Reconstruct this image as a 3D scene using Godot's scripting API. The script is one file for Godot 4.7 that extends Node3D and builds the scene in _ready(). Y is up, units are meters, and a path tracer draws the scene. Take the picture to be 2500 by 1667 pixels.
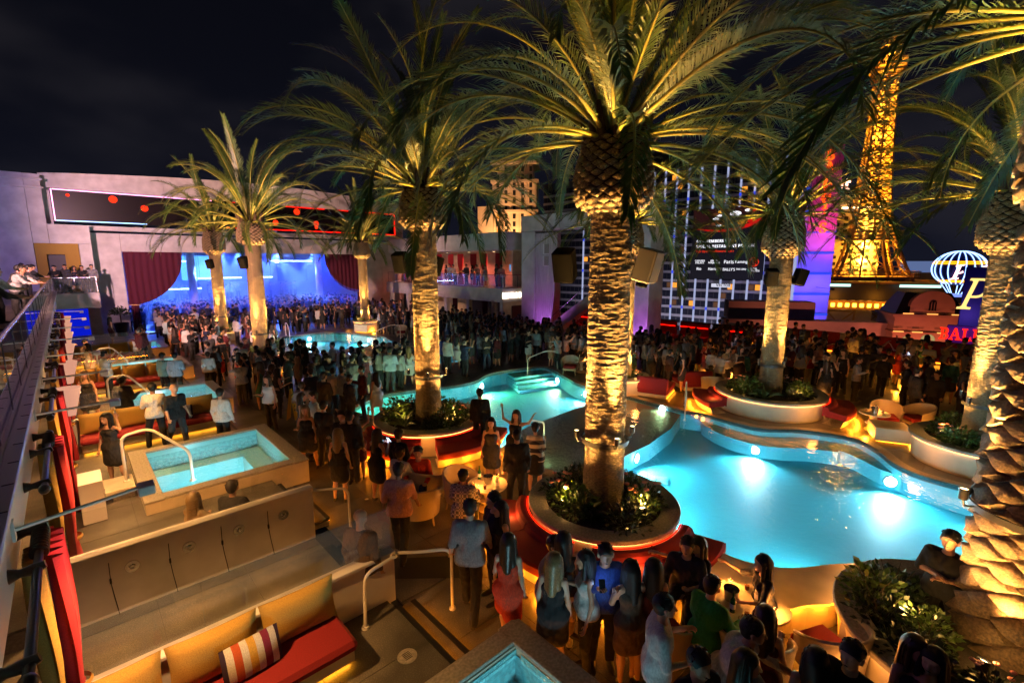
extends Node3D

# ---------------------------------------------------------------- mesh builder
class B:
	var v := PackedVector3Array()
	var n := PackedVector3Array()
	var uv := PackedVector2Array()
	var has_uv := false
	func tri(a: Vector3, b: Vector3, c: Vector3, na: Vector3, nb: Vector3, nc: Vector3) -> void:
		if (b - a).cross(c - a).dot(na + nb + nc) > 0.0:
			v.append(a); v.append(c); v.append(b); n.append(na); n.append(nc); n.append(nb)
		else:
			v.append(a); v.append(b); v.append(c); n.append(na); n.append(nb); n.append(nc)
	func quad(a: Vector3, b: Vector3, c: Vector3, d: Vector3, nn: Vector3) -> void:
		tri(a, b, c, nn, nn, nn); tri(a, c, d, nn, nn, nn)
	func quads(a: Vector3, b: Vector3, c: Vector3, d: Vector3, na: Vector3, nb: Vector3, nc: Vector3, nd: Vector3) -> void:
		tri(a, b, c, na, nb, nc); tri(a, c, d, na, nc, nd)
	func box(c: Vector3, s: Vector3, bs := Basis()) -> void:
		var h := s * 0.5
		for ax in 3:
			for sg in [-1.0, 1.0]:
				var nn := Vector3.ZERO; nn[ax] = sg
				var p := []
				for k in [[-1, -1], [1, -1], [1, 1], [-1, 1]]:
					var q := Vector3.ZERO
					q[ax] = sg * h[ax]; q[(ax + 1) % 3] = k[0] * h[(ax + 1) % 3]; q[(ax + 2) % 3] = k[1] * h[(ax + 2) % 3]
					p.append(c + bs * q)
				quad(p[0], p[1], p[2], p[3], (bs * nn).normalized())
	func cbox(c: Vector3, s: Vector3, ch: float, bs := Basis()) -> void:   # box with chamfered edges
		var h := s * 0.5
		for ax in 3:
			var a1 := (ax + 1) % 3
			var a2 := (ax + 2) % 3
			for sg in [-1.0, 1.0]:
				var nn := Vector3.ZERO; nn[ax] = sg
				var p := []
				for k in [[-1, -1], [1, -1], [1, 1], [-1, 1]]:
					var q := Vector3.ZERO
					q[ax] = sg * h[ax]; q[a1] = k[0] * (h[a1] - ch); q[a2] = k[1] * (h[a2] - ch)
					p.append(c + bs * q)
				quad(p[0], p[1], p[2], p[3], bs * nn)
				for s1 in [-1.0, 1.0]:
					var ends := []
					for s2 in [-1.0, 1.0]:
						var q1 := Vector3.ZERO; q1[ax] = sg * h[ax]; q1[a1] = s1 * (h[a1] - ch); q1[a2] = s2 * (h[a2] - ch)
						var q2 := Vector3.ZERO; q2[ax] = sg * (h[ax] - ch); q2[a1] = s1 * h[a1]; q2[a2] = s2 * (h[a2] - ch)
						ends.append(c + bs * q1); ends.append(c + bs * q2)
					var en := Vector3.ZERO; en[ax] = sg; en[a1] = s1
					quad(ends[0], ends[1], ends[3], ends[2], (bs * en).normalized())
		for sx in [-1.0, 1.0]:
			for sy in [-1.0, 1.0]:
				for sz in [-1.0, 1.0]:
					var sg := Vector3(sx, sy, sz)
					var i := h - Vector3(ch, ch, ch)
					var nn := (bs * sg).normalized()
					tri(c + bs * (sg * Vector3(h.x, i.y, i.z)), c + bs * (sg * Vector3(i.x, h.y, i.z)), c + bs * (sg * Vector3(i.x, i.y, h.z)), nn, nn, nn)
	func bar(a: Vector3, b: Vector3, w: float, t := -1.0) -> void:      # square bar between two points
		var d := b - a
		var up := Vector3.UP if absf(d.normalized().y) < 0.98 else Vector3.RIGHT
		box((a + b) * 0.5, Vector3(w, t if t > 0 else w, d.length()), Basis.looking_at(d, up))
	func tube(p: Array, r: Array, sides := 8, caps := true) -> void:
		var prev := Vector3.ZERO
		var rings := []
		var nor := []
		for k in p.size():
			var d: Vector3 = (p[mini(k + 1, p.size() - 1)] - p[maxi(k - 1, 0)]).normalized()
			var x := prev - d * prev.dot(d)
			if x.length() < 0.01:
				x = d.cross(Vector3.UP if absf(d.y) < 0.9 else Vector3.RIGHT)
			x = x.normalized(); prev = x
			var y := d.cross(x)
			var rr: float = r[k] if k < r.size() else r[-1]
			var ring := []
			var rn := []
			for s in sides:
				var an := TAU * s / sides
				var q := x * cos(an) + y * sin(an)
				ring.append(p[k] + q * rr); rn.append(q)
			rings.append(ring); nor.append(rn)
		for k in p.size() - 1:
			for s in sides:
				var s2 := (s + 1) % sides
				quads(rings[k][s], rings[k][s2], rings[k + 1][s2], rings[k + 1][s], nor[k][s], nor[k][s2], nor[k + 1][s2], nor[k + 1][s])
		if caps:
			for e in [0, p.size() - 1]:
				var d: Vector3 = (p[1] - p[0]) * -1.0 if e == 0 else p[e] - p[e - 1]
				d = d.normalized()
				for s in range(1, sides - 1):
					tri(rings[e][0], rings[e][s], rings[e][s + 1], d, d, d)
	func lathe(prof: Array, c: Vector3, seg := 24, bs := Basis(), arc0 := 0.0, arc1 := TAU) -> void:
		for k in prof.size() - 1:
			var a: Vector2 = prof[k]
			var b: Vector2 = prof[k + 1]
			var t := (b - a)
			if t.length() < 1e-5: continue
			var nn := Vector2(t.y, -t.x).normalized()
			for s in seg:
				var a0 := lerpf(arc0, arc1, float(s) / seg)
				var a1 := lerpf(arc0, arc1, float(s + 1) / seg)
				var d0 := Vector3(cos(a0), 0, sin(a0))
				var d1 := Vector3(cos(a1), 0, sin(a1))
				var n0 := (bs * (d0 * nn.x + Vector3.UP * nn.y)).normalized()
				var n1 := (bs * (d1 * nn.x + Vector3.UP * nn.y)).normalized()
				var U := Vector3.UP
				if a.x < 1e-5:
					tri(c + bs * (U * a.y), c + bs * (d0 * b.x + U * b.y), c + bs * (d1 * b.x + U * b.y), n0, n0, n1)
				elif b.x < 1e-5:
					tri(c + bs * (d0 * a.x + U * a.y), c + bs * (d1 * a.x + U * a.y), c + bs * (U * b.y), n0, n1, n0)
				else:
					quads(c + bs * (d0 * a.x + U * a.y), c + bs * (d1 * a.x + U * a.y), c + bs * (d1 * b.x + U * b.y), c + bs * (d0 * b.x + U * b.y), n0, n1, n1, n0)
	func sheet(poly: PackedVector2Array, y: float, up := 1.0) -> void:
		var ix := Geometry2D.triangulate_polygon(poly)
		for k in range(0, ix.size(), 3):
			var a := poly[ix[k]]; var b := poly[ix[k + 1]]; var c := poly[ix[k + 2]]
			var nn := Vector3(0, up, 0)
			tri(Vector3(a.x, y, a.y), Vector3(b.x, y, b.y), Vector3(c.x, y, c.y), nn, nn, nn)
	func sides(poly: PackedVector2Array, y0: float, y1: float, inward := false, smooth := false) -> void:
		var ar := 0.0
		for k in poly.size():
			var a := poly[k]; var b := poly[(k + 1) % poly.size()]
			ar += a.x * b.y - b.x * a.y
		var sg := (1.0 if ar > 0 else -1.0) * (-1.0 if inward else 1.0)
		var ns := []
		for k in poly.size():
			var t := (poly[(k + 1) % poly.size()] - poly[k]).normalized()
			ns.append(Vector3(t.y, 0, -t.x) * sg)
		for k in poly.size():
			var a := poly[k]; var b := poly[(k + 1) % poly.size()]
			if a.distance_to(b) < 1e-4: continue
			var n0: Vector3 = ns[k]
			var n1: Vector3 = ns[k]
			if smooth:
				n0 = (ns[k] + ns[k - 1]).normalized(); n1 = (ns[k] + ns[(k + 1) % poly.size()]).normalized()
			quads(Vector3(a.x, y0, a.y), Vector3(b.x, y0, b.y), Vector3(b.x, y1, b.y), Vector3(a.x, y1, a.y), n0, n1, n1, n0)
	func prism(poly: PackedVector2Array, y0: float, y1: float, smooth := false) -> void:
		sheet(poly, y1, 1.0); sheet(poly, y0, -1.0); sides(poly, y0, y1, false, smooth)
	func ball(c: Vector3, r: Vector3, seg := 10, rings := 7) -> void:
		for k in rings:
			for s in seg:
				var q := []
				for e in [[k, s], [k, s + 1], [k + 1, s + 1], [k + 1, s]]:
					var th: float = PI * e[0] / rings
					var ph: float = TAU * e[1] / seg
					q.append(Vector3(sin(th) * cos(ph), cos(th), sin(th) * sin(ph)))
				quads(c + q[0] * r, c + q[1] * r, c + q[2] * r, c + q[3] * r, (q[0] / r).normalized(), (q[1] / r).normalized(), (q[2] / r).normalized(), (q[3] / r).normalized())
	func mesh(m: Material, to: ArrayMesh = null) -> ArrayMesh:
		var am := to if to else ArrayMesh.new()
		if v.is_empty(): return am
		var ar := []
		ar.resize(Mesh.ARRAY_MAX)
		ar[Mesh.ARRAY_VERTEX] = v; ar[Mesh.ARRAY_NORMAL] = n
		if uv.size() == v.size(): ar[Mesh.ARRAY_TEX_UV] = uv
		am.add_surface_from_arrays(Mesh.PRIMITIVE_TRIANGLES, ar)
		am.surface_set_material(am.get_surface_count() - 1, m)
		return am

# ---------------------------------------------------------------- nodes and names
var used := {}
func numbered(s: String) -> String:
	if not used.has(s):
		used[s] = 0
		return s
	used[s] += 1
	return "%s_%03d" % [s, used[s]]
func tag(o: Node3D, label: String, category: String, group := "", kind := "") -> Node3D:
	if label: o.set_meta("label", label)
	if category: o.set_meta("category", category)
	if group: o.set_meta("group", group)
	if kind: o.set_meta("kind", kind)
	return o
func thing(called: String, label: String, category: String, at := Vector3.ZERO, turn := 0.0, group := "") -> Node3D:
	var o := Node3D.new()
	o.name = numbered(called)
	add_child(o)
	o.position = at; o.rotation.y = turn
	tag(o, label, category, group)
	return o
func put(called: String, m: Mesh, parent: Node, at := Vector3.ZERO, over: Material = null) -> MeshInstance3D:
	var o := MeshInstance3D.new()
	o.mesh = m
	o.name = numbered(called) if parent == self else called
	if over: o.material_override = over
	parent.add_child(o, true)
	o.position = at
	return o
func part(called: String, b: B, m: Material, parent: Node) -> MeshInstance3D:
	return put(called, b.mesh(m), parent)
func struct(called: String, b: B, m: Material) -> MeshInstance3D:
	var o := part(called, b, m, self)
	o.set_meta("kind", "structure")
	return o
func boxp(called: String, c: Vector3, s: Vector3, m: Material, parent: Node, ch := 0.0, turn := 0.0) -> MeshInstance3D:
	var b := B.new()
	if ch > 0: b.cbox(Vector3.ZERO, s, ch)
	else: b.box(Vector3.ZERO, s)
	var o := put(called, b.mesh(m), parent, c)
	o.rotation.y = turn
	return o
func text(called: String, s: String, size: float, depth: float, m: Material, parent: Node, xf: Transform3D, serif := false, bold := false) -> MeshInstance3D:
	var t := TextMesh.new()
	var f := SystemFont.new()
	f.font_names = PackedStringArray(["Droid Serif" if serif else "Droid Sans"])
	if bold: f.font_weight = 700
	t.font = f
	t.text = s
	t.font_size = 32
	t.pixel_size = size / 24.0
	t.depth = depth
	t.curve_step = 4.0
	t.material = m
	var o := put(called, t, parent)
	o.transform = xf
	return o

# ---------------------------------------------------------------- lights
func spot(parent: Node, at: Vector3, towards: Vector3, c: Color, e: float, ang: float, size := 0.05, soft := 0.6) -> void:
	var l := SpotLight3D.new()
	l.name = "light"
	parent.add_child(l, true)
	l.position = at
	var d := towards - at
	l.basis = Basis.looking_at(d, Vector3.UP if absf(d.normalized().y) < 0.98 else Vector3.RIGHT)
	l.light_color = c; l.light_energy = e; l.spot_angle = ang; l.light_size = size; l.spot_angle_attenuation = soft
	l.spot_range = 60; l.spot_attenuation = 2; l.shadow_enabled = true
func omni(parent: Node, at: Vector3, c: Color, e: float, size := 0.06) -> void:
	var l := OmniLight3D.new()
	l.name = "light"
	parent.add_child(l, true)
	l.position = at
	l.light_color = c; l.light_energy = e; l.light_size = size
	l.omni_range = 40; l.omni_attenuation = 2; l.shadow_enabled = true
func area(parent: Node, at: Vector3, towards: Vector3, sz: Vector2, c: Color, e: float) -> void:
	var l := AreaLight3D.new()
	l.name = "light"
	parent.add_child(l, true)
	l.position = at
	var d := towards - at
	l.basis = Basis.looking_at(d, Vector3.UP if absf(d.normalized().y) < 0.98 else Vector3.RIGHT)
	l.area_size = sz
	l.light_color = c; l.light_energy = e
	l.area_range = 40; l.area_attenuation = 2; l.shadow_enabled = true

# ---------------------------------------------------------------- materials
var M := {}
var T := {}
func noise(key: String, freq: float, lo: float, hi: float, oct := 4, kind := FastNoiseLite.TYPE_SIMPLEX_SMOOTH, normal := false, sx := 256, sy := 256) -> void:
	var f := FastNoiseLite.new()
	f.seed = hash(key) % 1000
	f.noise_type = kind; f.frequency = freq; f.fractal_octaves = oct
	var t := NoiseTexture2D.new()
	t.width = sx; t.height = sy; t.seamless = true; t.noise = f
	if normal:
		t.as_normal_map = true; t.bump_strength = 4.0
	else:
		var g := Gradient.new()
		g.set_color(0, Color(lo, lo, lo)); g.set_color(1, Color(hi, hi, hi))
		t.color_ramp = g
	T[key] = t
func mat(key: String, r: float, g: float, b: float, rough := 0.6, metal := 0.0, tx := "", scale := 1.0, bump := 0.0) -> StandardMaterial3D:
	if M.has(key): return M[key]
	var m := StandardMaterial3D.new()
	m.resource_name = key
	m.albedo_color = Color(r, g, b).linear_to_srgb()
	m.roughness = rough; m.metallic = metal
	if tx:
		m.albedo_texture = T[tx]
		m.uv1_triplanar = true; m.uv1_world_triplanar = true
		m.uv1_scale = Vector3.ONE * scale
		if bump > 0:
			m.heightmap_enabled = true; m.heightmap_texture = T[tx]; m.heightmap_scale = bump
	M[key] = m
	return m
func emi(key: String, c: Color, e: float) -> StandardMaterial3D:     # something that gives off light
	if M.has(key): return M[key]
	var m := StandardMaterial3D.new()
	m.resource_name = key
	m.albedo_color = Color(0.05, 0.05, 0.05)
	m.emission_enabled = true; m.emission = c; m.emission_energy_multiplier = e
	M[key] = m
	return m
func pane(key: String, c: Color, rough := 0.02) -> StandardMaterial3D:
	if M.has(key): return M[key]
	var m := StandardMaterial3D.new()
	m.resource_name = key
	m.transparency = BaseMaterial3D.TRANSPARENCY_ALPHA
	m.albedo_color = c; m.roughness = rough
	M[key] = m
	return m
func cloth(key: String, c: Color, rim := 0.3) -> StandardMaterial3D:
	if M.has(key): return M[key]
	var m := mat(key, c.r, c.g, c.b, 0.85, 0.0, "weave", 3.0)
	m.uv1_world_triplanar = false
	m.rim_enabled = rim > 0; m.rim = rim; m.rim_tint = 0.6
	return m

const WARM := Color(1.0, 0.66, 0.30)
const AMBER := Color(1.0, 0.55, 0.10)
var rng := RandomNumberGenerator.new()
func rf(a: float, b: float) -> float: return rng.randf_range(a, b)

func spline(p: Array, per := 5, closed := true) -> PackedVector2Array:
	var o := PackedVector2Array()
	var c := p.size()
	for k in (c if closed else c - 1):
		var a: Vector2 = p[posmod(k - 1, c)] if closed else p[maxi(k - 1, 0)]
		var b: Vector2 = p[k]
		var d: Vector2 = p[(k + 1) % c]
		var e: Vector2 = p[(k + 2) % c] if closed else p[mini(k + 2, c - 1)]
		for s in per:
			o.append(b.cubic_interpolate(d, a, e, float(s) / per))
	if not closed: o.append(p[-1])
	return o
func V2(a: Array) -> Array:
	var o := []
	for k in range(0, a.size(), 2): o.append(Vector2(a[k], a[k + 1]))
	return o
func circle(c: Vector2, r: float, seg := 40) -> PackedVector2Array:
	var o := PackedVector2Array()
	for s in seg: o.append(c + Vector2.from_angle(TAU * s / seg) * r)
	return o

func night_sky() -> Sky:
	# deep blue-black with thin cloud faintly lit from the town below, all round
	var w := 1024
	var h := 512
	var im := Image.create(w, h, false, Image.FORMAT_RGBF)
	var f := FastNoiseLite.new()
	f.seed = 11; f.frequency = 1.3; f.fractal_octaves = 5
	for y in h:
		var th := PI * (y + 0.5) / h
		for x in w:
			var ph := TAU * x / w
			var d := Vector3(sin(th) * cos(ph), cos(th), sin(th) * sin(ph))
			var q := Vector3(d.x, d.y * 2.2, d.z)
			var c := smoothstep(-0.15, 0.55, f.get_noise_3dv(q * 1.4))
			var lowg := exp(-absf(d.y) * 5.0)
			var col := Color(0.0016, 0.0017, 0.0030) + Color(0.0075, 0.0066, 0.0072) * c * 0.85 + Color(0.0035, 0.0040, 0.0085) * lowg
			im.set_pixel(x, y, col)
	var p := PanoramaSkyMaterial.new()
	p.panorama = ImageTexture.create_from_image(im)
	var s := Sky.new()
	s.sky_material = p
	return s

func _ready() -> void:
	rng.seed = 7
	var cam := Camera3D.new()
	cam.name = "camera"
	add_child(cam)
	cam.position = Vector3(0, 5.2, 0)
	cam.rotation_degrees = Vector3(-9.45, -43, 0)
	cam.fov = 71.4
	cam.near = 0.05; cam.far = 3000
	cam.current = true
	var we := WorldEnvironment.new()
	we.name = "environment"
	var e := Environment.new()
	e.background_mode = Environment.BG_SKY
	e.sky = night_sky()
	e.tonemap_mode = Environment.TONE_MAPPER_LINEAR
	e.tonemap_exposure = 1.4
	e.sdfgi_enabled = true; e.ssao_enabled = true; e.ssil_enabled = true
	e.volumetric_fog_enabled = true; e.volumetric_fog_density = 0.0
	we.environment = e
	add_child(we)
	materials()
	deck(); lap("deck")
	pools(); lap("pools")
	stage_hall(); wing(); portal(); lap("halls")
	terrace(); cabanas(); lap("cabanas")
	city(); lattice_tower(); lap("city")
	palms(); lap("palms")
	furniture(); lap("furniture")
	make_people(); crowd(); lap("people")

var lap0 := 0
func lap(s: String) -> void:
	print(s, " ", Time.get_ticks_msec() - lap0)
	lap0 = Time.get_ticks_msec()

func materials() -> void:
	noise("grain", 0.05, 0.72, 1.0, 5)
	noise("weave", 0.09, 0.7, 1.0, 4)
	noise("folds", 0.016, 0.0, 1.0, 2)
	noise("stain", 0.010, 0.55, 1.0, 6)
	noise("blotch", 0.012, 0.86, 1.0, 5)
	noise("terrazzo", 0.16, 0.6, 1.0, 2, FastNoiseLite.TYPE_CELLULAR)
	noise("fibre", 0.03, 0.35, 1.0, 6, FastNoiseLite.TYPE_SIMPLEX_SMOOTH, false, 512, 512)
	noise("ripple", 0.02, 0, 1, 3, FastNoiseLite.TYPE_SIMPLEX_SMOOTH, true, 512, 512)
	mat("deck", 0.30, 0.27, 0.22, 0.42, 0, "terrazzo", 1.7)
	mat("deck_b", 0.288, 0.26, 0.212, 0.46, 0, "terrazzo", 1.7)
	mat("deck_c", 0.308, 0.277, 0.226, 0.40, 0, "terrazzo", 1.3)
	for k in ["deck", "deck_b", "deck_c"]:      # dried splashes and wear on the paving
		var m: StandardMaterial3D = M[k]
		m.detail_enabled = true; m.detail_blend_mode = BaseMaterial3D.BLEND_MODE_MUL
		m.detail_albedo = T["stain"]; m.detail_uv_layer = BaseMaterial3D.DETAIL_UV_2
		m.uv2_triplanar = true; m.uv2_world_triplanar = true; m.uv2_scale = Vector3.ONE * 0.31
	mat("grout", 0.10, 0.09, 0.08, 0.9, 0, "grain", 1.5)
	mat("inlay", 0.012, 0.011, 0.011, 0.5, 0, "grain", 1.2)
	mat("white_wall", 0.62, 0.60, 0.58, 0.7, 0, "blotch", 0.35)
	mat("white_gloss", 0.66, 0.65, 0.63, 0.3)
	mat("cream", 0.70, 0.62, 0.45, 0.6, 0, "blotch", 0.5)
	mat("stone_trim", 0.42, 0.38, 0.32, 0.5, 0, "grain", 1.5)
	mat("yellow_panel", 0.62, 0.42, 0.08, 0.55, 0, "blotch", 0.7)
	mat("dark_metal", 0.03, 0.03, 0.032, 0.4, 0.6)
	mat("black", 0.012, 0.012, 0.013, 0.5)
	mat("steel", 0.6, 0.6, 0.6, 0.22, 1.0)
	mat("cream_rail", 0.68, 0.64, 0.55, 0.3)
	mat("gold", 0.75, 0.5, 0.15, 0.3, 0.7)
	mat("dark_wood", 0.055, 0.022, 0.010, 0.3, 0, "fibre", 2.0)
	mat("soil", 0.02, 0.015, 0.01, 0.95, 0, "grain", 3.0, 1.5)
	cloth("red_cloth", Color(0.42, 0.008, 0.02), 0.4)
	cloth("crimson", Color(0.11, 0.004, 0.028), 0.4)
	cloth("red_seat", Color(0.30, 0.008, 0.014))
	cloth("mustard", Color(0.50, 0.30, 0.05))
	cloth("violet_cloth", Color(0.10, 0.01, 0.06))
	mat("pool_deep", 0.03, 0.44, 0.58, 0.6)
	mat("pool_wall", 0.07, 0.46, 0.58, 0.55)
	mat("pool_tile_dark", 0.05, 0.12, 0.14, 0.2, 0, "grain", 2.0)
	mat("pool_shelf", 0.25, 0.26, 0.21, 0.6, 0, "terrazzo", 1.5)
	mat("tub_floor", 0.16, 0.50, 0.54, 0.5, 0, "grain", 0.8)
	mat("tub_tile", 0.22, 0.55, 0.58, 0.2)
	var w := pane("water", Color(0.75, 0.95, 1.0, 0.03), 0.03)
	w.normal_enabled = true; w.normal_texture = T["ripple"]; w.normal_scale = 0.28
	w.uv1_triplanar = true; w.uv1_world_triplanar = true; w.uv1_scale = Vector3.ONE * 0.35
	pane("glass", Color(0.9, 0.95, 0.95, 0.04), 0.01)
	pane("dim_glass", Color(0.12, 0.12, 0.13, 0.35), 0.02)
	emi("led_amber", AMBER, 6.0)
	emi("led_warm", Color(1.0, 0.72, 0.42), 5.0)
	emi("led_red", Color(1.0, 0.06, 0.02), 3.0)
	emi("lamp_face", Color(1.0, 0.86, 0.62), 12.0)
	emi("lamp_cool", Color(0.85, 0.97, 1.0), 14.0)
	emi("candle", Color(1.0, 0.55, 0.15), 8.0)
	emi("phone", Color(0.75, 0.85, 1.0), 3.0)

# ---------------------------------------------------------------- ground, pools
var OUT_A := V2([14.8, 1.6, 14.85, -0.3, 14.95, -1.2, 15.35, -1.75, 16.15, -2.27, 16.7, -2.8, 16.73, -3.4, 16.35, -4.3, 15.65, -5.1, 15.58, -5.9, 15.64, -6.5, 15.75, -7.1, 15.55, -7.8, 15.6, -9.1, 15.7, -10.5, 15.7, -12.4, 16.1, -13.5, 16.9, -15.1, 17.2, -15.9, 16.7, -16.4, 14.3, -16.75, 12.8, -16.1, 11.4, -16.15, 10.0, -16.6, 8.6, -16.8, 7.2, -16.0, 7.0, -15.3, 7.6, -14.2, 8.9, -13.4, 9.45, -12.2, 9.3, -11.1, 8.7, -10.2, 8.2, -9.0, 8.4, -7.9, 8.6, -6.9, 8.75, -6.0, 8.75, -5.1, 8.44, -4.4, 8.1, -3.85, 7.78, -3.24, 7.74, -2.8, 7.85, -2.4, 8.0, -2.05, 8.36, -1.75, 8.66, -1.6, 9.05, -1.35, 9.33, -1.0, 9.75, -0.3, 9.8, 1.6])
var OUT_F := V2([9.6, -33.2, 10.3, -35.1, 11.6, -35.3, 13.4, -35.5, 14.6, -34.6, 15.5, -32, 16.0, -30.6, 15.6, -28.9, 15.3, -26.6, 15.4, -24.8, 16.1, -23.3, 16.2, -21.3, 15.2, -20, 13.9, -20.2, 12.6, -20.8, 10.4, -20.6, 8.4, -20.3, 7.8, -21.6, 8.2, -24.2, 8.75, -27.7, 9.0, -30.5])
var POOL_A: PackedVector2Array
var POOL_F: PackedVector2Array
var TUBS := [Rect2(0.95, -3.75, 2.6, 2.8), Rect2(0.95, -14.3, 2.5, 2.8), Rect2(1.1, -21.3, 2.4, 2.6), Rect2(1.1, -28.3, 2.4, 2.6), Rect2(1.1, -35.0, 2.4, 2.6)]
var PASSAGE := PackedVector2Array([Vector2(-3.3, -8.72), Vector2(3.3, -8.72), Vector2(3.3, -5.95), Vector2(-3.3, -5.95)])   # level with the deck between two partition walls
const CAB := 0.3       # height of the cabana platform over the deck

func deck() -> void:
	POOL_A = spline(OUT_A, 4)
	POOL_F = spline(OUT_F, 4)
	# paving slabs cut to the pool outlines, over a base
	var all := []
	var s := 1.2
	for i in range(0, 26):
		for j in range(-36, 3):
			var c := Vector2(3.25 + i * s, j * s)
			var g := 0.004
			var cell := PackedVector2Array([c + Vector2(g, g), c + Vector2(s - g, g), c + Vector2(s - g, s - g), c + Vector2(g, s - g)])
			var bits: Array = [cell]
			for h in [POOL_A, POOL_F]:
				var nx := []
				for q in bits: nx.append_array(Geometry2D.clip_polygons(q, h))
				bits = nx
			for q in bits:
				if q.size() > 2: all.append([c.distance_to(Vector2(3.5, -3.5)), q])
	all.sort_custom(func(a, b): return a[0] < b[0])
	var base := B.new()
	var rest := B.new()
	var root := Node3D.new()
	root.name = numbered("deck"); add_child(root)
	root.set_meta("kind", "structure")
	var mats := [M.deck, M.deck, M.deck_b, M.deck_c]
	for k in all.size():
		var q: PackedVector2Array = all[k][1]
		if k < 300:
			var b := B.new()
			b.sheet(q, 0.0); b.sides(q, -0.03, 0.0)
			part("paving_slab", b, mats[rng.randi() % 4], root)
		else:
			rest.sheet(q, 0.0)
	part("far_paving_slabs", rest, M.deck, root).set_meta("kind", "stuff")
	var big := PackedVector2Array([Vector2(3.25, 3.6), Vector2(30, 3.6), Vector2(30, -43.4), Vector2(3.25, -43.4)])
	for k in 40:      # base laid in strips, so that it too leaves the pools open
		var z0 := 3.6 - k * 1.175
		var bits: Array = [PackedVector2Array([Vector2(3.25, z0), Vector2(34.4, z0), Vector2(34.4, z0 - 1.175), Vector2(3.25, z0 - 1.175)])]
		for h in [POOL_A, POOL_F]:
			var nx := []
			for q in bits: nx.append_array(Geometry2D.clip_polygons(q, h))
			bits = nx
		for q in bits: base.sheet(q, -0.012)
	part("bedding", base, M.grout, root)
	# town ground far below the roof
	var gr := B.new()
	gr.box(Vector3(0, -46.5, 0), Vector3(3000, 1, 3000))
	struct("ground", gr, mat("asphalt", 0.04, 0.04, 0.042, 0.9, 0, "blotch", 0.02))
	# dark inlaid bands across the paving
	for q in [[3.35, -6.65, 5.2, -5.0, 5.75, -5.45, 3.35, -7.35], [4.3, -12.9, 5.2, -12.4, 6.0, -11.3, 6.15, -10.1, 5.8, -9.3, 5.3, -9.6, 5.5, -10.4, 5.3, -11.2, 4.8, -12.0, 4.0, -12.4]]:
		var b := B.new()
		b.sheet(PackedVector2Array(V2(q)), 0.005)
		struct("inlay_band", b, M.inlay)
	# raised cabana platform along the terrace, with two steps down to the deck and light under each nosing
	var root2 := Node3D.new()
	root2.name = numbered("cabana_floor"); add_child(root2); root2.set_meta("kind", "structure")
	# platform built round the tub basins: slabs between them
	var cnt := 0
	for i in 5:
		for j in range(-36, 3):
			var c := Vector2(-3.2 + i * 1.226, j * 1.2)
			var cell := PackedVector2Array([c + Vector2(.004, .004), c + Vector2(1.222, .004), c + Vector2(1.222, 1.196), c + Vector2(.004, 1.196)])
			var bits: Array = [cell]
			for r in TUBS:
				var o: Rect2 = r.grow(0.3)
				var hole := PackedVector2Array([o.position, Vector2(o.end.x, o.position.y), o.end, Vector2(o.position.x, o.end.y)])
				var nx := []
				for q in bits: nx.append_array(Geometry2D.clip_polygons(q, hole))
				bits = nx
			for q in bits:
				if q.size() < 3: continue
				var lvl := [[Geometry2D.clip_polygons(q, PASSAGE), CAB], [Geometry2D.intersect_polygons(q, PASSAGE), 0.006]]
				for lv in lvl:
					for w in lv[0]:
						var b := B.new()
						b.sheet(w, lv[1]); b.sides(w, lv[1] - 0.03, lv[1])
						part("floor_slab", b, mats[rng.randi() % 4], root2)
	var fb := B.new()
	for k in 40:
		var z0 := 3.6 - k * 1.175
		var bits: Array = [PackedVector2Array([Vector2(-3.2, z0), Vector2(2.93, z0), Vector2(2.93, z0 - 1.175), Vector2(-3.2, z0 - 1.175)])]
		for r in TUBS:
			var o: Rect2 = r.grow(0.29)
			var hole := PackedVector2Array([o.position, Vector2(o.end.x, o.position.y), o.end, Vector2(o.position.x, o.end.y)])
			var nx := []
			for q in bits: nx.append_array(Geometry2D.clip_polygons(q, hole))
			bits = nx
		for q in bits:
			for w in Geometry2D.clip_polygons(q, PASSAGE): fb.prism(w, 0.0, CAB - 0.012)
			for w in Geometry2D.intersect_polygons(q, PASSAGE): fb.sheet(w, -0.01)
	part("bedding", fb, M.grout, root2)
	for st in [[2.95, CAB], [3.27, CAB * 0.5]]:
		for zz in [[-5.75, -4.2], [-10.85, -8.95], [-18.4, -14.9], [-25.4, -21.9], [-32.0, -28.9]]:
			var t := thing("deck_step", ("upper " if st[0] < 3 else "lower ") + "black-edged amber-lit step " + {-5.75: "beside the near bench wall", -10.85: "in front of the nearer big hot tub", -18.4: "behind the yellow bench", -25.4: "by the third hot tub", -32.0: "by the far hot tub"}[zz[0]], "step", Vector3(st[0], 0, (zz[0] + zz[1]) * 0.5), 0.0, "lit steps down from the cabanas")
			var L: float = zz[1] - zz[0]
			var y: float = st[1]
			boxp("riser", Vector3(-0.1, y * 0.5 - 0.03, 0), Vector3(0.3, y - 0.06, L), M.stone_trim, t)
			boxp("tread", Vector3(-0.1, y - 0.026, 0), Vector3(0.34, 0.05, L), M.deck, t, 0.006)
			boxp("nosing", Vector3(0.035, y + 0.004, 0), Vector3(0.075, 0.012, L), M.inlay, t)
			boxp("light_strip", Vector3(0.062, y - 0.062, 0), Vector3(0.02, 0.016, L - 0.06), M.led_amber, t)
			area(t, Vector3(0.075, y - 0.075, 0), Vector3(0.2, 0, 0), Vector2(L - 0.1, 0.02), AMBER, 0.34)

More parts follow.
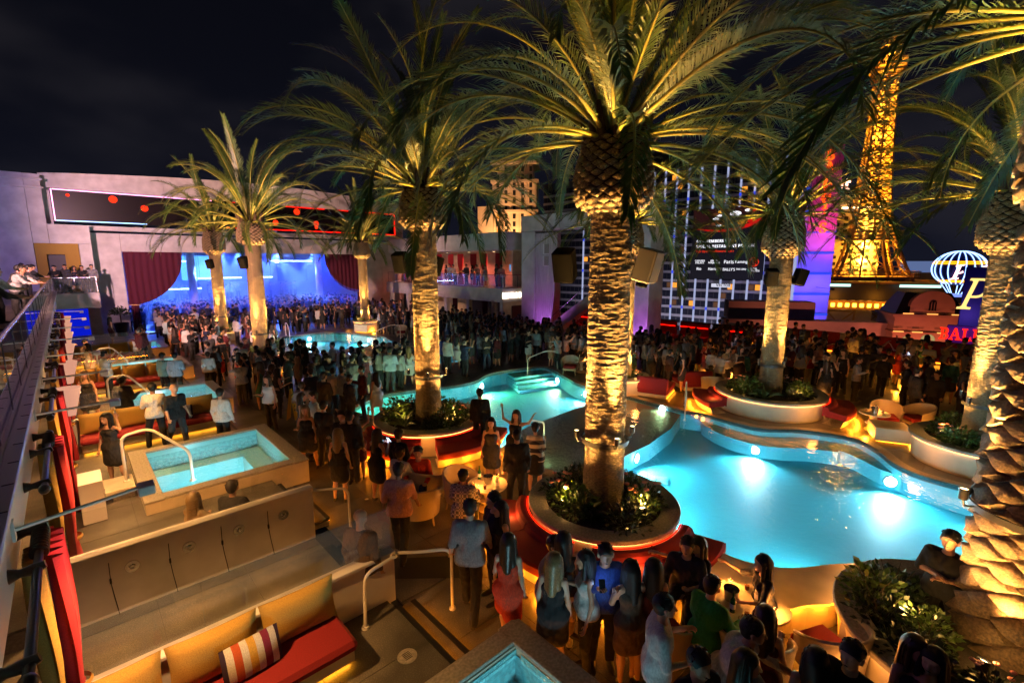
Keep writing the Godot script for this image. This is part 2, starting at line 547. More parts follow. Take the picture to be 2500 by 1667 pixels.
func basin(poly: PackedVector2Array, floor_y: float, called: String, holes_floor: Array, wall_m: Material, floor_m: Material) -> void:
	var b := B.new()
	b.sides(poly, floor_y, -0.12, true, true)
	struct(called + "_wall", b, wall_m)
	b = B.new()
	b.sides(poly, -0.12, 0.0, true, true)
	struct(called + "_waterline_tiles", b, M.pool_tile_dark)
	b = B.new()
	b.sheet(poly, floor_y)
	struct(called + "_floor", b, floor_m)
	b = B.new()
	b.sheet(poly, -0.045)
	struct(called + "_water", b, M.water)
	# stone coping: a rim standing 12 mm proud of the deck
	var r := B.new()
	var outp := Geometry2D.offset_polygon(poly, 0.26, Geometry2D.JOIN_ROUND)
	if outp.size():
		var o: PackedVector2Array = outp[0]
		for k in poly.size():
			var a := poly[k]; var c := poly[(k + 1) % poly.size()]
			var t := (c - a).normalized()
			var t0 := (a - poly[k - 1]).normalized()
			var t2 := (poly[(k + 2) % poly.size()] - c).normalized()
			var na := Vector2(t.y + t0.y, -t.x - t0.x).normalized()
			var nc := Vector2(t.y + t2.y, -t.x - t2.x).normalized()
			if not Geometry2D.is_point_in_polygon(a + na * 0.02, poly): pass
			else:
				na = -na; nc = -nc
			var A := Vector3(a.x, 0.012, a.y); var C := Vector3(c.x, 0.012, c.y)
			var A2 := Vector3(a.x + na.x * 0.26, 0.012, a.y + na.y * 0.26); var C2 := Vector3(c.x + nc.x * 0.26, 0.012, c.y + nc.y * 0.26)
			r.quad(A, C, C2, A2, Vector3.UP)
			r.quad(A, C, C - Vector3(0, 0.05, 0), A - Vector3(0, 0.05, 0), Vector3(-na.x, 0, -na.y))
			r.quad(A2, C2, C2 - Vector3(0, 0.012, 0), A2 - Vector3(0, 0.012, 0), Vector3(na.x, 0, na.y))
	struct(called + "_coping", r, M.stone_trim)

func pool_lamp(at: Vector3, into: Vector3, e: float, c := Color(0.72, 0.96, 1.0)) -> void:
	var t := thing("pool_light", "round white underwater lamp set into a pool wall", "pool light", at, 0, "underwater pool lamps")
	var d := into.normalized()
	var bs := Basis(Quaternion(Vector3.UP, d))
	var b := B.new()
	b.lathe([Vector2(0.0, 0.03), Vector2(0.11, 0.03), Vector2(0.13, 0.0)], Vector3.ZERO, 20, bs)
	part("lens", b, M.lamp_cool, t)
	b = B.new()
	b.lathe([Vector2(0.13, 0.0), Vector2(0.135, 0.035), Vector2(0.16, 0.03), Vector2(0.165, 0.0)], Vector3.ZERO, 20, bs)
	part("ring", b, M.steel, t)
	spot(t, d * 0.10, d * 2.0 + Vector3(0, -0.22, 0), c, e * 0.55, 74, 0.09, 1.0)

func pools() -> void:
	basin(POOL_A, -0.66, "pool", [], M.pool_wall, M.pool_deep)
	basin(POOL_F, -0.64, "far_pool", [], M.pool_wall, M.pool_deep)
	# shallow sunning shelf between the two bodies of water
	var sh := PackedVector2Array()
	for p in V2([15.5, -7.8, 13.9, -7.3, 12.2, -7.06, 10.5, -7.05, 9.2, -7.2, 8.2, -7.4, 8.0, -9.6, 9.2, -10.05, 10.1, -10.5, 10.8, -10.65, 12.3, -10.75, 13.6, -10.8, 15.9, -11.2]): sh.append(p)
	var cut: Array = Geometry2D.intersect_polygons(sh, POOL_A)
	var b := B.new()
	for q in cut: b.sheet(q, -0.15)
	struct("pool_shelf", b, M.pool_shelf)
	b = B.new()
	for q in cut: b.sides(q, -0.66, -0.151, false, true)
	struct("pool_shelf_wall", b, M.pool_wall)
	b = B.new()
	var sh2 := PackedVector2Array(V2([8.2, -27.9, 9.7, -28.0, 11.6, -28.5, 13.4, -28.6, 16, -28.9, 15.6, -25.2, 14.4, -25.0, 12.6, -25.0, 10.8, -25.9, 9.7, -27.0, 8.0, -27.2]))
	for q in Geometry2D.intersect_polygons(sh2, POOL_F): b.prism(q, -0.64, -0.15)
	struct("far_pool_shelf", b, M.pool_shelf)
	# underwater bench along the back of the near pool, with a lit lip
	var cv := spline(V2([15.3, -1.75, 16.15, -2.27, 16.7, -2.8, 16.73, -3.4, 16.35, -4.3, 15.65, -5.1, 15.58, -5.9, 15.64, -6.5, 15.75, -7.1]), 4, false)
	var o := PackedVector2Array()
	for k in cv.size():
		var t := (cv[mini(k + 1, cv.size() - 1)] - cv[maxi(k - 1, 0)]).normalized()
		var n := Vector2(t.y, -t.x)
		if n.x > 0: n = -n
		o.append(cv[k] + n * (0.02 + 0.9 * pow(sin(PI * k / (cv.size() - 1.0)), 0.7)))
	var ring := cv.duplicate()
	o.reverse()
	ring.append_array(o)
	b = B.new()
	for q in Geometry2D.intersect_polygons(ring, POOL_A): b.prism(q, -0.66, -0.26)
	struct("pool_bench", b, M.pool_wall)
	# steps at the far corner of the middle pool
	for k in 4:
		b = B.new()
		var q := PackedVector2Array(V2([15.4, -17.2, 17.6, -16.6, 17.6 - 0.1 * k, -15.2 + 0.32 * k, 15.0 - 0.2 * k, -15.9 + 0.32 * k]))
		for r in Geometry2D.intersect_polygons(q, POOL_A): b.prism(r, -0.65, -0.18 - 0.11 * k)
		struct("pool_step", b, M.pool_wall)
	# floor drains
	for p in [Vector3(11.2, -0.645, -6.15), Vector3(9.75, -0.645, -5.75)]:
		var t := thing("pool_drain", "square pale grate on the pool floor", "drain", p, 0.5, "pool floor drains")
		boxp("frame", Vector3.ZERO, Vector3(0.5, 0.02, 0.5), M.pool_wall, t)
		boxp("grate", Vector3(0, 0.012, 0), Vector3(0.4, 0.012, 0.4), M.tub_floor, t)
	var Y := -0.34
	pool_lamp(Vector3(14.82, -0.46, -5.0), Vector3(-1, 0, 0.2), 28.8)
	pool_lamp(Vector3(15.05, -0.40, -1.75), Vector3(-1, 0, 0.3), 28.8)
	pool_lamp(Vector3(14.7, Y, 0.4), Vector3(-1, 0, 0), 22.400000000000002)
	pool_lamp(Vector3(11.4, Y, -7.0), Vector3(0.1, 0, 1), 25.6)
	pool_lamp(Vector3(8.72, Y, -5.3), Vector3(1, 0, 0.1), 25.6)
	pool_lamp(Vector3(8.62, Y, -1.68), Vector3(0.6, 0, -1), 25.6)
	pool_lamp(Vector3(9.72, Y, 0.6), Vector3(1, 0, 0), 19.200000000000003)
	var gl := Color(0.80, 1.0, 0.70)
	pool_lamp(Vector3(15.68, Y, -12.2), Vector3(-1, 0, -0.3), 25.6)
	pool_lamp(Vector3(13.2, Y, -16.2), Vector3(0.2, 0, 1), 22.400000000000002, gl)
	pool_lamp(Vector3(16.6, Y, -14.6), Vector3(-1, 0, -0.2), 22.400000000000002, gl)
	pool_lamp(Vector3(10.2, Y, -16.5), Vector3(0, 0, 1), 22.400000000000002)
	pool_lamp(Vector3(9.3, Y, -11.0), Vector3(1, 0, -0.4), 22.400000000000002)
	pool_lamp(Vector3(7.75, Y, -14.1), Vector3(0.5, 0, -1), 19.200000000000003, gl)
	pool_lamp(Vector3(15.5, -0.10, -8.5), Vector3(-1, 0, 0), 5.120000000000001, gl)
	pool_lamp(Vector3(8.35, -0.10, -8.4), Vector3(1, 0, 0), 5.120000000000001, gl)
	pool_lamp(Vector3(15.5, Y, -31.8), Vector3(-1, 0, 0), 28.8)
	pool_lamp(Vector3(9.1, Y, -31.0), Vector3(1, 0, 0), 25.6, gl)
	pool_lamp(Vector3(12.6, Y, -35.4), Vector3(0, 0, 1), 28.8)
	pool_lamp(Vector3(16.1, Y, -22.2), Vector3(-1, 0, 0), 25.6)
	pool_lamp(Vector3(11.2, Y, -20.75), Vector3(0, 0, -1), 25.6)
	# raised hot tubs
	var k := 0
	for r: Rect2 in TUBS:
		var rim := 0.55
		var lab: String = ["raised square hot tub with tiled rim at the foot of the steps", "raised square hot tub with pale blue water and hooped handrail beside the yellow bench", "raised square hot tub behind the yellow cushioned bench", "raised square hot tub among the crowd near the entrance", "small raised hot tub by the stage end of the cabanas"][k]
		var c := r.get_center()
		var t := thing("hot_tub", lab, "hot tub", Vector3(c.x, 0, c.y), 0, "hot tubs in front of the cabanas")
		var hx := r.size.x * 0.5
		var hz := r.size.y * 0.5
		for sd in [[Vector3(hx + 0.16, 0, 0), Vector3(0.3, rim - 0.03, hz * 2 + 0.62)], [Vector3(-hx - 0.16, 0, 0), Vector3(0.3, rim - 0.03, hz * 2 + 0.62)], [Vector3(0, 0, hz + 0.16), Vector3(hx * 2 + 0.02, rim - 0.03, 0.3)], [Vector3(0, 0, -hz - 0.16), Vector3(hx * 2 + 0.02, rim - 0.03, 0.3)]]:
			var p: Vector3 = sd[0]; p.y = (rim - 0.03) * 0.5
			boxp("side_wall", p, sd[1], M.cream, t)
			var s2: Vector3 = sd[1]; s2.y = 0.05
			p.y = rim - 0.004
			boxp("rim", p, s2 + Vector3(0.03, 0, 0.03 if absf(sd[0].x) > 0.1 else -0.03), M.stone_trim, t, 0.008)
		b = B.new()
		var hp := PackedVector2Array([Vector2(-hx, -hz), Vector2(hx, -hz), Vector2(hx, hz), Vector2(-hx, hz)])
		b.sides(hp, -0.5, rim - 0.13, true)
		part("inner_wall", b, M.tub_floor, t)
		b = B.new(); b.sheet(hp, -0.5)
		part("floor", b, M.tub_floor, t)
		# seat ledge
		b = B.new()
		b.box(Vector3(0, -0.22, -hz + 0.25), Vector3(hx * 2 - 0.004, 0.55, 0.5)); b.box(Vector3(hx - 0.25, -0.22, 0.25), Vector3(0.5, 0.54, hz * 2 - 0.51))
		part("seat_ledge", b, M.tub_tile, t)
		# waterline mosaic, tile by tile on the nearest tub
		if k == 0:
			var tb := B.new(); tb.cbox(Vector3.ZERO, Vector3(0.058, 0.058, 0.012), 0.003)
			var tm := tb.mesh(M.tub_tile)
			var tn := 0
			for row in 2:
				for a in range(0, 42):
					for side in 2:
						var off := -1.26 + a * 0.062
						var o2 := put("tile", tm, t, Vector3(off, rim - 0.09 - row * 0.062, -hz + 0.004) if side == 0 else Vector3(hx - 0.004, rim - 0.09 - row * 0.062, off))
						if side == 1: o2.rotation.y = PI / 2
						tn += 1
		else:
			b = B.new(); b.sides(hp, rim - 0.13, rim - 0.02, true)
			part("waterline_tiles", b, M.tub_tile, t)
		b = B.new(); b.sheet(hp, rim - 0.14)
		part("water", b, M.water, t)
		var lp := Vector3(-0.1, -0.1, hz - 0.03)
		b = B.new()
		b.lathe([Vector2(0.0, 0.03), Vector2(0.1, 0.03), Vector2(0.12, 0.0)], lp, 16, Basis(Quaternion(Vector3.UP, Vector3(0, 0, -1))))
		part("underwater_light", b, M.lamp_cool, t)
		spot(t, lp + Vector3(0, 0, -0.1), lp + Vector3(0, -0.2, -2), Color(0.7, 0.95, 1.0), 5.0, 80, 0.08, 0.9)
		b = B.new(); b.box(Vector3(hx + 0.36, 0.03, 0), Vector3(0.02, 0.03, hz * 2))
		part("light_strip", b, M.led_amber, t)
		area(t, Vector3(hx + 0.42, 0.05, 0), Vector3(hx + 0.3, 0.5, 0), Vector2(hz * 2, 0.03), AMBER, 0.35)

		k += 1

# ---------------------------------------------------------------- hall with the stage
func wall_panels(parent: Node, x0: float, x1: float, y0: float, y1: float, z: float, w: float, m: Material) -> void:
	# rendered wall built of wide panels with open joints
	var n := maxi(1, int(round((x1 - x0) / w)))
	for k in n:
		var a := lerpf(x0, x1, float(k) / n) + 0.006
		var b := lerpf(x0, x1, float(k + 1) / n) - 0.006
		boxp("wall_panel", Vector3((a + b) * 0.5, (y0 + y1) * 0.5, z), Vector3(b - a, y1 - y0, 0.3), m, parent, 0.006)

func drape(w: float, h: float, folds: int, amp: float, sweep := 0.0, nx := 60, ny := 14, thick := true) -> B:
	# hanging cloth in the xy plane, top edge at y = h; with sweep the inner edge is drawn back towards x = 0 as it falls
	var b := B.new()
	var P := []
	for j in ny + 1:
		var row := []
		var t := float(j) / ny
		for i in nx + 1:
			var s := float(i) / nx
			var ww := w
			if sweep > 0: ww = lerpf(w, w * 0.07, pow(t, 2.2) * sweep)
			var x := s * ww
			var y := h * (1.0 - t)
			row.append(Vector3(x, y, amp * sin(s * TAU * folds + 0.6 * sin(t * 3.0)) * (0.7 + 0.3 * t)))
		P.append(row)
	for j in ny:
		for i in nx:
			var nn := []
			for e in [[j, i], [j, i + 1], [j + 1, i + 1], [j + 1, i]]:
				var px: Vector3 = P[e[0]][mini(e[1] + 1, nx)] - P[e[0]][maxi(e[1] - 1, 0)]
				var py: Vector3 = P[mini(e[0] + 1, ny)][e[1]] - P[maxi(e[0] - 1, 0)][e[1]]
				var q := px.cross(py).normalized()
				nn.append(q if q.z > 0 else -q)
			b.quads(P[j][i], P[j][i + 1], P[j + 1][i + 1], P[j + 1][i], nn[0], nn[1], nn[2], nn[3])
	return b

func stage_hall() -> void:
	var Z := -44.0
	var t := thing("stage_building", "long white hall with a wide curtained stage opening and a black screen band above", "building", Vector3(0, 0, Z))
	# front wall around the opening (x 3.1 .. 20.9, y 0 .. 5.95)
	wall_panels(t, -0.4, 3.1, 0, 7.2, -0.15, 1.8, M.white_wall)
	wall_panels(t, 20.9, 25.6, 0, 7.2, -0.15, 2.4, M.white_wall)
	wall_panels(t, 3.1, 20.9, 5.95, 7.2, -0.15, 6.0, M.white_wall)
	# upper storey stands 0.35 m proud, with a sloping parapet
	var b := B.new()
	b.box(Vector3(12.3, 7.5, 0.05), Vector3(26.2, 0.3, 0.75))
	part("soffit_ledge", b, M.white_wall, t)
	wall_panels(t, -0.6, 25.6, 9.98, 10.85, 0.1, 6.5, M.white_wall)
	b = B.new()
	for k in 18:       # parapet rising a little towards the middle
		var x0 := -0.6 + 26.2 * k / 18.0
		var x1 := -0.6 + 26.2 * (k + 1) / 18.0
		var h0 := 10.85 + 0.65 * sin(PI * k / 18.0)
		var h1 := 10.85 + 0.65 * sin(PI * (k + 1) / 18.0)
		b.quad(Vector3(x0, 10.85, 0.32), Vector3(x1, 10.85, 0.32), Vector3(x1, h1, 0.40), Vector3(x0, h0, 0.40), Vector3(0, 0, 1))
		b.quad(Vector3(x0, 10.85, -0.2), Vector3(x1, 10.85, -0.2), Vector3(x1, h1, -0.2), Vector3(x0, h0, -0.2), Vector3(0, 0, -1))
		b.quad(Vector3(x0, h0, -0.2), Vector3(x1, h1, -0.2), Vector3(x1, h1, 0.40), Vector3(x0, h0, 0.40), Vector3.UP)
	part("parapet", b, M.white_wall, t)
	wall_panels(t, -0.6, -0.16, 7.66, 9.97, 0.1, 1, M.white_wall)
	wall_panels(t, 24.76, 25.6, 7.66, 9.97, 0.1, 1, M.white_wall)
	boxp("roof", Vector3(12.5, 10.4, -8.3), Vector3(26, 0.3, 16), M.black, t)
	# screen band framed by light lines, with drifting orange globes
	var sc := boxp("screen", Vector3(12.3, 8.9, 0.12), Vector3(24.9, 2.1, 0.2), mat("screen_black", 0.006, 0.003, 0.004, 0.25), t)
	for q in [[-12.43, 0.98, -3.0, "neon_pink"], [-12.43, -1.0, -7.0, "neon_blue"]]:
		pass
	emi("neon_pink", Color(1.0, 0.62, 0.85), 3.2); emi("neon_blue", Color(0.55, 0.75, 1.0), 3.2); emi("neon_red", Color(1.0, 0.07, 0.02), 2.6)
	emi("globe_glow", Color(1.0, 0.17, 0.02), 1.5)
	for q in [[-12.3, 1.0, -3.4, 1.0, "neon_pink"], [-12.38, -0.98, -12.38, 1.0, "neon_pink"], [-12.3, -0.98, -7.6, -0.98, "neon_blue"], [-2.2, 1.0, -1.8, 1.0, "neon_red"], [2.0, 1.0, 5.4, 1.0, "neon_red"], [6.6, 1.0, 7.6, 1.0, "neon_red"], [8.2, 1.0, 12.36, 1.0, "neon_red"], [12.38, 1.0, 12.38, -0.98, "neon_red"], [-2.5, -0.98, 3.4, -0.98, "neon_red"], [3.8, -0.98, 9.0, -0.98, "neon_red"], [10, -0.98, 12.36, -0.98, "neon_red"]]:
		b = B.new()
		b.box(Vector3((q[0] + q[2]) * 0.5, (q[1] + q[3]) * 0.5, 0.13), Vector3(absf(q[2] - q[0]) + 0.055, absf(q[3] - q[1]) + 0.05, 0.05))
		part("neon_line", b, M[q[4]], sc)
	for q in [[-11.6, 0.68, 0.1], [-9.3, 0.6, 0.24], [-7.6, 0.12, 0.22], [-3.6, 0.45, 0.2], [3.0, 0.62, 0.26], [1.2, -0.4, 0.22], [4.6, -0.3, 0.24], [4.6, -0.62, 0.14]]:
		b = B.new()
		b.lathe([Vector2(0, 0.02), Vector2(q[2] * 0.8, 0.015), Vector2(q[2], 0)], Vector3(q[0], q[1], 0.105), 18, Basis(Vector3.RIGHT, PI / 2))
		part("glowing_globe", b, M.globe_glow, sc)
	area(sc, Vector3(-10, 1.0, 0.4), Vector3(-10, 0.8, 3), Vector2(6, 0.1), Color(1.0, 0.55, 0.75), 0.3)
	area(sc, Vector3(9.5, 1.0, 0.4), Vector3(9.5, 0.8, 3), Vector2(6, 0.1), Color(1.0, 0.07, 0.03), 0.3)
	# air slots in the ledge
	for k in 12:
		boxp("air_slot", Vector3(5.0 + k * 0.34 + (8.4 if k > 8 else 0.0), 7.3, 0.03), Vector3(0.24, 0.07, 0.06), M.black, t)
	# hall behind the opening
	boxp("hall_floor", Vector3(12, -0.1, -9.3), Vector3(25, 0.2, 18), mat("hall_dark", 0.06, 0.06, 0.07, 0.5, 0, "grain", 1), t)
	boxp("back_wall", Vector3(12, 3.3, -18.1), Vector3(25, 6.8, 0.3), mat("hall_wall", 0.25, 0.26, 0.30, 0.8, 0, "blotch", 0.3), t)
	for x in [-0.3, 24.3]:
		boxp("side_wall", Vector3(x, 3.3, -9.3), Vector3(0.3, 6.8, 18), M.hall_wall, t)
	boxp("ceiling", Vector3(12, 6.85, -9.3), Vector3(25, 0.3, 18), M.black, t)
	boxp("stage_floor", Vector3(11, 0.6, -15.5), Vector3(18, 1.2, 4.8), M.hall_dark, t)
	for x in [8.3, 13.2, 19.6]:
		b = B.new()
		b.tube([Vector3(x, 0, -7.0), Vector3(x, 6.7, -7.0)], [0.33], 16)
		part("column", b, M.white_wall, t)
	# light bars, added glow panels and lamps over the dance floor
	emi("bar_white", Color(0.75, 0.9, 1.0), 6.0)
	emi("glow_panel_blue", Color(0.05, 0.17, 1.0), 1.6)
	emi("glow_panel_pale", Color(0.35, 0.7, 1.0), 2.4)
	for q in [[5.0, 8.4, 5.3, -9.0], [8.9, 12.5, 3.75, -8.0], [13.2, 15.3, 3.75, -8.0], [15.4, 19.5, 5.35, -8.5], [5.2, 10.0, 2.6, -13.0]]:
		var o := thing("light_bar", "glowing white horizontal light bar hanging in the blue stage hall", "stage light", Vector3((q[0] + q[1]) * 0.5, q[2], Z + q[3]), 0, "light bars over the stage")
		boxp("glowing_tube", Vector3(0, 0, 0.04), Vector3(q[1] - q[0], 0.09, 0.05), M.bar_white, o)
		boxp("rail", Vector3(0, 0.02, -0.03), Vector3(q[1] - q[0] + 0.1, 0.1, 0.06), M.black, o)
		for x in [-0.45, 0.45]:
			boxp("hanger", Vector3(x * (q[1] - q[0]), (6.7 - q[2]) * 0.5, -0.03), Vector3(0.025, 6.7 - q[2], 0.025), M.black, o)
		area(o, Vector3(0, 0, 0.1), Vector3(0, -0.4, 2), Vector2(q[1] - q[0], 0.1), Color(0.45, 0.65, 1.0), 12.0)
	for q in [[10.6, 4.6, 3.0, 2.6, "glow_panel_pale"], [6.4, 4.4, 3.0, 2.4, "glow_panel_blue"], [15.2, 4.4, 4.2, 2.6, "glow_panel_blue"], [20.5, 4.3, 3.4, 2.6, "glow_panel_blue"]]:  # panels added to glow through the haze and brighten the hall
		var o := thing("stage_glow_panel", "glowing " + ("pale blue" if q[4] == "glow_panel_pale" else "deep blue") + " panel added at the back of the stage to brighten the haze", "screen", Vector3(q[0], q[1], Z - 17.7), 0, "added glow panels behind the stage")
		boxp("display", Vector3(0, 0, 0.05), Vector3(q[2], q[3], 0.04), M[q[4]], o)
		boxp("case", Vector3(0, 0, -0.02), Vector3(q[2] + 0.12, q[3] + 0.12, 0.08), M.black, o)
		area(o, Vector3(0, 0, 0.15), Vector3(0, -0.3, 4), Vector2(q[2], q[3]), Color(0.12, 0.30, 1.0), 22.0)
	for q in [[6.0, -5], [10.5, -4], [14.5, -5], [18.5, -4], [8.0, -12], [16.0, -12]]:
		var o := thing("stage_lamp", "black stage lamp throwing blue light on the dance floor", "stage light", Vector3(q[0], 6.2, Z + q[1]), 0, "stage lamps under the hall ceiling")
		b = B.new()
		b.lathe([Vector2(0.06, 0.3), Vector2(0.12, 0.26), Vector2(0.14, 0.0), Vector2(0.13, 0.0), Vector2(0.11, 0.1)], Vector3.ZERO, 14)
		part("can", b, M.black, o)
		b = B.new(); b.lathe([Vector2(0, 0.08), Vector2(0.12, 0.08)], Vector3.ZERO, 14)
		part("lens", b, emi("lens_blue", Color(0.2, 0.4, 1.0), 6), o)
		boxp("yoke", Vector3(0, 0.4, 0), Vector3(0.04, 0.22, 0.3), M.black, o)
		spot(o, Vector3(0, -0.05, 0), Vector3(rf(-2, 2), -6, rf(-1, 3)), Color(0.10, 0.26, 1.0), 120, 48, 0.1)
	var star := thing("star_lamp", "dazzling white stage lamp left of the hall's right column", "stage light", Vector3(15.9, 5.3, Z - 8.2))
	b = B.new(); b.ball(Vector3.ZERO, Vector3.ONE * 0.13)
	part("bulb", b, emi("star_white", Color(0.9, 0.95, 1.0), 40), star)
	boxp("housing", Vector3(0, 0, -0.2), Vector3(0.22, 0.22, 0.2), M.black, star)
	omni(star, Vector3(0, 0, 0.1), Color(0.6, 0.75, 1.0), 8)
	for q in [[5.5, -3, 7.5, -16], [9.8, -3.5, 8.0, -14], [11.5, -4, 13.0, -15], [14.8, -3.5, 13.5, -16], [18.0, -4, 20.0, -14], [12.0, -12, 10.0, -4], [7.0, -12, 5.0, -4], [17, -12, 18, -3]]:
		var o := thing("beam_lamp", "moving stage lamp throwing a pale blue beam through the haze", "stage light", Vector3(q[0], 6.3, Z + q[1]), 0, "beam lamps in the stage hall")
		boxp("lamp_body", Vector3(0, 0.1, 0), Vector3(0.26, 0.3, 0.26), M.black, o, 0.02)
		boxp("lamp_lens", Vector3(0, -0.06, 0), Vector3(0.18, 0.03, 0.18), emi("lens_ice", Color(0.6, 0.8, 1.0), 20), o)
		spot(o, Vector3(0, -0.12, 0), Vector3(q[2] - q[0], -6, q[3] - q[1]), Color(0.42, 0.64, 1.0), 520, 13, 0.06, 0.5)
	# haze of the dance floor
	var fg := FogVolume.new()
	fg.name = numbered("stage_haze")
	fg.size = Vector3(24, 6.5, 17)
	fg.shape = RenderingServer.FOG_VOLUME_SHAPE_BOX
	var fm := FogMaterial.new()
	fm.albedo = Color(0.8, 0.85, 1.0); fm.density = 0.05
	fg.material = fm
	add_child(fg)
	fg.position = Vector3(12, 3.3, Z - 9.2)
	tag(fg, "", "", "", "stuff")
	# stage curtains
	var c1 := thing("stage_curtain", "dark crimson stage curtain swept to the left of the opening", "curtain", Vector3(3.15, 0.2, Z + 0.12), 0, "stage curtains")
	b = drape(3.5, 3.85, 9, 0.06, 0.0)
	var cb := B.new()
	for k in range(0, b.v.size(), 3):    # lower hem cut to a sweeping curve
		var vv := []
		for q in 3:
			var p := b.v[k + q]
			var s := clampf(p.x / 3.5, 0, 1)
			var drop := 3.75 * pow(1.0 - pow(s, 2.0), 0.5) + 0.05
			vv.append(Vector3(p.x, 5.75 - (3.85 - p.y) / 3.85 * drop, p.z))
		cb.tri(vv[0], vv[1], vv[2], b.n[k], b.n[k + 1], b.n[k + 2])
	part("drape", cb, M.crimson, c1)
	b = drape(0.45, 2.1, 3, 0.06)
	var tl := part("tail", b, M.crimson, c1)
	tl.position = Vector3(0.1, -0.1, 0.05)
	b = B.new(); b.tube([Vector3(-0.05, 1.98, 0.1), Vector3(0.6, 1.95, 0.16)], [0.04], 8)
	part("tieback", b, M.gold, c1)
	var c2 := thing("stage_curtain", "dark crimson stage curtain with violet edge swept to the right of the opening", "curtain", Vector3(20.9, 0.2, Z + 0.12), 0, "stage curtains")
	b = drape(3.4, 3.85, 9, 0.06, 0.0)
	cb = B.new()
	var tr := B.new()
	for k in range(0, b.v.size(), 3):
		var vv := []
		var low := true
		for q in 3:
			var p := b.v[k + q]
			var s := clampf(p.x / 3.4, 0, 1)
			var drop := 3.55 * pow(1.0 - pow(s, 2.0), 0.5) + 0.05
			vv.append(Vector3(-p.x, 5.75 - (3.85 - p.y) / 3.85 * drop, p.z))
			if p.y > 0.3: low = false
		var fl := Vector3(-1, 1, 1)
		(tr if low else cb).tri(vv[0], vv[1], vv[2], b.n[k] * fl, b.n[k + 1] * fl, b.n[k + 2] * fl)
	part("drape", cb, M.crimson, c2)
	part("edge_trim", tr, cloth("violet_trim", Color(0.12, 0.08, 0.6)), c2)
	tl = part("tail", drape(0.4, 2.3, 3, 0.06), M.crimson, c2)
	tl.position = Vector3(-0.45, -0.1, 0.05)
	# wall continuing left of the hall, with the yellow doorway on the upper floor
	var w := thing("end_wall", "white side wall left of the hall with a yellow upper doorway", "wall", Vector3(0, 0, -42.5))
	wall_panels(w, -12, -1.25, 2.3, 10.6, -0.15, 3.0, M.white_wall)
	wall_panels(w, -1.25, -0.5, 6.4, 10.6, -0.15, 3.0, M.white_wall)
	wall_panels(w, -0.5, 1.5, 6.4, 7.6, -0.15, 3.0, M.white_wall)
	wall_panels(w, 0.85, 1.5, 0.0, 6.39, -0.15, 3.0, M.white_wall)
	wall_panels(w, -12, -0.9, 0, 2.29, -0.15, 3.0, M.white_wall)
	for y in [9.8, 10.3]:
		boxp("cornice", Vector3(-6.2, y, 0.05), Vector3(11.6, 0.14, 0.12), M.white_wall, w, 0.02)
	boxp("door_surround", Vector3(-0.98, 4.85, -0.2), Vector3(0.5, 3.1, 0.3), M.mustard, w)
	boxp("door_surround", Vector3(0.48, 4.85, -0.2), Vector3(0.7, 3.1, 0.3), M.mustard, w)
	boxp("door_surround", Vector3(-0.3, 6.05, -0.2), Vector3(0.86, 0.68, 0.3), M.mustard, w)
	boxp("doorway", Vector3(-0.3, 4.5, -0.5), Vector3(0.9, 2.5, 0.1), M.black, w)
	boxp("lower_passage", Vector3(0, 1.2, -0.9), Vector3(1.8, 2.3, 0.1), emi("passage_blue_glow", Color(0.04, 0.12, 0.9), 0.5), w)  # flat glowing panel stands in for the blue light inside the passage
	boxp("balcony_slab", Vector3(0.2, 2.8, 0.9), Vector3(2.6, 1.0, 2.0), M.white_wall, w, 0.05)
	# violet and rose wash on the hall: floodlights on a mast on the terrace roof behind the viewer
	var f := thing("floodlight", "rose floodlight mast on the terrace behind the rail", "floodlight", Vector3(-5.5, 3.4, -13.0))
	b = B.new(); b.tube([Vector3(0, 0, 0), Vector3(0, 4.6, 0)], [0.05], 8)
	part("mast", b, M.dark_metal, f)
	boxp("lamp_head", Vector3(0.0, 4.7, 0), Vector3(0.6, 0.4, 0.3), M.dark_metal, f, 0.02)
	boxp("lamp_lens", Vector3(0.0, 4.7, -0.17), Vector3(0.5, 0.3, 0.03), emi("lens_rose", Color(1, 0.6, 0.8), 4), f)
	spot(f, Vector3(0.0, 4.7, -0.25), Vector3(20, 4.4, -31), Color(1.0, 0.74, 0.68), 980, 27, 0.25, 0.5)
	spot(f, Vector3(0.0, 4.7, -0.26), Vector3(3, 3.0, -30), Color(0.74, 0.62, 1.0), 210, 22, 0.25, 0.8)
	spot(f, Vector3(0.1, 4.6, 0.1), Vector3(5.0, 0.3, 7.0), Color(0.62, 0.42, 1.0), 12, 34, 0.25, 0.9)

# ---------------------------------------------------------------- two-storey wing on the right
func glass_rail(parent: Node, a: Vector3, b: Vector3, h: float, step := 1.5, m: Material = null) -> void:
	var d := b - a
	var n := maxi(1, int(round(d.length() / step)))
	var dir := d.normalized()
	var turn := atan2(-dir.z, dir.x)
	for k in n:
		var p := a + d * ((k + 0.5) / n) + Vector3(0, h * 0.5 - 0.02, 0)
		boxp("glass_panel", p, Vector3(d.length() / n - 0.03, h - 0.06, 0.016), m if m else M.glass, parent, 0.0, turn)
	for k in n + 1:
		boxp("post", a + d * (float(k) / n) + Vector3(0, h * 0.5, 0), Vector3(0.03, h, 0.03), M.steel, parent, 0.0, turn)
	var c := B.new()
	c.tube([a + Vector3(0, h, 0) - dir * 0.03, b + Vector3(0, h, 0) + dir * 0.03], [0.03], 8)
	part("handrail", c, M.steel, parent)

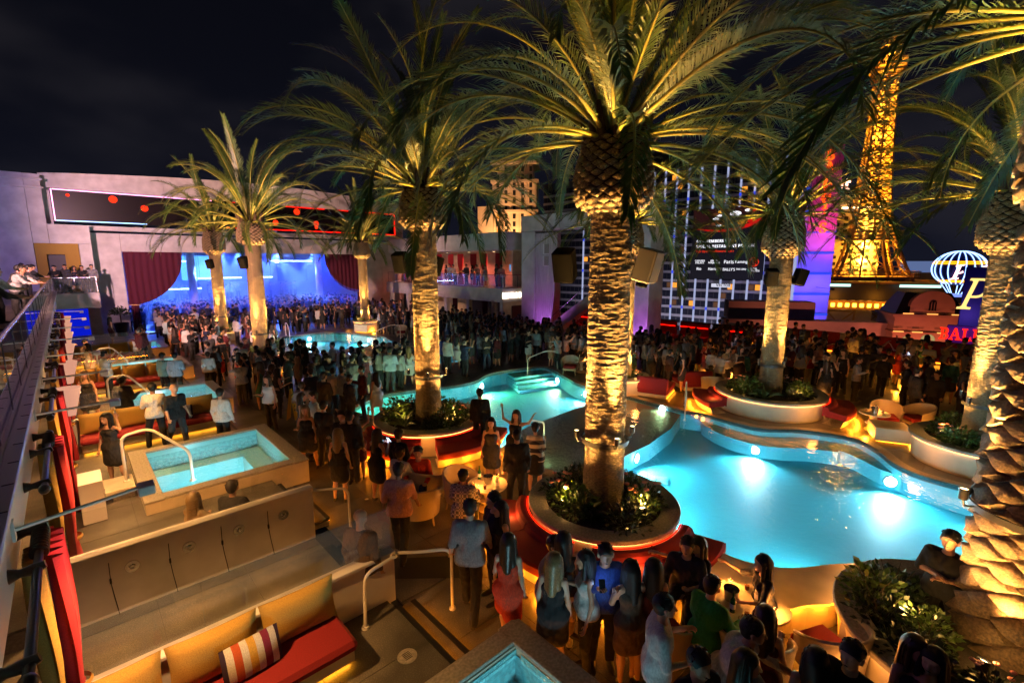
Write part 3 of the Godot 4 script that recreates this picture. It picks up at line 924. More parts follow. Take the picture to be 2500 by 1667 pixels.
func curtain_panel(called: String, label: String, at: Vector3, w: float, h: float, turn: float, m: Material, group: String) -> Node3D:
	var t := thing(called, label, "curtain", at, turn, group)
	# gathered at a tie two fifths up
	var b := B.new()
	var d := drape(1.0, 1.0, 5, 0.10, 0.0, 40, 16)
	for k in range(0, d.v.size(), 3):
		var vv := []
		for q in 3:
			var p := d.v[k + q]
			var pinch := 1.0 - 0.55 * exp(-pow((p.y - 0.42) / 0.16, 2.0)) - 0.2 * (1.0 - p.y) * 0.5
			vv.append(Vector3((p.x - 0.5) * w * pinch, p.y * h, p.z * w * pinch * 1.3))
		b.tri(vv[0], vv[1], vv[2], d.n[k], d.n[k + 1], d.n[k + 2])
	part("drape", b, m, t)
	b = B.new()
	b.lathe([Vector2(w * 0.25, -0.05), Vector2(w * 0.27, 0), Vector2(w * 0.25, 0.05)], Vector3(0, h * 0.42, 0), 14)
	part("tieback", b, M.gold, t)
	return t

func wing() -> void:
	var X := 23.2
	var t := thing("side_wing", "two-storey white wing with a glazed balcony and draped cabanas above", "building", Vector3(X, 0, 0))
	var L := 17.3      # z -43.2 .. -25.9
	var zc := -34.55
	boxp("balcony_slab", Vector3(3.2, 2.8, zc), Vector3(6.4, 1.0, L), M.white_wall, t, 0.02)
	boxp("balcony_floor", Vector3(3.2, 3.31, zc), Vector3(6.3, 0.02, L - 0.1), M.deck_b, t)
	boxp("rear_wall", Vector3(5.6, 1.1, zc), Vector3(0.3, 2.3, L), M.cream, t)
	boxp("upper_rear_wall", Vector3(4.6, 4.75, zc), Vector3(0.25, 2.85, L), M.cream, t)
	boxp("roof_fascia", Vector3(2.9, 6.75, zc), Vector3(5.0, 1.3, L), M.white_wall, t, 0.02)
	boxp("end_wall", Vector3(3.2, 1.14, -26.1), Vector3(6.3, 2.28, 0.3), M.cream, t)
	boxp("doorway", Vector3(1.6, 1.0, -25.93), Vector3(1.3, 2.0, 0.06), M.black, t)
	boxp("dark_doors", Vector3(5.42, 1.0, -33), Vector3(0.06, 2.1, 8), M.black, t)
	for k in 6:
		boxp("column", Vector3(0.35, 1.15, -27.2 - k * 3.1), Vector3(0.35, 2.3, 0.35), M.white_wall, t, 0.02)
	for k in 5:
		boxp("cabana_divider", Vector3(3.6, 4.7, -27.8 - k * 3.2), Vector3(1.8, 2.8, 0.2), M.cream, t)
		# arched niche with a small screen on the back wall
		var zz := -29.4 - k * 3.2 + 0.0
		var tv := thing("wall_screen", "small lit television on a cabana wall of the balcony", "television", Vector3(X + 4.4, 4.75, zz), -PI / 2, "televisions in the balcony cabanas")
		boxp("bezel", Vector3(0, 0, 0), Vector3(1.0, 0.62, 0.06), M.black, tv, 0.01)
		boxp("display", Vector3(0, 0, 0.035), Vector3(0.92, 0.54, 0.01), emi("tv_display", Color(0.35, 0.6, 0.85), 0.9), tv)
		var lm := thing("ceiling_downlight", "small warm downlight over a balcony cabana", "downlight", Vector3(X + 2.2, 6.05, zz), 0, "downlights over the balcony")
		var b := B.new(); b.lathe([Vector2(0.0, 0.0), Vector2(0.1, 0.0), Vector2(0.13, 0.03)], Vector3.ZERO, 14)
		part("lamp_lens", b, M.lamp_face, lm)
		b = B.new(); b.lathe([Vector2(0.13, 0.03), Vector2(0.15, 0.0), Vector2(0.15, 0.05)], Vector3.ZERO, 14)
		part("trim", b, M.steel, lm)
		spot(lm, Vector3(0, -0.05, 0), Vector3(0.4, -3, 0), Color(1.0, 0.45, 0.36), 7, 65, 0.1)
		for s in [-0.9, 0.9]:
			curtain_panel("cabana_curtain", "scarlet tied-back curtain of a balcony cabana", Vector3(X + 1.9, 3.32, zz + s + 0.05), 0.75, 2.6, -PI / 2, M.red_cloth, "scarlet curtains along the balcony")
	for z in [-27.8, -31.6, -35.0]:
		curtain_panel("column_curtain", "dark red tied curtain hung on a ground-floor column of the wing", Vector3(X - 0.1, 0.02, z), 0.6, 2.3, -PI / 2, M.crimson, "dark red curtains under the balcony")
	var r := thing("balcony_railing", "glass balustrade with steel handrail along the wing balcony", "railing", Vector3(X + 0.1, 3.32, 0))
	glass_rail(r, Vector3(0, 0, -42.9), Vector3(0, 0, -26.0), 0.96)
	var r2 := thing("balcony_railing", "short return of glass balustrade above the restrooms sign", "railing", Vector3(X + 0.1, 3.32, -26.0))
	glass_rail(r2, Vector3(0.05, 0, 0), Vector3(5.9, 0, 0), 0.96)
	var sg := thing("restroom_sign", "lit white lettering reading RESTROOMS on the balcony edge", "sign", Vector3(X + 1.1, 2.62, -25.88))
	var f := text("lettering", "RESTROOMS", 0.44, 0.05, emi("sign_white", Color(1.0, 0.9, 0.8), 3.0), sg, Transform3D(Basis().scaled(Vector3(0.75, 1, 1)), Vector3(0.1, 0.16, 0.04)), false, true)
	for k in 4:
		var lm := thing("ceiling_downlight", "warm downlight under the wing balcony", "downlight", Vector3(X + 2.6, 2.27, -28.5 - k * 3.6), 0, "downlights under the balcony")
		var b := B.new(); b.lathe([Vector2(0.0, 0.0), Vector2(0.09, 0.0), Vector2(0.12, 0.03)], Vector3.ZERO, 12)
		part("lamp_lens", b, M.lamp_face, lm)
		spot(lm, Vector3(0, -0.05, 0), Vector3(0, -3, 0), WARM, 3.5, 70, 0.1)
	# lounge seat on the left end of the balcony, blue lit
	var sofa := thing("balcony_sofa", "low magenta sofa at the far end of the balcony", "sofa", Vector3(X + 1.6, 3.32, -40.5), -PI / 2)
	boxp("seat", Vector3(0, 0.22, 0), Vector3(2.6, 0.42, 0.8), M.crimson, sofa, 0.04)
	boxp("backrest", Vector3(0, 0.55, -0.35), Vector3(2.6, 0.6, 0.2), M.crimson, sofa, 0.04)

# ---------------------------------------------------------------- white portal with sheer drape and stair
func portal() -> void:
	var t := thing("white_portal", "tall white free-standing portal with an opening onto the city", "portal", Vector3(24.0, 0, 0))
	boxp("leg", Vector3(0.5, 3.65, -23.9), Vector3(1.4, 7.3, 1.3), M.white_wall, t, 0.03)
	boxp("beam", Vector3(0.5, 7.85, -19.3), Vector3(1.4, 1.05, 10.6), M.white_wall, t, 0.03)
	boxp("pillar", Vector3(0.6, 3.65, -14.95), Vector3(1.5, 7.3, 1.25), M.white_wall, t, 0.03)
	boxp("rear_wall", Vector3(1.9, 4.2, -23.4), Vector3(1.2, 8.2, 0.3), M.white_wall, t)
	var rod := thing("drape_rail", "black curtain rail across the portal opening", "rail", Vector3(23.9, 7.2, -19.5))
	var b := B.new(); b.tube([Vector3(0, 0, -3.8), Vector3(0, 0, 3.8)], [0.035], 8)
	part("rail", b, M.black, rod)
	for k in 10:
		b = B.new(); b.lathe([Vector2(0.05, -0.02), Vector2(0.06, 0), Vector2(0.05, 0.02)], Vector3(0, -0.02, -3.6 + k * 0.18), 10, Basis(Vector3.RIGHT, PI / 2))
		part("ring", b, M.black, rod)
	var sh := thing("sheer_drape", "long sheer white drape hanging in the portal", "curtain", Vector3(23.95, 0.3, -23.2), -PI / 2)
	var st := cloth("sheer", Color(0.75, 0.72, 0.74), 0.2)
	st.backlight_enabled = true; st.backlight = Color(0.6, 0.6, 0.6)
	part("drape", drape(1.9, 6.85, 8, 0.07, 0.35), st, sh)
	# stair rising right behind the portal
	var s := thing("stair", "white stair with glass railing rising inside the portal", "stair", Vector3(25.6, 0, -22.4))
	for k in 17:
		boxp("step", Vector3(0, 0.5 + k * 0.155, k * 0.2), Vector3(1.5, 0.16, 0.24), M.white_wall, s)
	b = B.new()
	b.quad(Vector3(-0.78, 0.1, -0.2), Vector3(-0.78, 0.9, -0.2), Vector3(-0.78, 3.3, 3.4), Vector3(-0.78, 2.5, 3.4), Vector3(-1, 0, 0))
	b.quad(Vector3(-0.82, 0.1, -0.2), Vector3(-0.82, 0.9, -0.2), Vector3(-0.82, 3.3, 3.4), Vector3(-0.82, 2.5, 3.4), Vector3(-1, 0, 0))
	part("stringer", b, M.white_wall, s)
	boxp("landing", Vector3(0, 3.0, 4.6), Vector3(1.5, 0.25, 2.4), M.white_wall, s)
	glass_rail(s, Vector3(-0.72, 3.12, 3.5), Vector3(-0.72, 3.12, 5.8), 1.0)
	var hr := B.new()
	hr.tube([Vector3(-0.72, 1.4, -0.2), Vector3(-0.72, 4.1, 3.4)], [0.025], 8)
	for k in 6: hr.tube([Vector3(-0.72, 0.6 + k * 0.47, k * 0.66), Vector3(-0.72, 1.5 + k * 0.47, k * 0.66)], [0.014], 6)
	part("handrail", hr, M.steel, s)
	# wall loudspeakers in the portal
	for q in [[24.2, 6.1, -22.2], [24.2, 5.3, -22.2]]:
		var sp := thing("wall_speaker", "white loudspeaker mounted inside the portal", "loudspeaker", Vector3(q[0], q[1], q[2]), -0.7, "white loudspeakers in the portal")
		boxp("cabinet", Vector3.ZERO, Vector3(0.9, 0.7, 0.5), M.white_gloss, sp, 0.03)
		boxp("grille", Vector3(0, 0, 0.26), Vector3(0.8, 0.6, 0.02), M.stone_trim, sp)
	# violet wash on the portal from a lamp at its foot
	for q in [[22.6, -21.6, 2.6], [22.8, -14.2, 3.0]]:
		var lm := thing("wash_lamp", "small violet wash lamp on the paving at the portal's foot", "lamp", Vector3(q[0], 0.0, q[1]), 0, "violet wash lamps")
		boxp("lamp_body", Vector3(0, 0.1, 0), Vector3(0.3, 0.2, 0.2), M.black, lm, 0.01)
		boxp("lamp_lens", Vector3(0.0, 0.205, 0), Vector3(0.24, 0.02, 0.15), emi("lens_violet", Color(0.7, 0.35, 1), 5), lm)
		spot(lm, Vector3(0, 0.25, 0), Vector3(1.6, 4, -1.0), Color(0.80, 0.45, 0.95), q[2] * 2.2, 50, 0.1)
	# parapet of the lounge at the roof's edge and the red sofas along it
	var pr := thing("roof_parapet", "low cream parapet with amber glow along the lounge edge", "parapet", Vector3(34.2, 0, 0))
	boxp("wall", Vector3(0, 0.45, -5.5), Vector3(0.3, 0.9, 17), M.cream, pr, 0.02)
	boxp("cap", Vector3(0, 0.93, -5.5), Vector3(0.4, 0.06, 17.1), M.stone_trim, pr, 0.01)
	for k in 5:
		var so := thing("lounge_sofa", "long dark red roof-edge sofa, %s from the right end of the parapet" % ORD[k], "sofa", Vector3(32.6, 0, 1.0 - k * 3.1), -PI / 2, "red sofas along the roof edge")
		boxp("seat", Vector3(0, 0.3, 0), Vector3(2.5, 0.3, 0.9), M.red_seat, so, 0.05)
		boxp("base", Vector3(0, 0.08, 0), Vector3(2.4, 0.14, 0.8), M.cream, so)
		boxp("backrest", Vector3(0, 0.75, -0.42), Vector3(2.5, 0.75, 0.22), M.red_seat, so, 0.06)
		boxp("light_strip", Vector3(0, 0.12, 0.43), Vector3(2.3, 0.03, 0.02), M.led_amber, so)
		area(so, Vector3(0, 0.12, 0.47), Vector3(0, -0.1, 1), Vector2(2.3, 0.03), Color(1.0, 0.6, 0.14), 0.9)
	for k in 6:
		var so := thing("lounge_sofa", "red sofa with red light line, %s from the parapet towards the portal" % ORD[k], "sofa", Vector3(29.5 - k * 0.1, 0, -12.2 - k * 2.2), -PI / 2, "red sofas near the pillar")
		boxp("seat", Vector3(0, 0.3, 0), Vector3(2.0, 0.3, 0.9), M.red_seat, so, 0.05)
		boxp("base", Vector3(0, 0.08, 0), Vector3(1.9, 0.14, 0.8), M.cream, so)
		boxp("backrest", Vector3(0, 0.85, -0.42), Vector3(2.0, 0.95, 0.22), M.red_seat, so, 0.06)
		boxp("light_strip", Vector3(0, 1.0, -0.29), Vector3(1.9, 0.035, 0.03), M.led_red, so)
		area(so, Vector3(0, 1.0, -0.2), Vector3(0, 0.6, 1), Vector2(1.9, 0.04), Color(1, 0.1, 0.05), 0.5)
	var gr := thing("edge_railing", "glass balustrade at the roof edge between pillar and parapet", "railing", Vector3(31.0, 0, 0))
	glass_rail(gr, Vector3(0, 0, -26), Vector3(0, 0, -11.5), 1.2, 2.4)

# ---------------------------------------------------------------- terrace over the cabanas, on the left
func terrace() -> void:
	var t := thing("terrace", "white upper terrace whose edge runs over the cabanas towards the hall", "terrace", Vector3(0, 0, 0))
	boxp("floor", Vector3(-3.9, 3.25, -20.5), Vector3(6.6, 0.3, 45), M.deck_b, t)
	boxp("fascia", Vector3(-0.76, 2.95, -20.4), Vector3(0.30, 0.94, 44), M.white_gloss, t, 0.015)
	boxp("gutter_lip", Vector3(-0.545, 3.40, -20.4), Vector3(0.13, 0.06, 44), M.white_gloss, t, 0.01)
	for k in 60:         # drain slots along the white ledge
		boxp("slot", Vector3(-0.53, 3.4315, -1.2 - k * 0.6), Vector3(0.07, 0.006, 0.014), M.black, t)
	boxp("ceiling", Vector3(-2.0, 3.05, -20.4), Vector3(2.5, 0.1, 44), M.white_wall, t)
	boxp("cabana_back_wall", Vector3(-3.3, 1.7, -20.4), Vector3(0.2, 2.7, 44), M.white_wall, t)
	# glass balustrade
	var r := thing("terrace_railing", "long glass balustrade along the terrace edge with violet reflections", "railing", Vector3(-0.66, 3.42, 0))
	glass_rail(r, Vector3(0, 0, -41.5), Vector3(0, 0, -0.35), 0.88, 1.6, M.dim_glass)
	var r2 := thing("terrace_railing", "curved end of the glass balustrade in front of the yellow doorway", "railing", Vector3(0, 3.32, -40.4))
	glass_rail(r2, Vector3(-0.66, 0, 0), Vector3(1.4, 0, 0.2), 0.95, 1.0)
	# terrace lounge lamps and low tables further along
	for k in 5:
		var tb := thing("terrace_table", "small round steel table with a candle on the upper terrace", "table", Vector3(-2.4 - 0.3 * (k % 2), 3.4, -9.0 - k * 5.5), 0, "tables on the upper terrace")
		var b := B.new(); b.lathe([Vector2(0, 0.74), Vector2(0.33, 0.74), Vector2(0.35, 0.72), Vector2(0.33, 0.70), Vector2(0.04, 0.69)], Vector3.ZERO, 20)
		part("top", b, M.steel, tb)
		b = B.new(); b.tube([Vector3(0, 0, 0), Vector3(0, 0.7, 0)], [0.035], 10); b.lathe([Vector2(0, 0.03), Vector2(0.22, 0.02), Vector2(0.24, 0)], Vector3.ZERO, 16)
		part("pedestal", b, M.steel, tb)
		candle(Vector3(-2.4 - 0.3 * (k % 2), 4.145, -9.0 - k * 5.5))

func candle(at: Vector3, lit := 0.25) -> void:
	var c := thing("candle_glass", "small candle burning in a clear glass on a table", "candle", at, 0, "candles on the tables")
	var b := B.new()
	b.lathe([Vector2(0.0, 0.004), Vector2(0.035, 0.004), Vector2(0.04, 0.09), Vector2(0.037, 0.09), Vector2(0.032, 0.01)], Vector3.ZERO, 12)
	part("glass", b, M.glass, c)
	b = B.new(); b.lathe([Vector2(0, 0.03), Vector2(0.03, 0.03), Vector2(0.03, 0.008)], Vector3.ZERO, 10)
	part("wax", b, mat("wax", 0.7, 0.45, 0.25, 0.5), c)
	b = B.new(); b.ball(Vector3(0, 0.055, 0), Vector3(0.009, 0.022, 0.009), 6, 5)
	part("flame", b, M.candle, c)
	if lit > 0: omni(c, Vector3(0, 0.13, 0), Color(1.0, 0.6, 0.25), lit, 0.02)

func hoop(called: String, label: String, pts: Array, m: Material, group := "", r := 0.024) -> void:
	var t := thing(called, label, "handrail", pts[0], 0, group)
	# round the corners
	var o := []
	var p0: Vector3 = pts[0]
	for k in pts.size():
		var p: Vector3 = pts[k] - p0
		if k == 0 or k == pts.size() - 1: o.append(p); continue
		var a: Vector3 = pts[k - 1] - p0
		var c: Vector3 = pts[k + 1] - p0
		var d := minf(0.16, 0.45 * minf(p.distance_to(a), p.distance_to(c)))
		var q0 := p + (a - p).normalized() * d
		var q1 := p + (c - p).normalized() * d
		for s in 6: 
			var u := s / 5.0
			o.append(q0.lerp(p, u).lerp(p.lerp(q1, u), u))
	var b := B.new(); b.tube(o, [r], 10)
	part("rail", b, m, t)
	for e in [0, pts.size() - 1]:
		var q: Vector3 = pts[e] - p0
		b = B.new(); b.lathe([Vector2(r, 0.03), Vector2(r * 2.0, 0.025), Vector2(r * 2.2, 0.0)], q, 14)
		part("flange", b, m, t)

func pillow_point(size: Vector3, N: int, i: int, j: int, s: float) -> Vector3:
	var u := i / float(N) * 2.0 - 1.0
	var w := j / float(N) * 2.0 - 1.0
	var bulge := pow(maxf(0.0, (1.0 - pow(absf(u), 2.6)) * (1.0 - pow(absf(w), 2.6))), 0.55)
	var ins := 1.0 - 0.06 * (1.0 - w * w) * absf(u) - 0.06 * (1.0 - u * u) * absf(w)
	return Vector3(u * size.x * 0.5 * ins, w * size.y * 0.5 * ins, s * size.z * 0.5 * (bulge + 0.04 + 0.05 * bulge * sin(u * 5.0 + w * 3.0)))

func cushion(called: String, size: Vector3, m: Material, parent: Node, xf: Transform3D) -> MeshInstance3D:
	# pillow with pinched corners and a seam
	var b := B.new()
	var N := 10
	for s in [-1.0, 1.0]:
		for i in N:
			for j in N:
				var q := []
				var nn := []
				for e in [[i, j], [i + 1, j], [i + 1, j + 1], [i, j + 1]]:
					q.append(pillow_point(size, N, e[0], e[1], s))
					var du: Vector3 = pillow_point(size, N, mini(e[0] + 1, N), e[1], s) - pillow_point(size, N, maxi(e[0] - 1, 0), e[1], s)
					var dv: Vector3 = pillow_point(size, N, e[0], mini(e[1] + 1, N), s) - pillow_point(size, N, e[0], maxi(e[1] - 1, 0), s)
					var x := du.cross(dv).normalized()
					nn.append(x if x.z * s > 0 else -x)
				b.quads(q[0], q[1], q[2], q[3], nn[0], nn[1], nn[2], nn[3])
	var o := part(called, b, m, parent)
	o.transform = xf
	return o

func striped(at: Vector3, turn: float, tilt: float, label: String) -> void:
	var t := thing("striped_pillow", label, "pillow", at, turn, "striped pillows on the benches")
	var cols := ["stripe_navy", "stripe_white", "stripe_orange", "stripe_white", "stripe_yellow", "stripe_white", "stripe_plum", "stripe_white", "stripe_navy"]
	cloth("stripe_navy", Color(0.03, 0.01, 0.04)); cloth("stripe_white", Color(0.75, 0.70, 0.62)); cloth("stripe_orange", Color(0.55, 0.09, 0.015)); cloth("stripe_yellow", Color(0.70, 0.40, 0.05)); cloth("stripe_plum", Color(0.25, 0.015, 0.06))
	# one pillow shape, cut into sewn stripes
	var w := [0.05, 0.08, 0.09, 0.08, 0.09, 0.08, 0.09, 0.08, 0.05]
	var tot := 0.69
	var holder := Transform3D(Basis(Vector3.RIGHT, tilt), Vector3(0, 0.2, 0))
	var x := 0.0
	for k in 9:
		var b := B.new()
		var N := 8
		for s in [-1.0, 1.0]:
			for i in 2:
				for j in N:
					var q := []
					var nn := []
					for e in [[i, j], [i + 1, j], [i + 1, j + 1], [i, j + 1]]:
						var u: float = ((x + w[k] * e[0] * 0.5) / tot) * 2.0 - 1.0
						var ww: float = e[1] / float(N) * 2.0 - 1.0
						var bl := pow(maxf(0.0, (1.0 - pow(absf(u), 2.6)) * (1.0 - pow(absf(ww), 2.6))), 0.55)
						q.append(holder * Vector3(u * 0.3, ww * 0.2, s * 0.09 * (bl + 0.04)))
						nn.append((holder.basis * Vector3(u * 0.5, ww * 0.5, s)).normalized())
					b.quads(q[0], q[1], q[2], q[3], nn[0], nn[1], nn[2], nn[3])
		x += w[k]
		part("stripe", b, M[cols[k]], t)

func bench(at: Vector3, turn: float, L: float, n: int, label: String) -> Node3D:
	# built-in bench: red seat pad over a white box with a light strip below, mustard back cushions
	var t := thing("cabana_bench", label, "bench", at, turn, "cushioned cabana benches")
	boxp("base", Vector3(0, 0.15, -0.06), Vector3(L - 0.02, 0.20, 0.66), M.cream, t, 0.01)
	boxp("plinth", Vector3(0, 0.025, -0.12), Vector3(L - 0.1, 0.05, 0.5), M.black, t)
	boxp("seat_pad", Vector3(0, 0.33, 0.0), Vector3(L, 0.15, 0.78), M.red_seat, t, 0.05)
	boxp("light_strip", Vector3(0, 0.045, 0.15), Vector3(L - 0.1, 0.025, 0.02), M.led_amber, t)
	area(t, Vector3(0, 0.05, 0.2), Vector3(0, -0.25, 1.0), Vector2(L - 0.1, 0.03), Color(1.0, 0.64, 0.14), 1.3)
	for k in n:
		var w := L / n
		cushion("back_cushion", Vector3(w - 0.02, 0.56, 0.24), M.mustard, t, Transform3D(Basis(Vector3.RIGHT, -0.16), Vector3(-L * 0.5 + w * (k + 0.5), 0.66, -0.26)))
	return t

const ORD := ["first", "second", "third", "fourth", "fifth", "sixth", "seventh", "eighth", "ninth", "tenth"]
func cabanas() -> void:
	# low partition walls that carry glass screens
	for q in [[-5.9, 3.07, "low white partition wall with a glass screen behind the near bench"], [-8.75, 2.95, "low white partition wall with round fittings and a glass screen beside the hot tub"], [-16.9, 2.9, "low white partition wall with a glass screen behind the yellow bench"], [-24.0, 2.9, "low white partition wall with a glass screen by the third hot tub"], [-31.0, 2.9, "low white partition wall with a glass screen by the far hot tub"]]:
		var t := thing("partition_wall", q[2], "wall", Vector3(0, 0, q[0]), 0, "partition walls between the cabanas")
		var x0 := -0.45
		var L: float = q[1] - x0
		boxp("wall", Vector3(x0 + L * 0.5, 0.50, 0), Vector3(L, 1.0, 0.14), M.white_wall, t, 0.006)
		boxp("coping", Vector3(x0 + L * 0.5, 1.02, 0.01), Vector3(L + 0.02, 0.05, 0.2), M.white_wall, t, 0.008)
		for k in 3:
			boxp("glass_screen", Vector3(x0 + L * (k + 0.5) / 3.0, 1.365, -0.02), Vector3(L / 3.0 - 0.012, 0.63, 0.014), M.glass, t)
		if q[0] != -5.9: boxp("light_strip", Vector3(x0 + L * 0.5, 0.36, -0.08), Vector3(L - 0.3, 0.02, 0.02), M.led_amber, t)  # strip added out of sight behind the wall to light the tub amber
		if q[0] != -5.9: area(t, Vector3(x0 + L * 0.5, 0.38, -0.11), Vector3(x0 + L * 0.5, 0.36, -2.5), Vector2(L - 0.3, 0.03), AMBER, 1.5)
		if q[0] == -8.75:
			for k in 4:
				var x := 0.25 + k * 0.72
				var b := B.new(); b.lathe([Vector2(0, 0.03), Vector2(0.03, 0.035), Vector2(0.045, 0.02), Vector2(0.085, 0.018), Vector2(0.095, 0.0)], Vector3(x, 0.68, 0.071), 20, Basis(Vector3.RIGHT, PI / 2))
				part("round_fitting", b, M.steel, t)
				b = B.new()
				b.tube([Vector3(x - 0.26, 0.86, 0.09), Vector3(x - 0.265, 0.6, 0.095)], [0.006], 6)
				b.box(Vector3(x - 0.265, 0.57, 0.095), Vector3(0.025, 0.07, 0.025))
				b.tube([Vector3(x - 0.265, 0.55, 0.095), Vector3(x - 0.25, 0.35, 0.1), Vector3(x - 0.22, 0.03, 0.14)], [0.006], 6)
				part("hanging_cable", b, M.black, t)
	bench(Vector3(0.75, CAB, -5.35), 0, 2.7, 3, "bench with red seat and mustard cushions against the near partition wall")
	bench(Vector3(1.35, CAB, -16.3), 0, 3.1, 4, "bench with red seat and mustard cushions behind the woman by the hot tub")
	bench(Vector3(1.2, CAB, -23.4), 0, 3.0, 4, "bench with red seat and mustard cushions by the third hot tub")
	bench(Vector3(1.2, CAB, -30.4), 0, 3.0, 4, "bench with red seat and mustard cushions by the far hot tub")
	striped(Vector3(1.05, CAB + 0.38, -5.38), 0.06, -0.35, "pillow with orange, yellow and plum stripes on the near bench")
	striped(Vector3(2.0, CAB + 0.38, -16.3), -0.1, -0.4, "pillow with dark and orange stripes on the bench behind the hot tub")
	# hoop handrails
	hoop("handrail", "cream handrail on the near end of the lit steps", [Vector3(2.45, CAB, -5.55), Vector3(2.5, 1.05, -5.6), Vector3(3.02, 1.0, -5.75)], M.cream_rail, "step handrails")
	hoop("handrail", "cream handrail bending down onto the deck beside the near partition", [Vector3(3.1, 0.98, -5.85), Vector3(3.35, 1.0, -5.6), Vector3(3.75, 1.0, -5.35), Vector3(3.75, 0.0, -5.35)], M.cream_rail, "step handrails")
	hoop("handrail", "cream handrail bending down onto the deck beside the far partition", [Vector3(2.98, 0.95, -8.7), Vector3(3.5, 0.95, -8.35), Vector3(3.5, 0.0, -8.35)], M.cream_rail, "step handrails")
	hoop("handrail", "large cream hoop handrail over the step of the hot tub with pink glints", [Vector3(0.47, CAB + 0.25, -12.7), Vector3(0.47, 1.55, -12.7), Vector3(0.95, 1.65, -12.6), Vector3(1.61, 1.0, -12.4), Vector3(1.61, 0.3, -12.4)], M.cream_rail, "tub handrails", 0.03)
	hoop("handrail", "cream hoop handrail into the hot tub behind the yellow bench", [Vector3(0.6, CAB, -19.9), Vector3(0.6, 1.5, -19.9), Vector3(1.1, 1.55, -19.9), Vector3(1.6, 0.9, -19.8), Vector3(1.6, 0.3, -19.8)], M.cream_rail, "tub handrails", 0.03)
	hoop("handrail", "cream hoop handrail into the third hot tub", [Vector3(0.6, CAB, -26.9), Vector3(0.6, 1.5, -26.9), Vector3(1.1, 1.55, -26.9), Vector3(1.6, 0.9, -26.8), Vector3(1.6, 0.3, -26.8)], M.cream_rail, "tub handrails", 0.03)
	for q in [[15.95, -15.99, 17.21, -15.18, "cream handrail over the steps of the middle pool"], [15.42, -7.6, 16.2, -8.0, "cream hoop handrail at the corner of the sunning shelf"], [9.7, -9.03, 8.3, -8.6, "cream hoop handrail by the dancing woman at the shelf"], [15.0, -29.6, 16.6, -29.2, "cream hoop handrail at the far pool's edge"], [11.0, -34.6, 11.2, -36.0, "cream handrail at the stage end of the far pool"]]:
		hoop("handrail", q[4], [Vector3(q[0], -0.3, q[1]), Vector3(q[0], 0.62, q[1]), Vector3(lerpf(q[0], q[2], 0.6), 0.95, lerpf(q[1], q[3], 0.6)), Vector3(q[2], 0.9, q[3]), Vector3(q[2], 0.0, q[3])], M.cream_rail, "pool handrails", 0.027)
	# tub step with the lit underside
	var st := thing("tub_step", "pale stone step in front of the hot tub handrail", "step", Vector3(0.34, CAB, -12.7))
	boxp("slab", Vector3(0, 0.19, 0), Vector3(0.5, 0.12, 0.8), M.cream, st, 0.01)
	boxp("leg", Vector3(0.05, 0.065, 0), Vector3(0.36, 0.13, 0.66), M.stone_trim, st)
	# curtain rods with rings, drapes, wall lamps and spot arms along the fascia
	for k in 9:
		var z := -5.0 - k * 3.4
		var t := thing("curtain_rod", "dark turned-wood curtain rod, %s from the near bench" % ORD[k], "curtain rod", Vector3(-0.44, 2.70, z), 0, "curtain rods under the terrace")
		var b := B.new(); b.tube([Vector3(0, 0, -1.15), Vector3(0, 0, 1.15)], [0.032], 12)
		part("rod", b, M.dark_wood, t)
		var rb := B.new()
		rb.lathe([Vector2(0.04, -0.018), Vector2(0.062, -0.014), Vector2(0.068, 0.0), Vector2(0.062, 0.014), Vector2(0.04, 0.018)], Vector3.ZERO, 16, Basis(Vector3.RIGHT, PI / 2))
		var rm := rb.mesh(M.dark_wood)
		for j in 9: put("ring", rm, t, Vector3(0, -0.01, -1.05 + j * 0.055 + 0.0))
		for s in [-1.12, 1.0, -0.3]:
			b = B.new()
			b.tube([Vector3(-0.19, 0.0, s), Vector3(-0.1, 0.0, s), Vector3(-0.02, 0, s), Vector3(0.05, 0.02, s)], [0.07, 0.035, 0.05, 0.03], 10)
			part("bracket", b, M.dark_wood, t)
		for s in [-1.2, 1.2]:
			b = B.new(); b.ball(Vector3(0, 0, s), Vector3(0.055, 0.055, 0.075))
			part("finial", b, M.dark_wood, t)
		var c := thing("cabana_drape", "tall red drape tied with gold cord, %s from the near bench" % ORD[k], "curtain", Vector3(-0.36, CAB, z - 0.85), PI / 2, "red drapes of the cabanas")
		var d := drape(1.0, 1.0, 5, 0.10, 0.0, 36, 14)
		for layer in 2:
			b = B.new()
			for q in range(0, d.v.size(), 3):
				var vv := []
				for e in 3:
					var p := d.v[q + e]
					var pinch := 1.0 - 0.45 * exp(-pow((p.y - 0.36) / 0.17, 2.0))
					vv.append(Vector3((p.x - 0.5) * (0.72 if layer == 0 else 0.5) * pinch - (0.0 if layer == 0 else 0.22), p.y * 2.36, p.z * 1.1 * pinch - 0.12 * layer))
				b.tri(vv[0], vv[1], vv[2], d.n[q], d.n[q + 1], d.n[q + 2])
			part("drape" if layer == 0 else "lining", b, M.red_cloth if layer == 0 else M.mustard, c)
		b = B.new(); b.lathe([Vector2(0.11, -0.03), Vector2(0.125, 0), Vector2(0.11, 0.03)], Vector3(0, 0.85, 0), 14)
		part("tieback", b, M.gold, c)
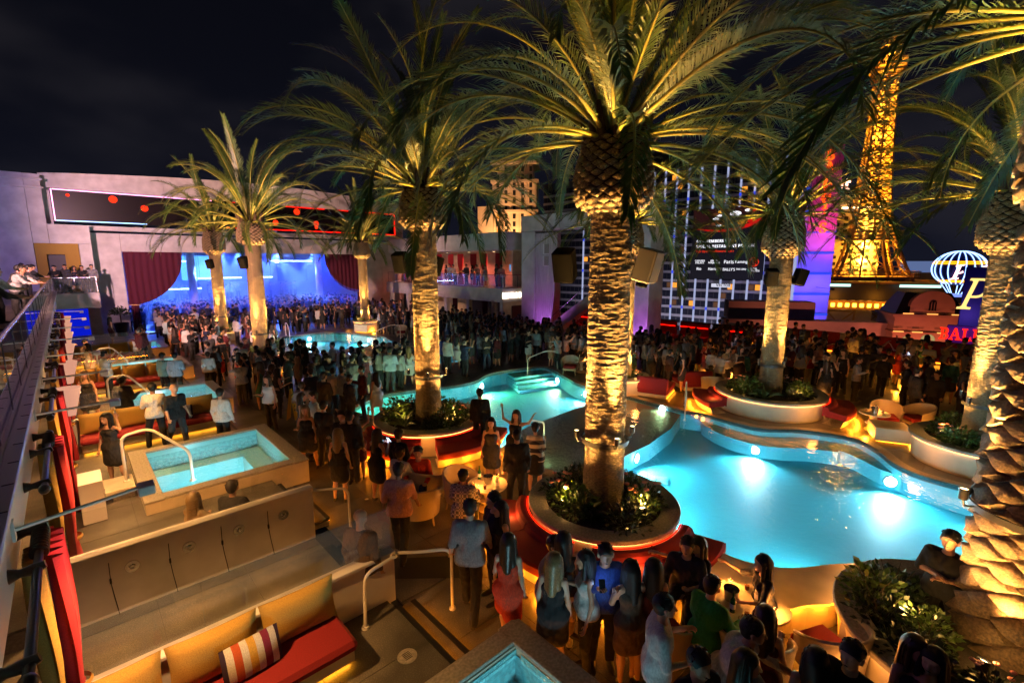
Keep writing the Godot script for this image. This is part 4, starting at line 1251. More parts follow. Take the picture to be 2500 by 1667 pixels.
	for k in 6:
		var z := -15.0 - k * 4.1
		var t := thing("wall_lamp", "white tapered glowing wall lamp, %s from the big hot tub" % ORD[k], "wall lamp", Vector3(-0.28, 2.0, z), 0, "white tapered lamps under the terrace")
		var b := B.new()
		b.lathe([Vector2(0.10, -0.36), Vector2(0.26, 0.30), Vector2(0.25, 0.30), Vector2(0.09, -0.35)], Vector3.ZERO, 18)
		part("shade", b, emi("lamp_shade_glow", Color(1.0, 0.70, 0.58), 0.5), t)
		b = B.new(); b.lathe([Vector2(0, 0.2), Vector2(0.2, 0.2)], Vector3.ZERO, 16)
		part("lamp_lens", b, emi("lamp_soft", Color(1.0, 0.75, 0.5), 1.2), t)
		boxp("bracket", Vector3(-0.25, 0, 0), Vector3(0.25, 0.08, 0.08), M.dark_metal, t)
		spot(t, Vector3(0, 0.32, 0), Vector3(0, 2, 0), WARM, 0.6, 60, 0.1)
	var ai := 0
	for z in [-5.0, -8.76, -11.4, -14.2, -17.1, -20.2, -23.4, -27.0]:
		var t := thing("spot_arm", "thin white spotlight arm, %s from the near bench" % ORD[ai], "spotlight", Vector3(-0.5, 3.2, z), 0, "spotlight arms on the terrace edge")
		ai += 1
		var b := B.new(); b.tube([Vector3(0, 0, 0), Vector3(0.78, -0.05, -0.35)], [0.016], 8)
		part("arm", b, M.white_gloss, t)
		boxp("lamp_box", Vector3(0.83, -0.08, -0.37), Vector3(0.13, 0.09, 0.16), M.white_gloss, t, 0.01)
		for s in [-0.035, 0.035]:
			b = B.new(); b.lathe([Vector2(0, -0.004), Vector2(0.014, -0.004), Vector2(0.018, 0.0)], Vector3(0.83 + s, -0.126, -0.37), 10)
			part("lamp_lens", b, M.lamp_face, t)
		boxp("mount", Vector3(-0.005, 0, 0), Vector3(0.02, 0.16, 0.08), M.white_gloss, t)
		spot(t, Vector3(0.83, -0.16, -0.37), Vector3(1.1, -3.2, -0.3), Color(1.0, 0.72, 0.40), 8.5, 60, 0.05)
		spot(t, Vector3(0.80, -0.16, -0.40), Vector3(0.12, -1.6, -0.9), Color(1.0, 0.70, 0.55), 2.2, 42, 0.05)
	for q in [[2.62, CAB, -4.75, "round floor drain beside the near bench"], [4.6, 0.0, -4.1, "round floor drain on the deck by the lit steps"], [4.9, 0.0, -13.6, "round floor drain among the crowd"]]:
		var t := thing("floor_drain", q[3], "drain", Vector3(q[0], q[1] + 0.002, q[2]))
		var b := B.new(); b.lathe([Vector2(0.0, 0.004), Vector2(0.09, 0.004), Vector2(0.11, 0.006), Vector2(0.125, 0.0)], Vector3.ZERO, 24)
		part("cover", b, M.stone_trim, t)
		for k in 5: boxp("slot", Vector3(0, 0.006, -0.05 + k * 0.025), Vector3(0.1, 0.004, 0.008), M.black, t)
	for q in [[4.55, -6.1], [5.0, -3.7], [4.35, -9.4], [5.6, -5.9]]:
		var t := thing("paper_napkin", "crumpled white paper napkin dropped on the deck", "napkin", Vector3(q[0], 0.012, q[1]), rf(0, 6), "dropped napkins")
		var b := B.new(); b.ball(Vector3.ZERO, Vector3(0.05, 0.012, 0.035), 7, 4); 
		part("paper", b, M.stripe_white, t)
	# small white side table in front of a drape
	for z in [-11.9, -20.0]:
		var t := thing("side_cabinet", "narrow white cabinet beside a red cabana drape", "cabinet", Vector3(-0.1, CAB, z), 0, "white cabinets in the cabanas")
		boxp("carcass", Vector3(0, 0.4, 0), Vector3(0.35, 0.8, 0.7), M.white_gloss, t, 0.008)
		boxp("door_panel", Vector3(0.178, 0.4, 0), Vector3(0.008, 0.7, 0.6), M.white_wall, t)
		boxp("handle", Vector3(0.19, 0.5, 0.2), Vector3(0.015, 0.12, 0.015), M.steel, t)

# ---------------------------------------------------------------- palms
var fronds := []
var boss_small: ArrayMesh
var nz := FastNoiseLite.new()

func make_frond(e0: float, droop: float, L: float, sd: int, nl := 88) -> ArrayMesh:
	var r := RandomNumberGenerator.new()
	r.seed = sd
	var N := 22
	var pts := []
	var p := Vector3.ZERO
	var side := r.randf_range(-0.10, 0.10)
	for k in N + 1:
		pts.append(p)
		var t := float(k) / N
		var an := e0 - droop * pow(t, 1.7)
		p += Vector3(cos(an), sin(an), side * t) * (L / N)
	var rad := []
	for k in N + 1: rad.append(lerpf(0.040, 0.006, pow(float(k) / N, 0.7)))
	var rb := B.new(); rb.tube(pts, rad, 6, false)
	var lb := B.new()
	for k in nl:
		for s in [-1.0, 1.0]:
			var t := lerpf(0.10, 0.995, (k + r.randf_range(-0.3, 0.3)) / nl)
			var f := t * N
			var i := mini(int(f), N - 1)
			var q: Vector3 = pts[i].lerp(pts[i + 1], f - i)
			var d: Vector3 = (pts[i + 1] - pts[i]).normalized()
			var bi = d.cross(Vector3.UP if absf(d.y) < 0.95 else Vector3.RIGHT).normalized() * s
			var up = bi.cross(d) * s
			if up.y < 0: up = -up
			var len := 0.52 * pow(sin(PI * clampf(0.12 + t * 0.80, 0, 1)), 0.6) * r.randf_range(0.8, 1.1)
			if t < 0.2: len *= 0.55
			var fan := r.randf_range(0.1, 0.75)
			var dir = (bi * (0.75 - 0.35 * t) + d * (0.62 + 0.5 * t) + up * fan * 0.62).normalized()
			var w := 0.0125 if t > 0.2 else 0.007
			var acr = dir.cross(up).normalized() * w
			var m1 = q + dir * len * 0.5
			var tip = q + dir * len * 0.97 + Vector3(0, -len * r.randf_range(0.08, 0.3), 0)
			var n1 = dir.cross(acr).normalized()
			if n1.dot(up) < 0: n1 = -n1
			lb.tri(q - acr * 0.6, m1 - acr, m1 + acr, n1, n1, n1)
			lb.tri(q - acr * 0.6, m1 + acr, q + acr * 0.6, n1, n1, n1)
			var n2 = (tip - m1).cross(acr).normalized()
			if n2.dot(up) < 0: n2 = -n2
			lb.tri(m1 - acr, tip, m1 + acr, n2, n2, n2)
	var am := rb.mesh(M.rachis)
	return lb.mesh(M.leaf, am)

func boss(w: float, h: float, z: float, sd := 0) -> ArrayMesh:
	# cut leaf base: a diamond with a raised, slightly tilted face
	var b := B.new()
	var o := [Vector3(-w * 0.5, 0, 0), Vector3(-w * 0.2, h * 0.36, 0), Vector3(0, h * 0.5, 0), Vector3(w * 0.2, h * 0.36, 0), Vector3(w * 0.5, 0, 0), Vector3(w * 0.22, -h * 0.38, 0), Vector3(0, -h * 0.5, 0), Vector3(-w * 0.22, -h * 0.38, 0)]
	var i := []
	for k in 8:
		var q: Vector3 = o[k]
		i.append(Vector3(q.x * 0.86, q.y * 0.80 - h * 0.03, z * (0.75 - 0.45 * q.y / h + 0.12 * sin(k * 2.1 + sd))))
	var c := Vector3(0, -h * 0.02, z * 0.80)
	for k in 8:
		var k2 := (k + 1) % 8
		var fn: Vector3 = ((o[k] + o[k2]) * 0.5).normalized()
		b.quad(o[k] - Vector3(0, 0, 0.04), o[k2] - Vector3(0, 0, 0.04), i[k2], i[k], (fn + Vector3(0, 0, 0.5)).normalized())
		var nn: Vector3 = (i[k] - c).cross(i[k2] - c).normalized()
		if nn.z < 0: nn = -nn
		var e1: Vector3 = (nn + Vector3(i[k].x / w, i[k].y / h, 0) * 1.3).normalized()
		var e2: Vector3 = (nn + Vector3(i[k2].x / w, i[k2].y / h, 0) * 1.3).normalized()
		b.tri(c, i[k], i[k2], Vector3(0, -0.1, 1).normalized(), e1, e2)
	return b.mesh(M.scale)

func palm(called_label: String, x: float, z: float, hb: float, ht: float, near: bool, sd: int, count: int, r0 := 0.36, big := false, flen := 1.0, y0 := 0.35) -> Node3D:
	var r := RandomNumberGenerator.new()
	r.seed = sd
	var t := thing("palm_tree", called_label, "palm tree", Vector3(x, 0, z), 0.0, "date palms around the pools")
	# trunk
	var b := B.new()
	var seg := 44 if near else 26
	var dy := 0.03 if near else 0.07
	var rows := int((hb + 0.1 - y0) / dy)
	var R := []
	for j in rows + 1:
		var y := y0 + j * dy
		var ring := []
		for i in seg:
			var an := TAU * i / seg
			var f := r0 * (1.0 + 0.22 * exp(-(y - y0) * 2.2)) 
			var nn := nz.get_noise_3d(cos(an) * 60 + sd * 31, y * 760.0, sin(an) * 60)
			var n2 := nz.get_noise_3d(cos(an) * 22 + sd * 17, y * 60.0 + 500, sin(an) * 22)
			ring.append(f + 0.013 * nn + 0.012 * n2)
		R.append(ring)
	for j in rows:
		for i in seg:
			var i2 := (i + 1) % seg
			var q := []
			for e in [[j, i], [j, i2], [j + 1, i2], [j + 1, i]]:
				var an: float = TAU * e[1] / seg
				q.append(Vector3(cos(an) * R[e[0]][e[1]], y0 + e[0] * dy, sin(an) * R[e[0]][e[1]]))
			var mid: Vector3 = (q[0] + q[2]) * 0.5
			var fn: Vector3 = (q[1] - q[0]).cross(q[3] - q[0]).normalized()
			if fn.dot(Vector3(mid.x, 0, mid.z)) < 0: fn = -fn
			b.quad(q[0], q[1], q[2], q[3], fn)
	part("trunk", b, M.bark, t)
	var made := 0
	var sm := B.new()
	if big:      # the old leaf bases are still on this trunk
		var bm := [boss(0.50, 0.31, 0.12, 1), boss(0.48, 0.30, 0.14, 2), boss(0.52, 0.32, 0.11, 3)]
		var row := 0
		var y := 0.45
		while y < hb + 0.2:
			var n := 8
			for k in n:
				var an := TAU * (k + 0.5 * (row % 2)) / n + r.randf_range(-0.06, 0.06) + row * 0.05
				var rr := r0 * (1.0 + 0.18 * exp(-(y - 0.4) * 1.6)) - 0.01
				var o := put("leaf_base", bm[r.randi() % 3], t, Vector3.ZERO, M.scale_old)
				var out := Vector3(cos(an), 0, sin(an))
				o.transform = Transform3D(Basis(Vector3(-sin(an), 0, cos(an)) * -1.0, Vector3.UP, out).rotated(Vector3(sin(an), 0, -cos(an)), -0.22).rotated(out, r.randf_range(-0.09, 0.09)), out * rr + Vector3(0, y + r.randf_range(-0.02, 0.02), 0))
				made += 1
			y += 0.155
			row += 1
	# swollen top under the crown, covered with cut leaf bases
	var prof := []
	var RB := r0 * (1.78 if not big else 1.35)
	for k in 15:
		var u := k / 14.0
		var rr := lerpf(r0 * 0.95, RB, smoothstep(0.0, 0.28, u)) * (1.0 - 0.17 * smoothstep(0.55, 1.0, u))
		prof.append(Vector2(rr - 0.02, hb + (ht - hb) * u))
	prof.append(Vector2(0.0, ht + 0.25))
	b = B.new(); b.lathe(prof, Vector3.ZERO, 28)
	part("crown_base", b, M.fibre_dark, t)
	var n := 17 if not big else 11
	var sz := TAU * RB / n
	var bms := [boss(sz * 0.93, sz * 0.54, 0.06, 1), boss(sz * 0.90, sz * 0.50, 0.075, 2), boss(sz * 0.95, sz * 0.56, 0.055, 5)]
	var hrow := sz * 0.33
	var rw := 0
	var y := hb + 0.05
	while y < ht - 0.02:
		var u := (y - hb) / (ht - hb)
		var rr := lerpf(r0 * 0.95, RB, smoothstep(0.0, 0.28, u)) * (1.0 - 0.17 * smoothstep(0.55, 1.0, u))
		var du := 0.01
		var rr2 := lerpf(r0 * 0.95, RB, smoothstep(0.0, 0.28, u + du)) * (1.0 - 0.17 * smoothstep(0.55, 1.0, u + du))
		var tilt := atan2(rr2 - rr, du * (ht - hb))
		for k in n:
			var an := TAU * (k + 0.5 * (rw % 2)) / n + r.randf_range(-0.025, 0.025)
			var out := Vector3(cos(an), 0, sin(an))
			var tang := Vector3(sin(an), 0, -cos(an))
			var bs := Basis(tang, Vector3.UP, out).rotated(tang, -tilt * -1.0 if false else tilt)
			bs = bs.scaled(Vector3.ONE) * (rr / RB)
			var xf := Transform3D(bs, out * (rr - 0.03) + Vector3(0, y + r.randf_range(-0.012, 0.012), 0))
			if near and made < 300:
				var o := put("leaf_base", bms[r.randi() % 3], t)
				o.transform = xf
				made += 1
			else:
				var am: ArrayMesh = bms[r.randi() % 3]
				var ar := am.surface_get_arrays(0)
				var vs: PackedVector3Array = ar[Mesh.ARRAY_VERTEX]
				var ns: PackedVector3Array = ar[Mesh.ARRAY_NORMAL]
				var nb := bs.inverse().transposed()
				for e in vs.size():
					sm.v.append(xf * vs[e]); sm.n.append((nb * ns[e]).normalized())
		y += hrow
		rw += 1
	if sm.v.size(): part("leaf_bases", sm, M.scale, t).set_meta("kind", "stuff")
	# boots: dry petiole stubs round the top
	var bt := B.new(); bt.tube([Vector3(0, 0, 0), Vector3(0.10, 0.28, 0), Vector3(0.16, 0.5, 0)], [0.085, 0.06, 0.03], 6)
	var btm := bt.mesh(M.boot)
	for k in 13:
		var o := put("petiole_stub", btm, t, Vector3.ZERO)
		var an := TAU * k / 13.0 + r.randf_range(-0.15, 0.15)
		o.transform = Transform3D(Basis(Vector3.UP, an).scaled(Vector3.ONE * r.randf_range(0.7, 1.2)), Vector3(cos(an), 0, -sin(an)) * RB * 0.68 + Vector3(0, ht - 0.06, 0))
	# crown
	for k in count:
		var u := (k + 0.5) / count
		var lev := clampi(int(u * 6.0 + r.randf_range(-0.4, 0.4)), 0, 5)
		var o := put("frond", fronds[lev][r.randi() % 3], t)
		var an := k * 2.39996 + r.randf_range(-0.2, 0.2)
		var sc := flen * r.randf_range(0.85, 1.12)
		o.transform = Transform3D((Basis(Vector3.UP, an) * Basis(Vector3.RIGHT, r.randf_range(-0.35, 0.35))).scaled(Vector3.ONE * sc), Vector3(cos(an), 0, -sin(an)) * lerpf(0.06, RB * 0.62, u) + Vector3(0, ht + lerpf(0.28, -0.02, u), 0))
	# one dry frond hanging down
	return t

func hanging_frond(t: Node3D, an: float, y: float, rad: float, sc: float) -> void:
	var o := put("hanging_frond", fronds[6][0], t)
	o.transform = Transform3D(Basis(Vector3.UP, an).scaled(Vector3.ONE * sc), Vector3(cos(an), 0, -sin(an)) * rad + Vector3(0, y, 0))

func palm_collar(x: float, z: float, y: float, r: float, e: float, label: String, n := 4, up := true) -> void:
	var t := thing("palm_light_collar", label, "light collar", Vector3(x, y, z), 0, "steel lamp collars on the palm trunks")
	var b := B.new()
	b.lathe([Vector2(r + 0.05, -0.04), Vector2(r + 0.075, -0.04), Vector2(r + 0.075, 0.04), Vector2(r + 0.05, 0.04)], Vector3.ZERO, 30)
	part("band", b, M.dark_metal, t)
	for k in n:
		var an := TAU * (k + 0.35) / n
		var d := Vector3(cos(an), 0, sin(an))
		b = B.new()
		b.tube([d * (r + 0.06), d * (r + 0.17), d * (r + 0.19) + Vector3(0, 0.10, 0)], [0.014], 6)
		part("bracket", b, M.dark_metal, t)
		b = B.new()
		b.lathe([Vector2(0.0, 0.08), Vector2(0.045, 0.08), Vector2(0.05, 0.22), Vector2(0.044, 0.22), Vector2(0.04, 0.20)], d * (r + 0.19), 12)
		var cup := part("lamp_cup", b, M.dark_metal, t)
		b = B.new(); b.lathe([Vector2(0.0, 0.205), Vector2(0.041, 0.205)], d * (r + 0.19), 12)
		part("lamp_lens", b, M.lamp_face, t)
		spot(t, d * (r + 0.19) + Vector3(0, 0.24, 0), d * (r - 0.12) + Vector3(0, 4.0, 0), Color(1.0, 0.74, 0.38), e, 15, 0.04, 0.8)

func dull(key: String) -> StandardMaterial3D:
	var m := mat(key, 0.005, 0.005, 0.005, 0.9)
	m.metallic_specular = 0.1
	return m

func speaker(at: Vector3, turn: float, tilt: float, pale: bool, label: String) -> void:
	var t := thing("loudspeaker", label, "loudspeaker", at, turn, "loudspeakers strapped to the palms")
	var bs := Basis(Vector3.RIGHT, tilt)
	var b := B.new(); b.cbox(Vector3(0, 0, 0), Vector3(0.36, 0.56, 0.32), 0.02, bs)
	part("cabinet", b, mat("cabinet_grey", 0.10, 0.09, 0.08, 0.6) if pale else dull("cabinet_black"), t)
	b = B.new(); b.box(bs * Vector3(0, 0, 0.165), Vector3(0.32, 0.50, 0.02), bs)
	part("grille", b, mat("grille", 0.12, 0.10, 0.085, 0.7, 0, "terrazzo", 6.0) if pale else dull("grille_dark"), t)
	b = B.new(); b.bar(Vector3(0, 0, -0.15), Vector3(0, 0.05, -0.45), 0.05)
	part("bracket", b, M.dark_metal, t)

# ---------------------------------------------------------------- planters and shrubs
var shrubs := []
func leaf_cluster(n: int, r: Vector3, leaf: float, sd: int, m: Material, spiky := false) -> ArrayMesh:
	var g := RandomNumberGenerator.new()
	g.seed = sd
	var b := B.new()
	for k in n:
		var d := Vector3(g.randfn(), absf(g.randfn()) * 0.9 + 0.15, g.randfn()).normalized()
		var p := d * r * pow(g.randf(), 0.4)
		if spiky:
			var a := TAU * k / n * 5.0
			d = Vector3(cos(a), g.randf_range(0.5, 1.8), sin(a)).normalized()
			p = Vector3(0, 0.02, 0)
		var l := leaf * g.randf_range(0.7, 1.3)
		var dir := (d + Vector3(g.randfn(), g.randfn(), g.randfn()) * (0.45 if not spiky else 0.06)).normalized()
		var x := dir.cross(Vector3(g.randfn(), g.randfn(), g.randfn())).normalized() * l * (0.22 if not spiky else 0.05)
		var nn := dir.cross(x).normalized()
		if nn.y < 0: nn = -nn
		var mid := p + dir * l * 0.5 + nn * l * 0.06
		var tip := p + dir * l + Vector3(0, -l * (0.12 if not spiky else 0.2), 0)
		b.tri(p, mid - x, mid + x, nn, nn, nn)
		b.tri(mid - x, tip, mid + x, nn, nn, nn)
	return b.mesh(m)

func shrub(at: Vector3, kind: int, sc: float, label: String, group: String) -> void:
	var t := thing(["leafy_shrub", "glossy_shrub", "spiky_plant", "flowering_plant"][kind], label, "plant", at, rf(0, TAU), group)
	t.scale = Vector3.ONE * sc
	if kind != 2:
		var b := B.new()
		for k in 5:
			var a := TAU * k / 5.0
			b.tube([Vector3.ZERO, Vector3(cos(a) * 0.10, 0.25, sin(a) * 0.10), Vector3(cos(a) * 0.22, 0.5, sin(a) * 0.22)], [0.012, 0.008, 0.004], 5)
		part("stem", b, M.boot, t)
	var f := put("foliage", shrubs[kind][rng.randi() % shrubs[kind].size()], t)
	if kind == 3:
		for k in 9:
			var bl := put("blossom", shrubs[4][0], t, Vector3(rf(-0.3, 0.3), rf(0.32, 0.5), rf(-0.3, 0.3)))

func planter(x: float, z: float, R: float, label: String, h := 0.68, lit := true, boxed := false) -> void:
	var t := thing("round_planter", label, "planter", Vector3(x, 0, z), 0, "round palm planters")
	var b := B.new()
	b.lathe([Vector2(R - 0.06, 0.0), Vector2(R, h - 0.10), Vector2(R, h - 0.1)], Vector3.ZERO, 56)
	b.lathe([Vector2(R - 0.06, -0.02), Vector2(R - 0.02, h - 0.10)], Vector3.ZERO, 4)
	part("wall", b, M.cream, t)
	b = B.new()
	b.lathe([Vector2(R - 0.02, h - 0.09), Vector2(R + 0.05, h - 0.085), Vector2(R + 0.06, h - 0.07), Vector2(R + 0.06, h - 0.015), Vector2(R + 0.045, h), Vector2(R - 0.27, h), Vector2(R - 0.29, h - 0.015), Vector2(R - 0.29, h - 0.2)], Vector3.ZERO, 56)
	part("rim", b, M.stone_trim, t)
	b = B.new(); b.lathe([Vector2(0, h - 0.08), Vector2(R * 0.6, h - 0.06), Vector2(R - 0.28, h - 0.13)], Vector3.ZERO, 30)
	part("soil", b, M.soil, t)
	if lit:
		b = B.new(); b.lathe([Vector2(R + 0.012, h - 0.098), Vector2(R + 0.035, h - 0.098), Vector2(R + 0.035, h - 0.092)], Vector3.ZERO, 56)
		part("light_strip", b, M.led_planter, t)
		for k in 4:
			var a := TAU * k / 4.0 + 0.6
			var d := Vector3(cos(a), 0, sin(a))
			omni(t, d * (R + 0.42) + Vector3(0, h - 0.2, 0), Color(1.0, 0.62, 0.28), 0.2, 0.12)

func ground_spot(at: Vector3, to: Vector3, e: float, label: String) -> void:
	var t := thing("planter_spotlight", label, "spotlight", at, 0, "small spotlights in the planters")
	var d := (to - at).normalized()
	var bs := Basis(Quaternion(Vector3.UP, d))
	var b := B.new()
	b.lathe([Vector2(0.0, -0.12), Vector2(0.05, -0.12), Vector2(0.06, 0.0), Vector2(0.052, 0.0), Vector2(0.05, -0.02)], Vector3(0, 0.22, 0), 12, bs)
	part("can", b, M.dark_metal, t)
	b = B.new(); b.lathe([Vector2(0.0, -0.015), Vector2(0.05, -0.015)], Vector3(0, 0.22, 0), 12, bs)
	part("lamp_lens", b, M.lamp_face, t)
	b = B.new(); b.tube([Vector3(0, -0.1, 0), Vector3(0, 0.16, 0)], [0.012], 6)
	part("stake", b, M.dark_metal, t)
	spot(t, Vector3(0, 0.22, 0) + d * 0.03, to - at, Color(1.0, 0.72, 0.36), e, 30, 0.05, 0.9)
	omni(t, Vector3(0, 0.22, 0) + d * 0.08, Color(1.0, 0.74, 0.38), 0.22, 0.05)

const SFX := [" beside the red curved sofa", " left of the middle pool", " at the far pool's left edge", " close to the stage curtain", " beyond the far pool", " in the wide bed across the pool", " at the right end of the pool", " behind the tall trunk"]
func palms() -> void:
	nz.seed = 5; nz.frequency = 0.02; nz.fractal_octaves = 3
	var lf := mat("leaf", 0.075, 0.135, 0.020, 0.42, 0, "grain", 1.2)
	lf.backlight_enabled = true; lf.backlight = Color(0.35, 0.4, 0.12)
	mat("rachis", 0.36, 0.34, 0.05, 0.5, 0, "grain", 1.5)
	var bk := mat("bark", 0.33, 0.235, 0.125, 0.9, 0, "fibre", 1.0, 2.2)
	bk.uv1_scale = Vector3(0.9, 4.5, 0.9)
	mat("scale", 0.36, 0.25, 0.13, 0.75, 0, "fibre", 2.2, 0.5)
	mat("scale_old", 0.20, 0.125, 0.058, 0.8, 0, "fibre", 1.6, 0.8)
	mat("fibre_dark", 0.035, 0.02, 0.010, 0.95, 0, "fibre", 2.0)
	mat("boot", 0.17, 0.10, 0.045, 0.8, 0, "fibre", 3.0)
	emi("led_planter", Color(1.0, 0.66, 0.34), 11.0)
	var sl := mat("shrub_leaf", 0.085, 0.15, 0.028, 0.35, 0, "grain", 3)
	sl.backlight_enabled = true; sl.backlight = Color(0.3, 0.4, 0.1)
	mat("shrub_dark", 0.02, 0.045, 0.015, 0.3, 0, "grain", 3)
	mat("agave", 0.11, 0.15, 0.05, 0.5, 0, "grain", 3)
	mat("petal", 0.62, 0.20, 0.16, 0.6)
	for q in [[1.45, 0.85, 4.3], [1.18, 1.5, 4.6], [0.92, 1.85, 4.7], [0.66, 1.9, 4.6], [0.36, 1.7, 4.4], [0.0, 1.35, 4.0]]:
		var v := []
		for s in 3: v.append(make_frond(q[0], q[1] * (0.85 + 0.15 * s), q[2], int(q[0] * 100) + s))
		fronds.append(v)
	fronds.append([make_frond(-0.35, 1.15, 3.4, 99, 100)])
	for k in 3: 
		pass
	shrubs = [[leaf_cluster(420, Vector3(0.42, 0.55, 0.42), 0.12, 1, M.shrub_leaf), leaf_cluster(380, Vector3(0.40, 0.62, 0.40), 0.13, 2, M.shrub_leaf)], [leaf_cluster(420, Vector3(0.45, 0.42, 0.45), 0.11, 3, M.shrub_dark)], [leaf_cluster(40, Vector3.ONE, 0.55, 4, M.agave, true)], [leaf_cluster(300, Vector3(0.36, 0.36, 0.36), 0.10, 6, M.shrub_dark)]]
	var pb := B.new()
	for k in 9:
		var a := TAU * k / 9.0
		var d := Vector3(cos(a), 0.5, sin(a)).normalized()
		pb.ball(d * 0.025, Vector3(0.024, 0.016, 0.024), 6, 4)
	shrubs.append([pb.mesh(M.petal)])
	# x, z, swollen top from, to, near, seed, fronds, planter radius, label
	var P := [
		[7.14, -5.08, 5.95, 7.25, true, 1, 74, 1.38, "tall date palm rising from the planter with a red curved sofa at the pool", 0.37],
		[7.5, -11.7, 5.98, 7.2, true, 2, 68, 1.55, "tall date palm left of the middle pool with a frond hanging over its trunk", 0.36],
		[7.0, -26.5, 5.96, 7.1, true, 3, 44, 1.25, "date palm by the left edge of the far pool in front of the stage", 0.37],
		[7.4, -36.8, 5.6, 7.2, false, 4, 40, 1.1, "slim date palm close to the stage curtain", 0.36],
		[17.0, -35.3, 5.4, 6.75, false, 5, 40, 0.9, "date palm in a square lit planter beyond the far pool", 0.33],
		[18.1, -5.8, 5.27, 6.8, true, 6, 54, 1.75, "date palm in the wide lit planter across the near pool", 0.36],
		[16.9, -0.3, 5.3, 6.85, true, 7, 50, 1.38, "date palm in the lit planter at the right end of the pool", 0.38],
		[16.3, -10.8, 5.4, 6.7, false, 8, 40, 1.0, "date palm partly hidden behind the tall trunk by the sofa", 0.33]]
	for q in P:
		var t := palm(q[8], q[0], q[1], q[2], q[3], q[4], q[5], q[6], q[9])
		if q[5] == 1:
			hanging_frond(t, 0.15, 6.95, 0.55, 1.15); hanging_frond(t, -0.6, 7.0, 0.5, 0.9)
		if q[5] == 2: hanging_frond(t, -2.2, 7.0, 0.52, 0.95)
		if q[5] == 6: hanging_frond(t, -1.0, 6.6, 0.5, 1.0); 
		if q[5] == 3: hanging_frond(t, -0.8, 6.9, 0.5, 0.7)
		var where: String = q[8].replace("tall date palm", "").replace("slim date palm", "").replace("date palm", "")
		palm_collar(q[0], q[1], 1.9 if q[5] < 3 else 1.6, q[9], 80.0, "steel ring of small uplights on the palm" + [" beside the red curved sofa", " left of the middle pool", " at the far pool's left edge", " close to the stage curtain", " beyond the far pool", " in the wide planter across the pool", " at the right end of the pool", " behind the tall trunk"][q[5] - 1], 4)
		planter(q[0], q[1], q[7], "round cream planter with lit rim under the palm" + [" beside the red curved sofa", " left of the middle pool", " at the far pool's left edge", " close to the stage curtain", " beyond the far pool", " in the wide bed across the pool", " at the right end of the pool", " behind the tall trunk"][q[5] - 1])
		var c := Vector3(q[0], 0.58, q[1])
		var R: float = q[7]
		var cam := Vector3(-q[0], 0, -q[1]).normalized()
		var sd := cam.cross(Vector3.UP)
		for s in [-1.0, 1.0]:
			ground_spot(c + cam * R * 0.30 + sd * s * R * 0.52, c + Vector3(0, 6.0, 0) - sd * s * 0.2, 56.0, "small black planter spotlight" + SFX[q[5] - 1] + (", left of its trunk" if s < 0 else ", right of its trunk"))
		var nsh: int = 9 if q[5] in [1, 2, 6, 7] else 5
		for k in nsh:
			var a := TAU * k / nsh + rf(-0.2, 0.2)
			var rr := rf(0.5, 0.68) * (R - 0.25) + 0.12
			var kind: int = [0, 3, 0, 1, 2, 0, 3, 1, 0][k % 9]
			var lb: String = ["bright leafy shrub under the palm", "dark glossy shrub under the palm", "spiky agave under the palm", "low plant with pink blossoms under the palm"][kind] + SFX[q[5] - 1]
			shrub(c + Vector3(cos(a) * rr, -0.02, sin(a) * rr), kind, rf(0.75, 1.15) * (0.9 if R < 1.3 else 1.05), lb, ["lit leafy shrubs", "dark shrubs", "agaves", "blossoming plants"][kind] + " in the palm planters")
	# the palm close on the right
	var t8 := palm("huge date palm with coarse leaf bases on its trunk beside the near right planter", 8.05, 0.55, 5.5, 7.6, true, 11, 52, 0.56, true, 1.05)
	palm_collar(8.05, 0.55, 2.3, 0.66, 110.0, "steel ring of uplights on the huge coarse palm trunk", 5)
	planter(7.75, 0.25, 1.55, "cream planter with dark shrubs under the huge coarse palm")
	for q in [[6.75, -0.35, 1, 1.2], [6.8, 0.3, 3, 1.0], [7.25, -0.75, 1, 1.25], [7.6, -0.9, 0, 1.3], [8.0, -0.75, 1, 1.3], [7.3, -0.3, 0, 1.0], [7.0, 0.9, 0, 1.1], [6.6, 0.75, 2, 1.0]]:
		shrub(Vector3(q[0], 0.56, q[1]), q[2], q[3] * 0.72, ["bright leafy shrub at the foot of the huge coarse palm", "dark bushy shrub at the foot of the huge coarse palm", "spiky plant at the foot of the huge coarse palm", "pink blossoming plant in the near right planter"][q[2]], "plants of the near right planter")
	ground_spot(Vector3(7.0, 0.62, 0.2), Vector3(7.9, 3.0, 0.5), 34.0, "small black spotlight shining up the huge coarse palm trunk")
	ground_spot(Vector3(7.35, 0.62, -0.55), Vector3(7.9, 3.0, 0.3), 34.0, "small black spotlight among shrubs below the huge coarse palm")
	# loudspeakers
	speaker(Vector3(6.5, 5.15, -5.6), -1.15, 0.35, false, "black loudspeaker on the palm beside the red curved sofa")
	speaker(Vector3(7.25, 5.15, -4.4), 0.15, 0.25, true, "grey loudspeaker on the palm beside the red curved sofa")
	speaker(Vector3(7.0, 5.2, -12.15), -1.0, 0.35, false, "black loudspeaker on the palm left of the middle pool")
	speaker(Vector3(8.0, 5.1, -11.9), 1.3, 0.3, false, "small dark loudspeaker right of the palm at the middle pool")
	speaker(Vector3(6.5, 5.2, -26.4), -0.9, 0.35, false, "black loudspeaker on the palm at the far pool")
	speaker(Vector3(7.0, 5.1, -36.5), -0.9, 0.3, false, "black loudspeaker on the palm close to the stage curtain")
	speaker(Vector3(17.6, 4.7, -5.9), -1.0, 0.3, false, "black loudspeaker on the palm across the near pool")
	speaker(Vector3(18.5, 4.7, -5.3), 0.8, 0.3, false, "second black loudspeaker on the palm across the near pool")
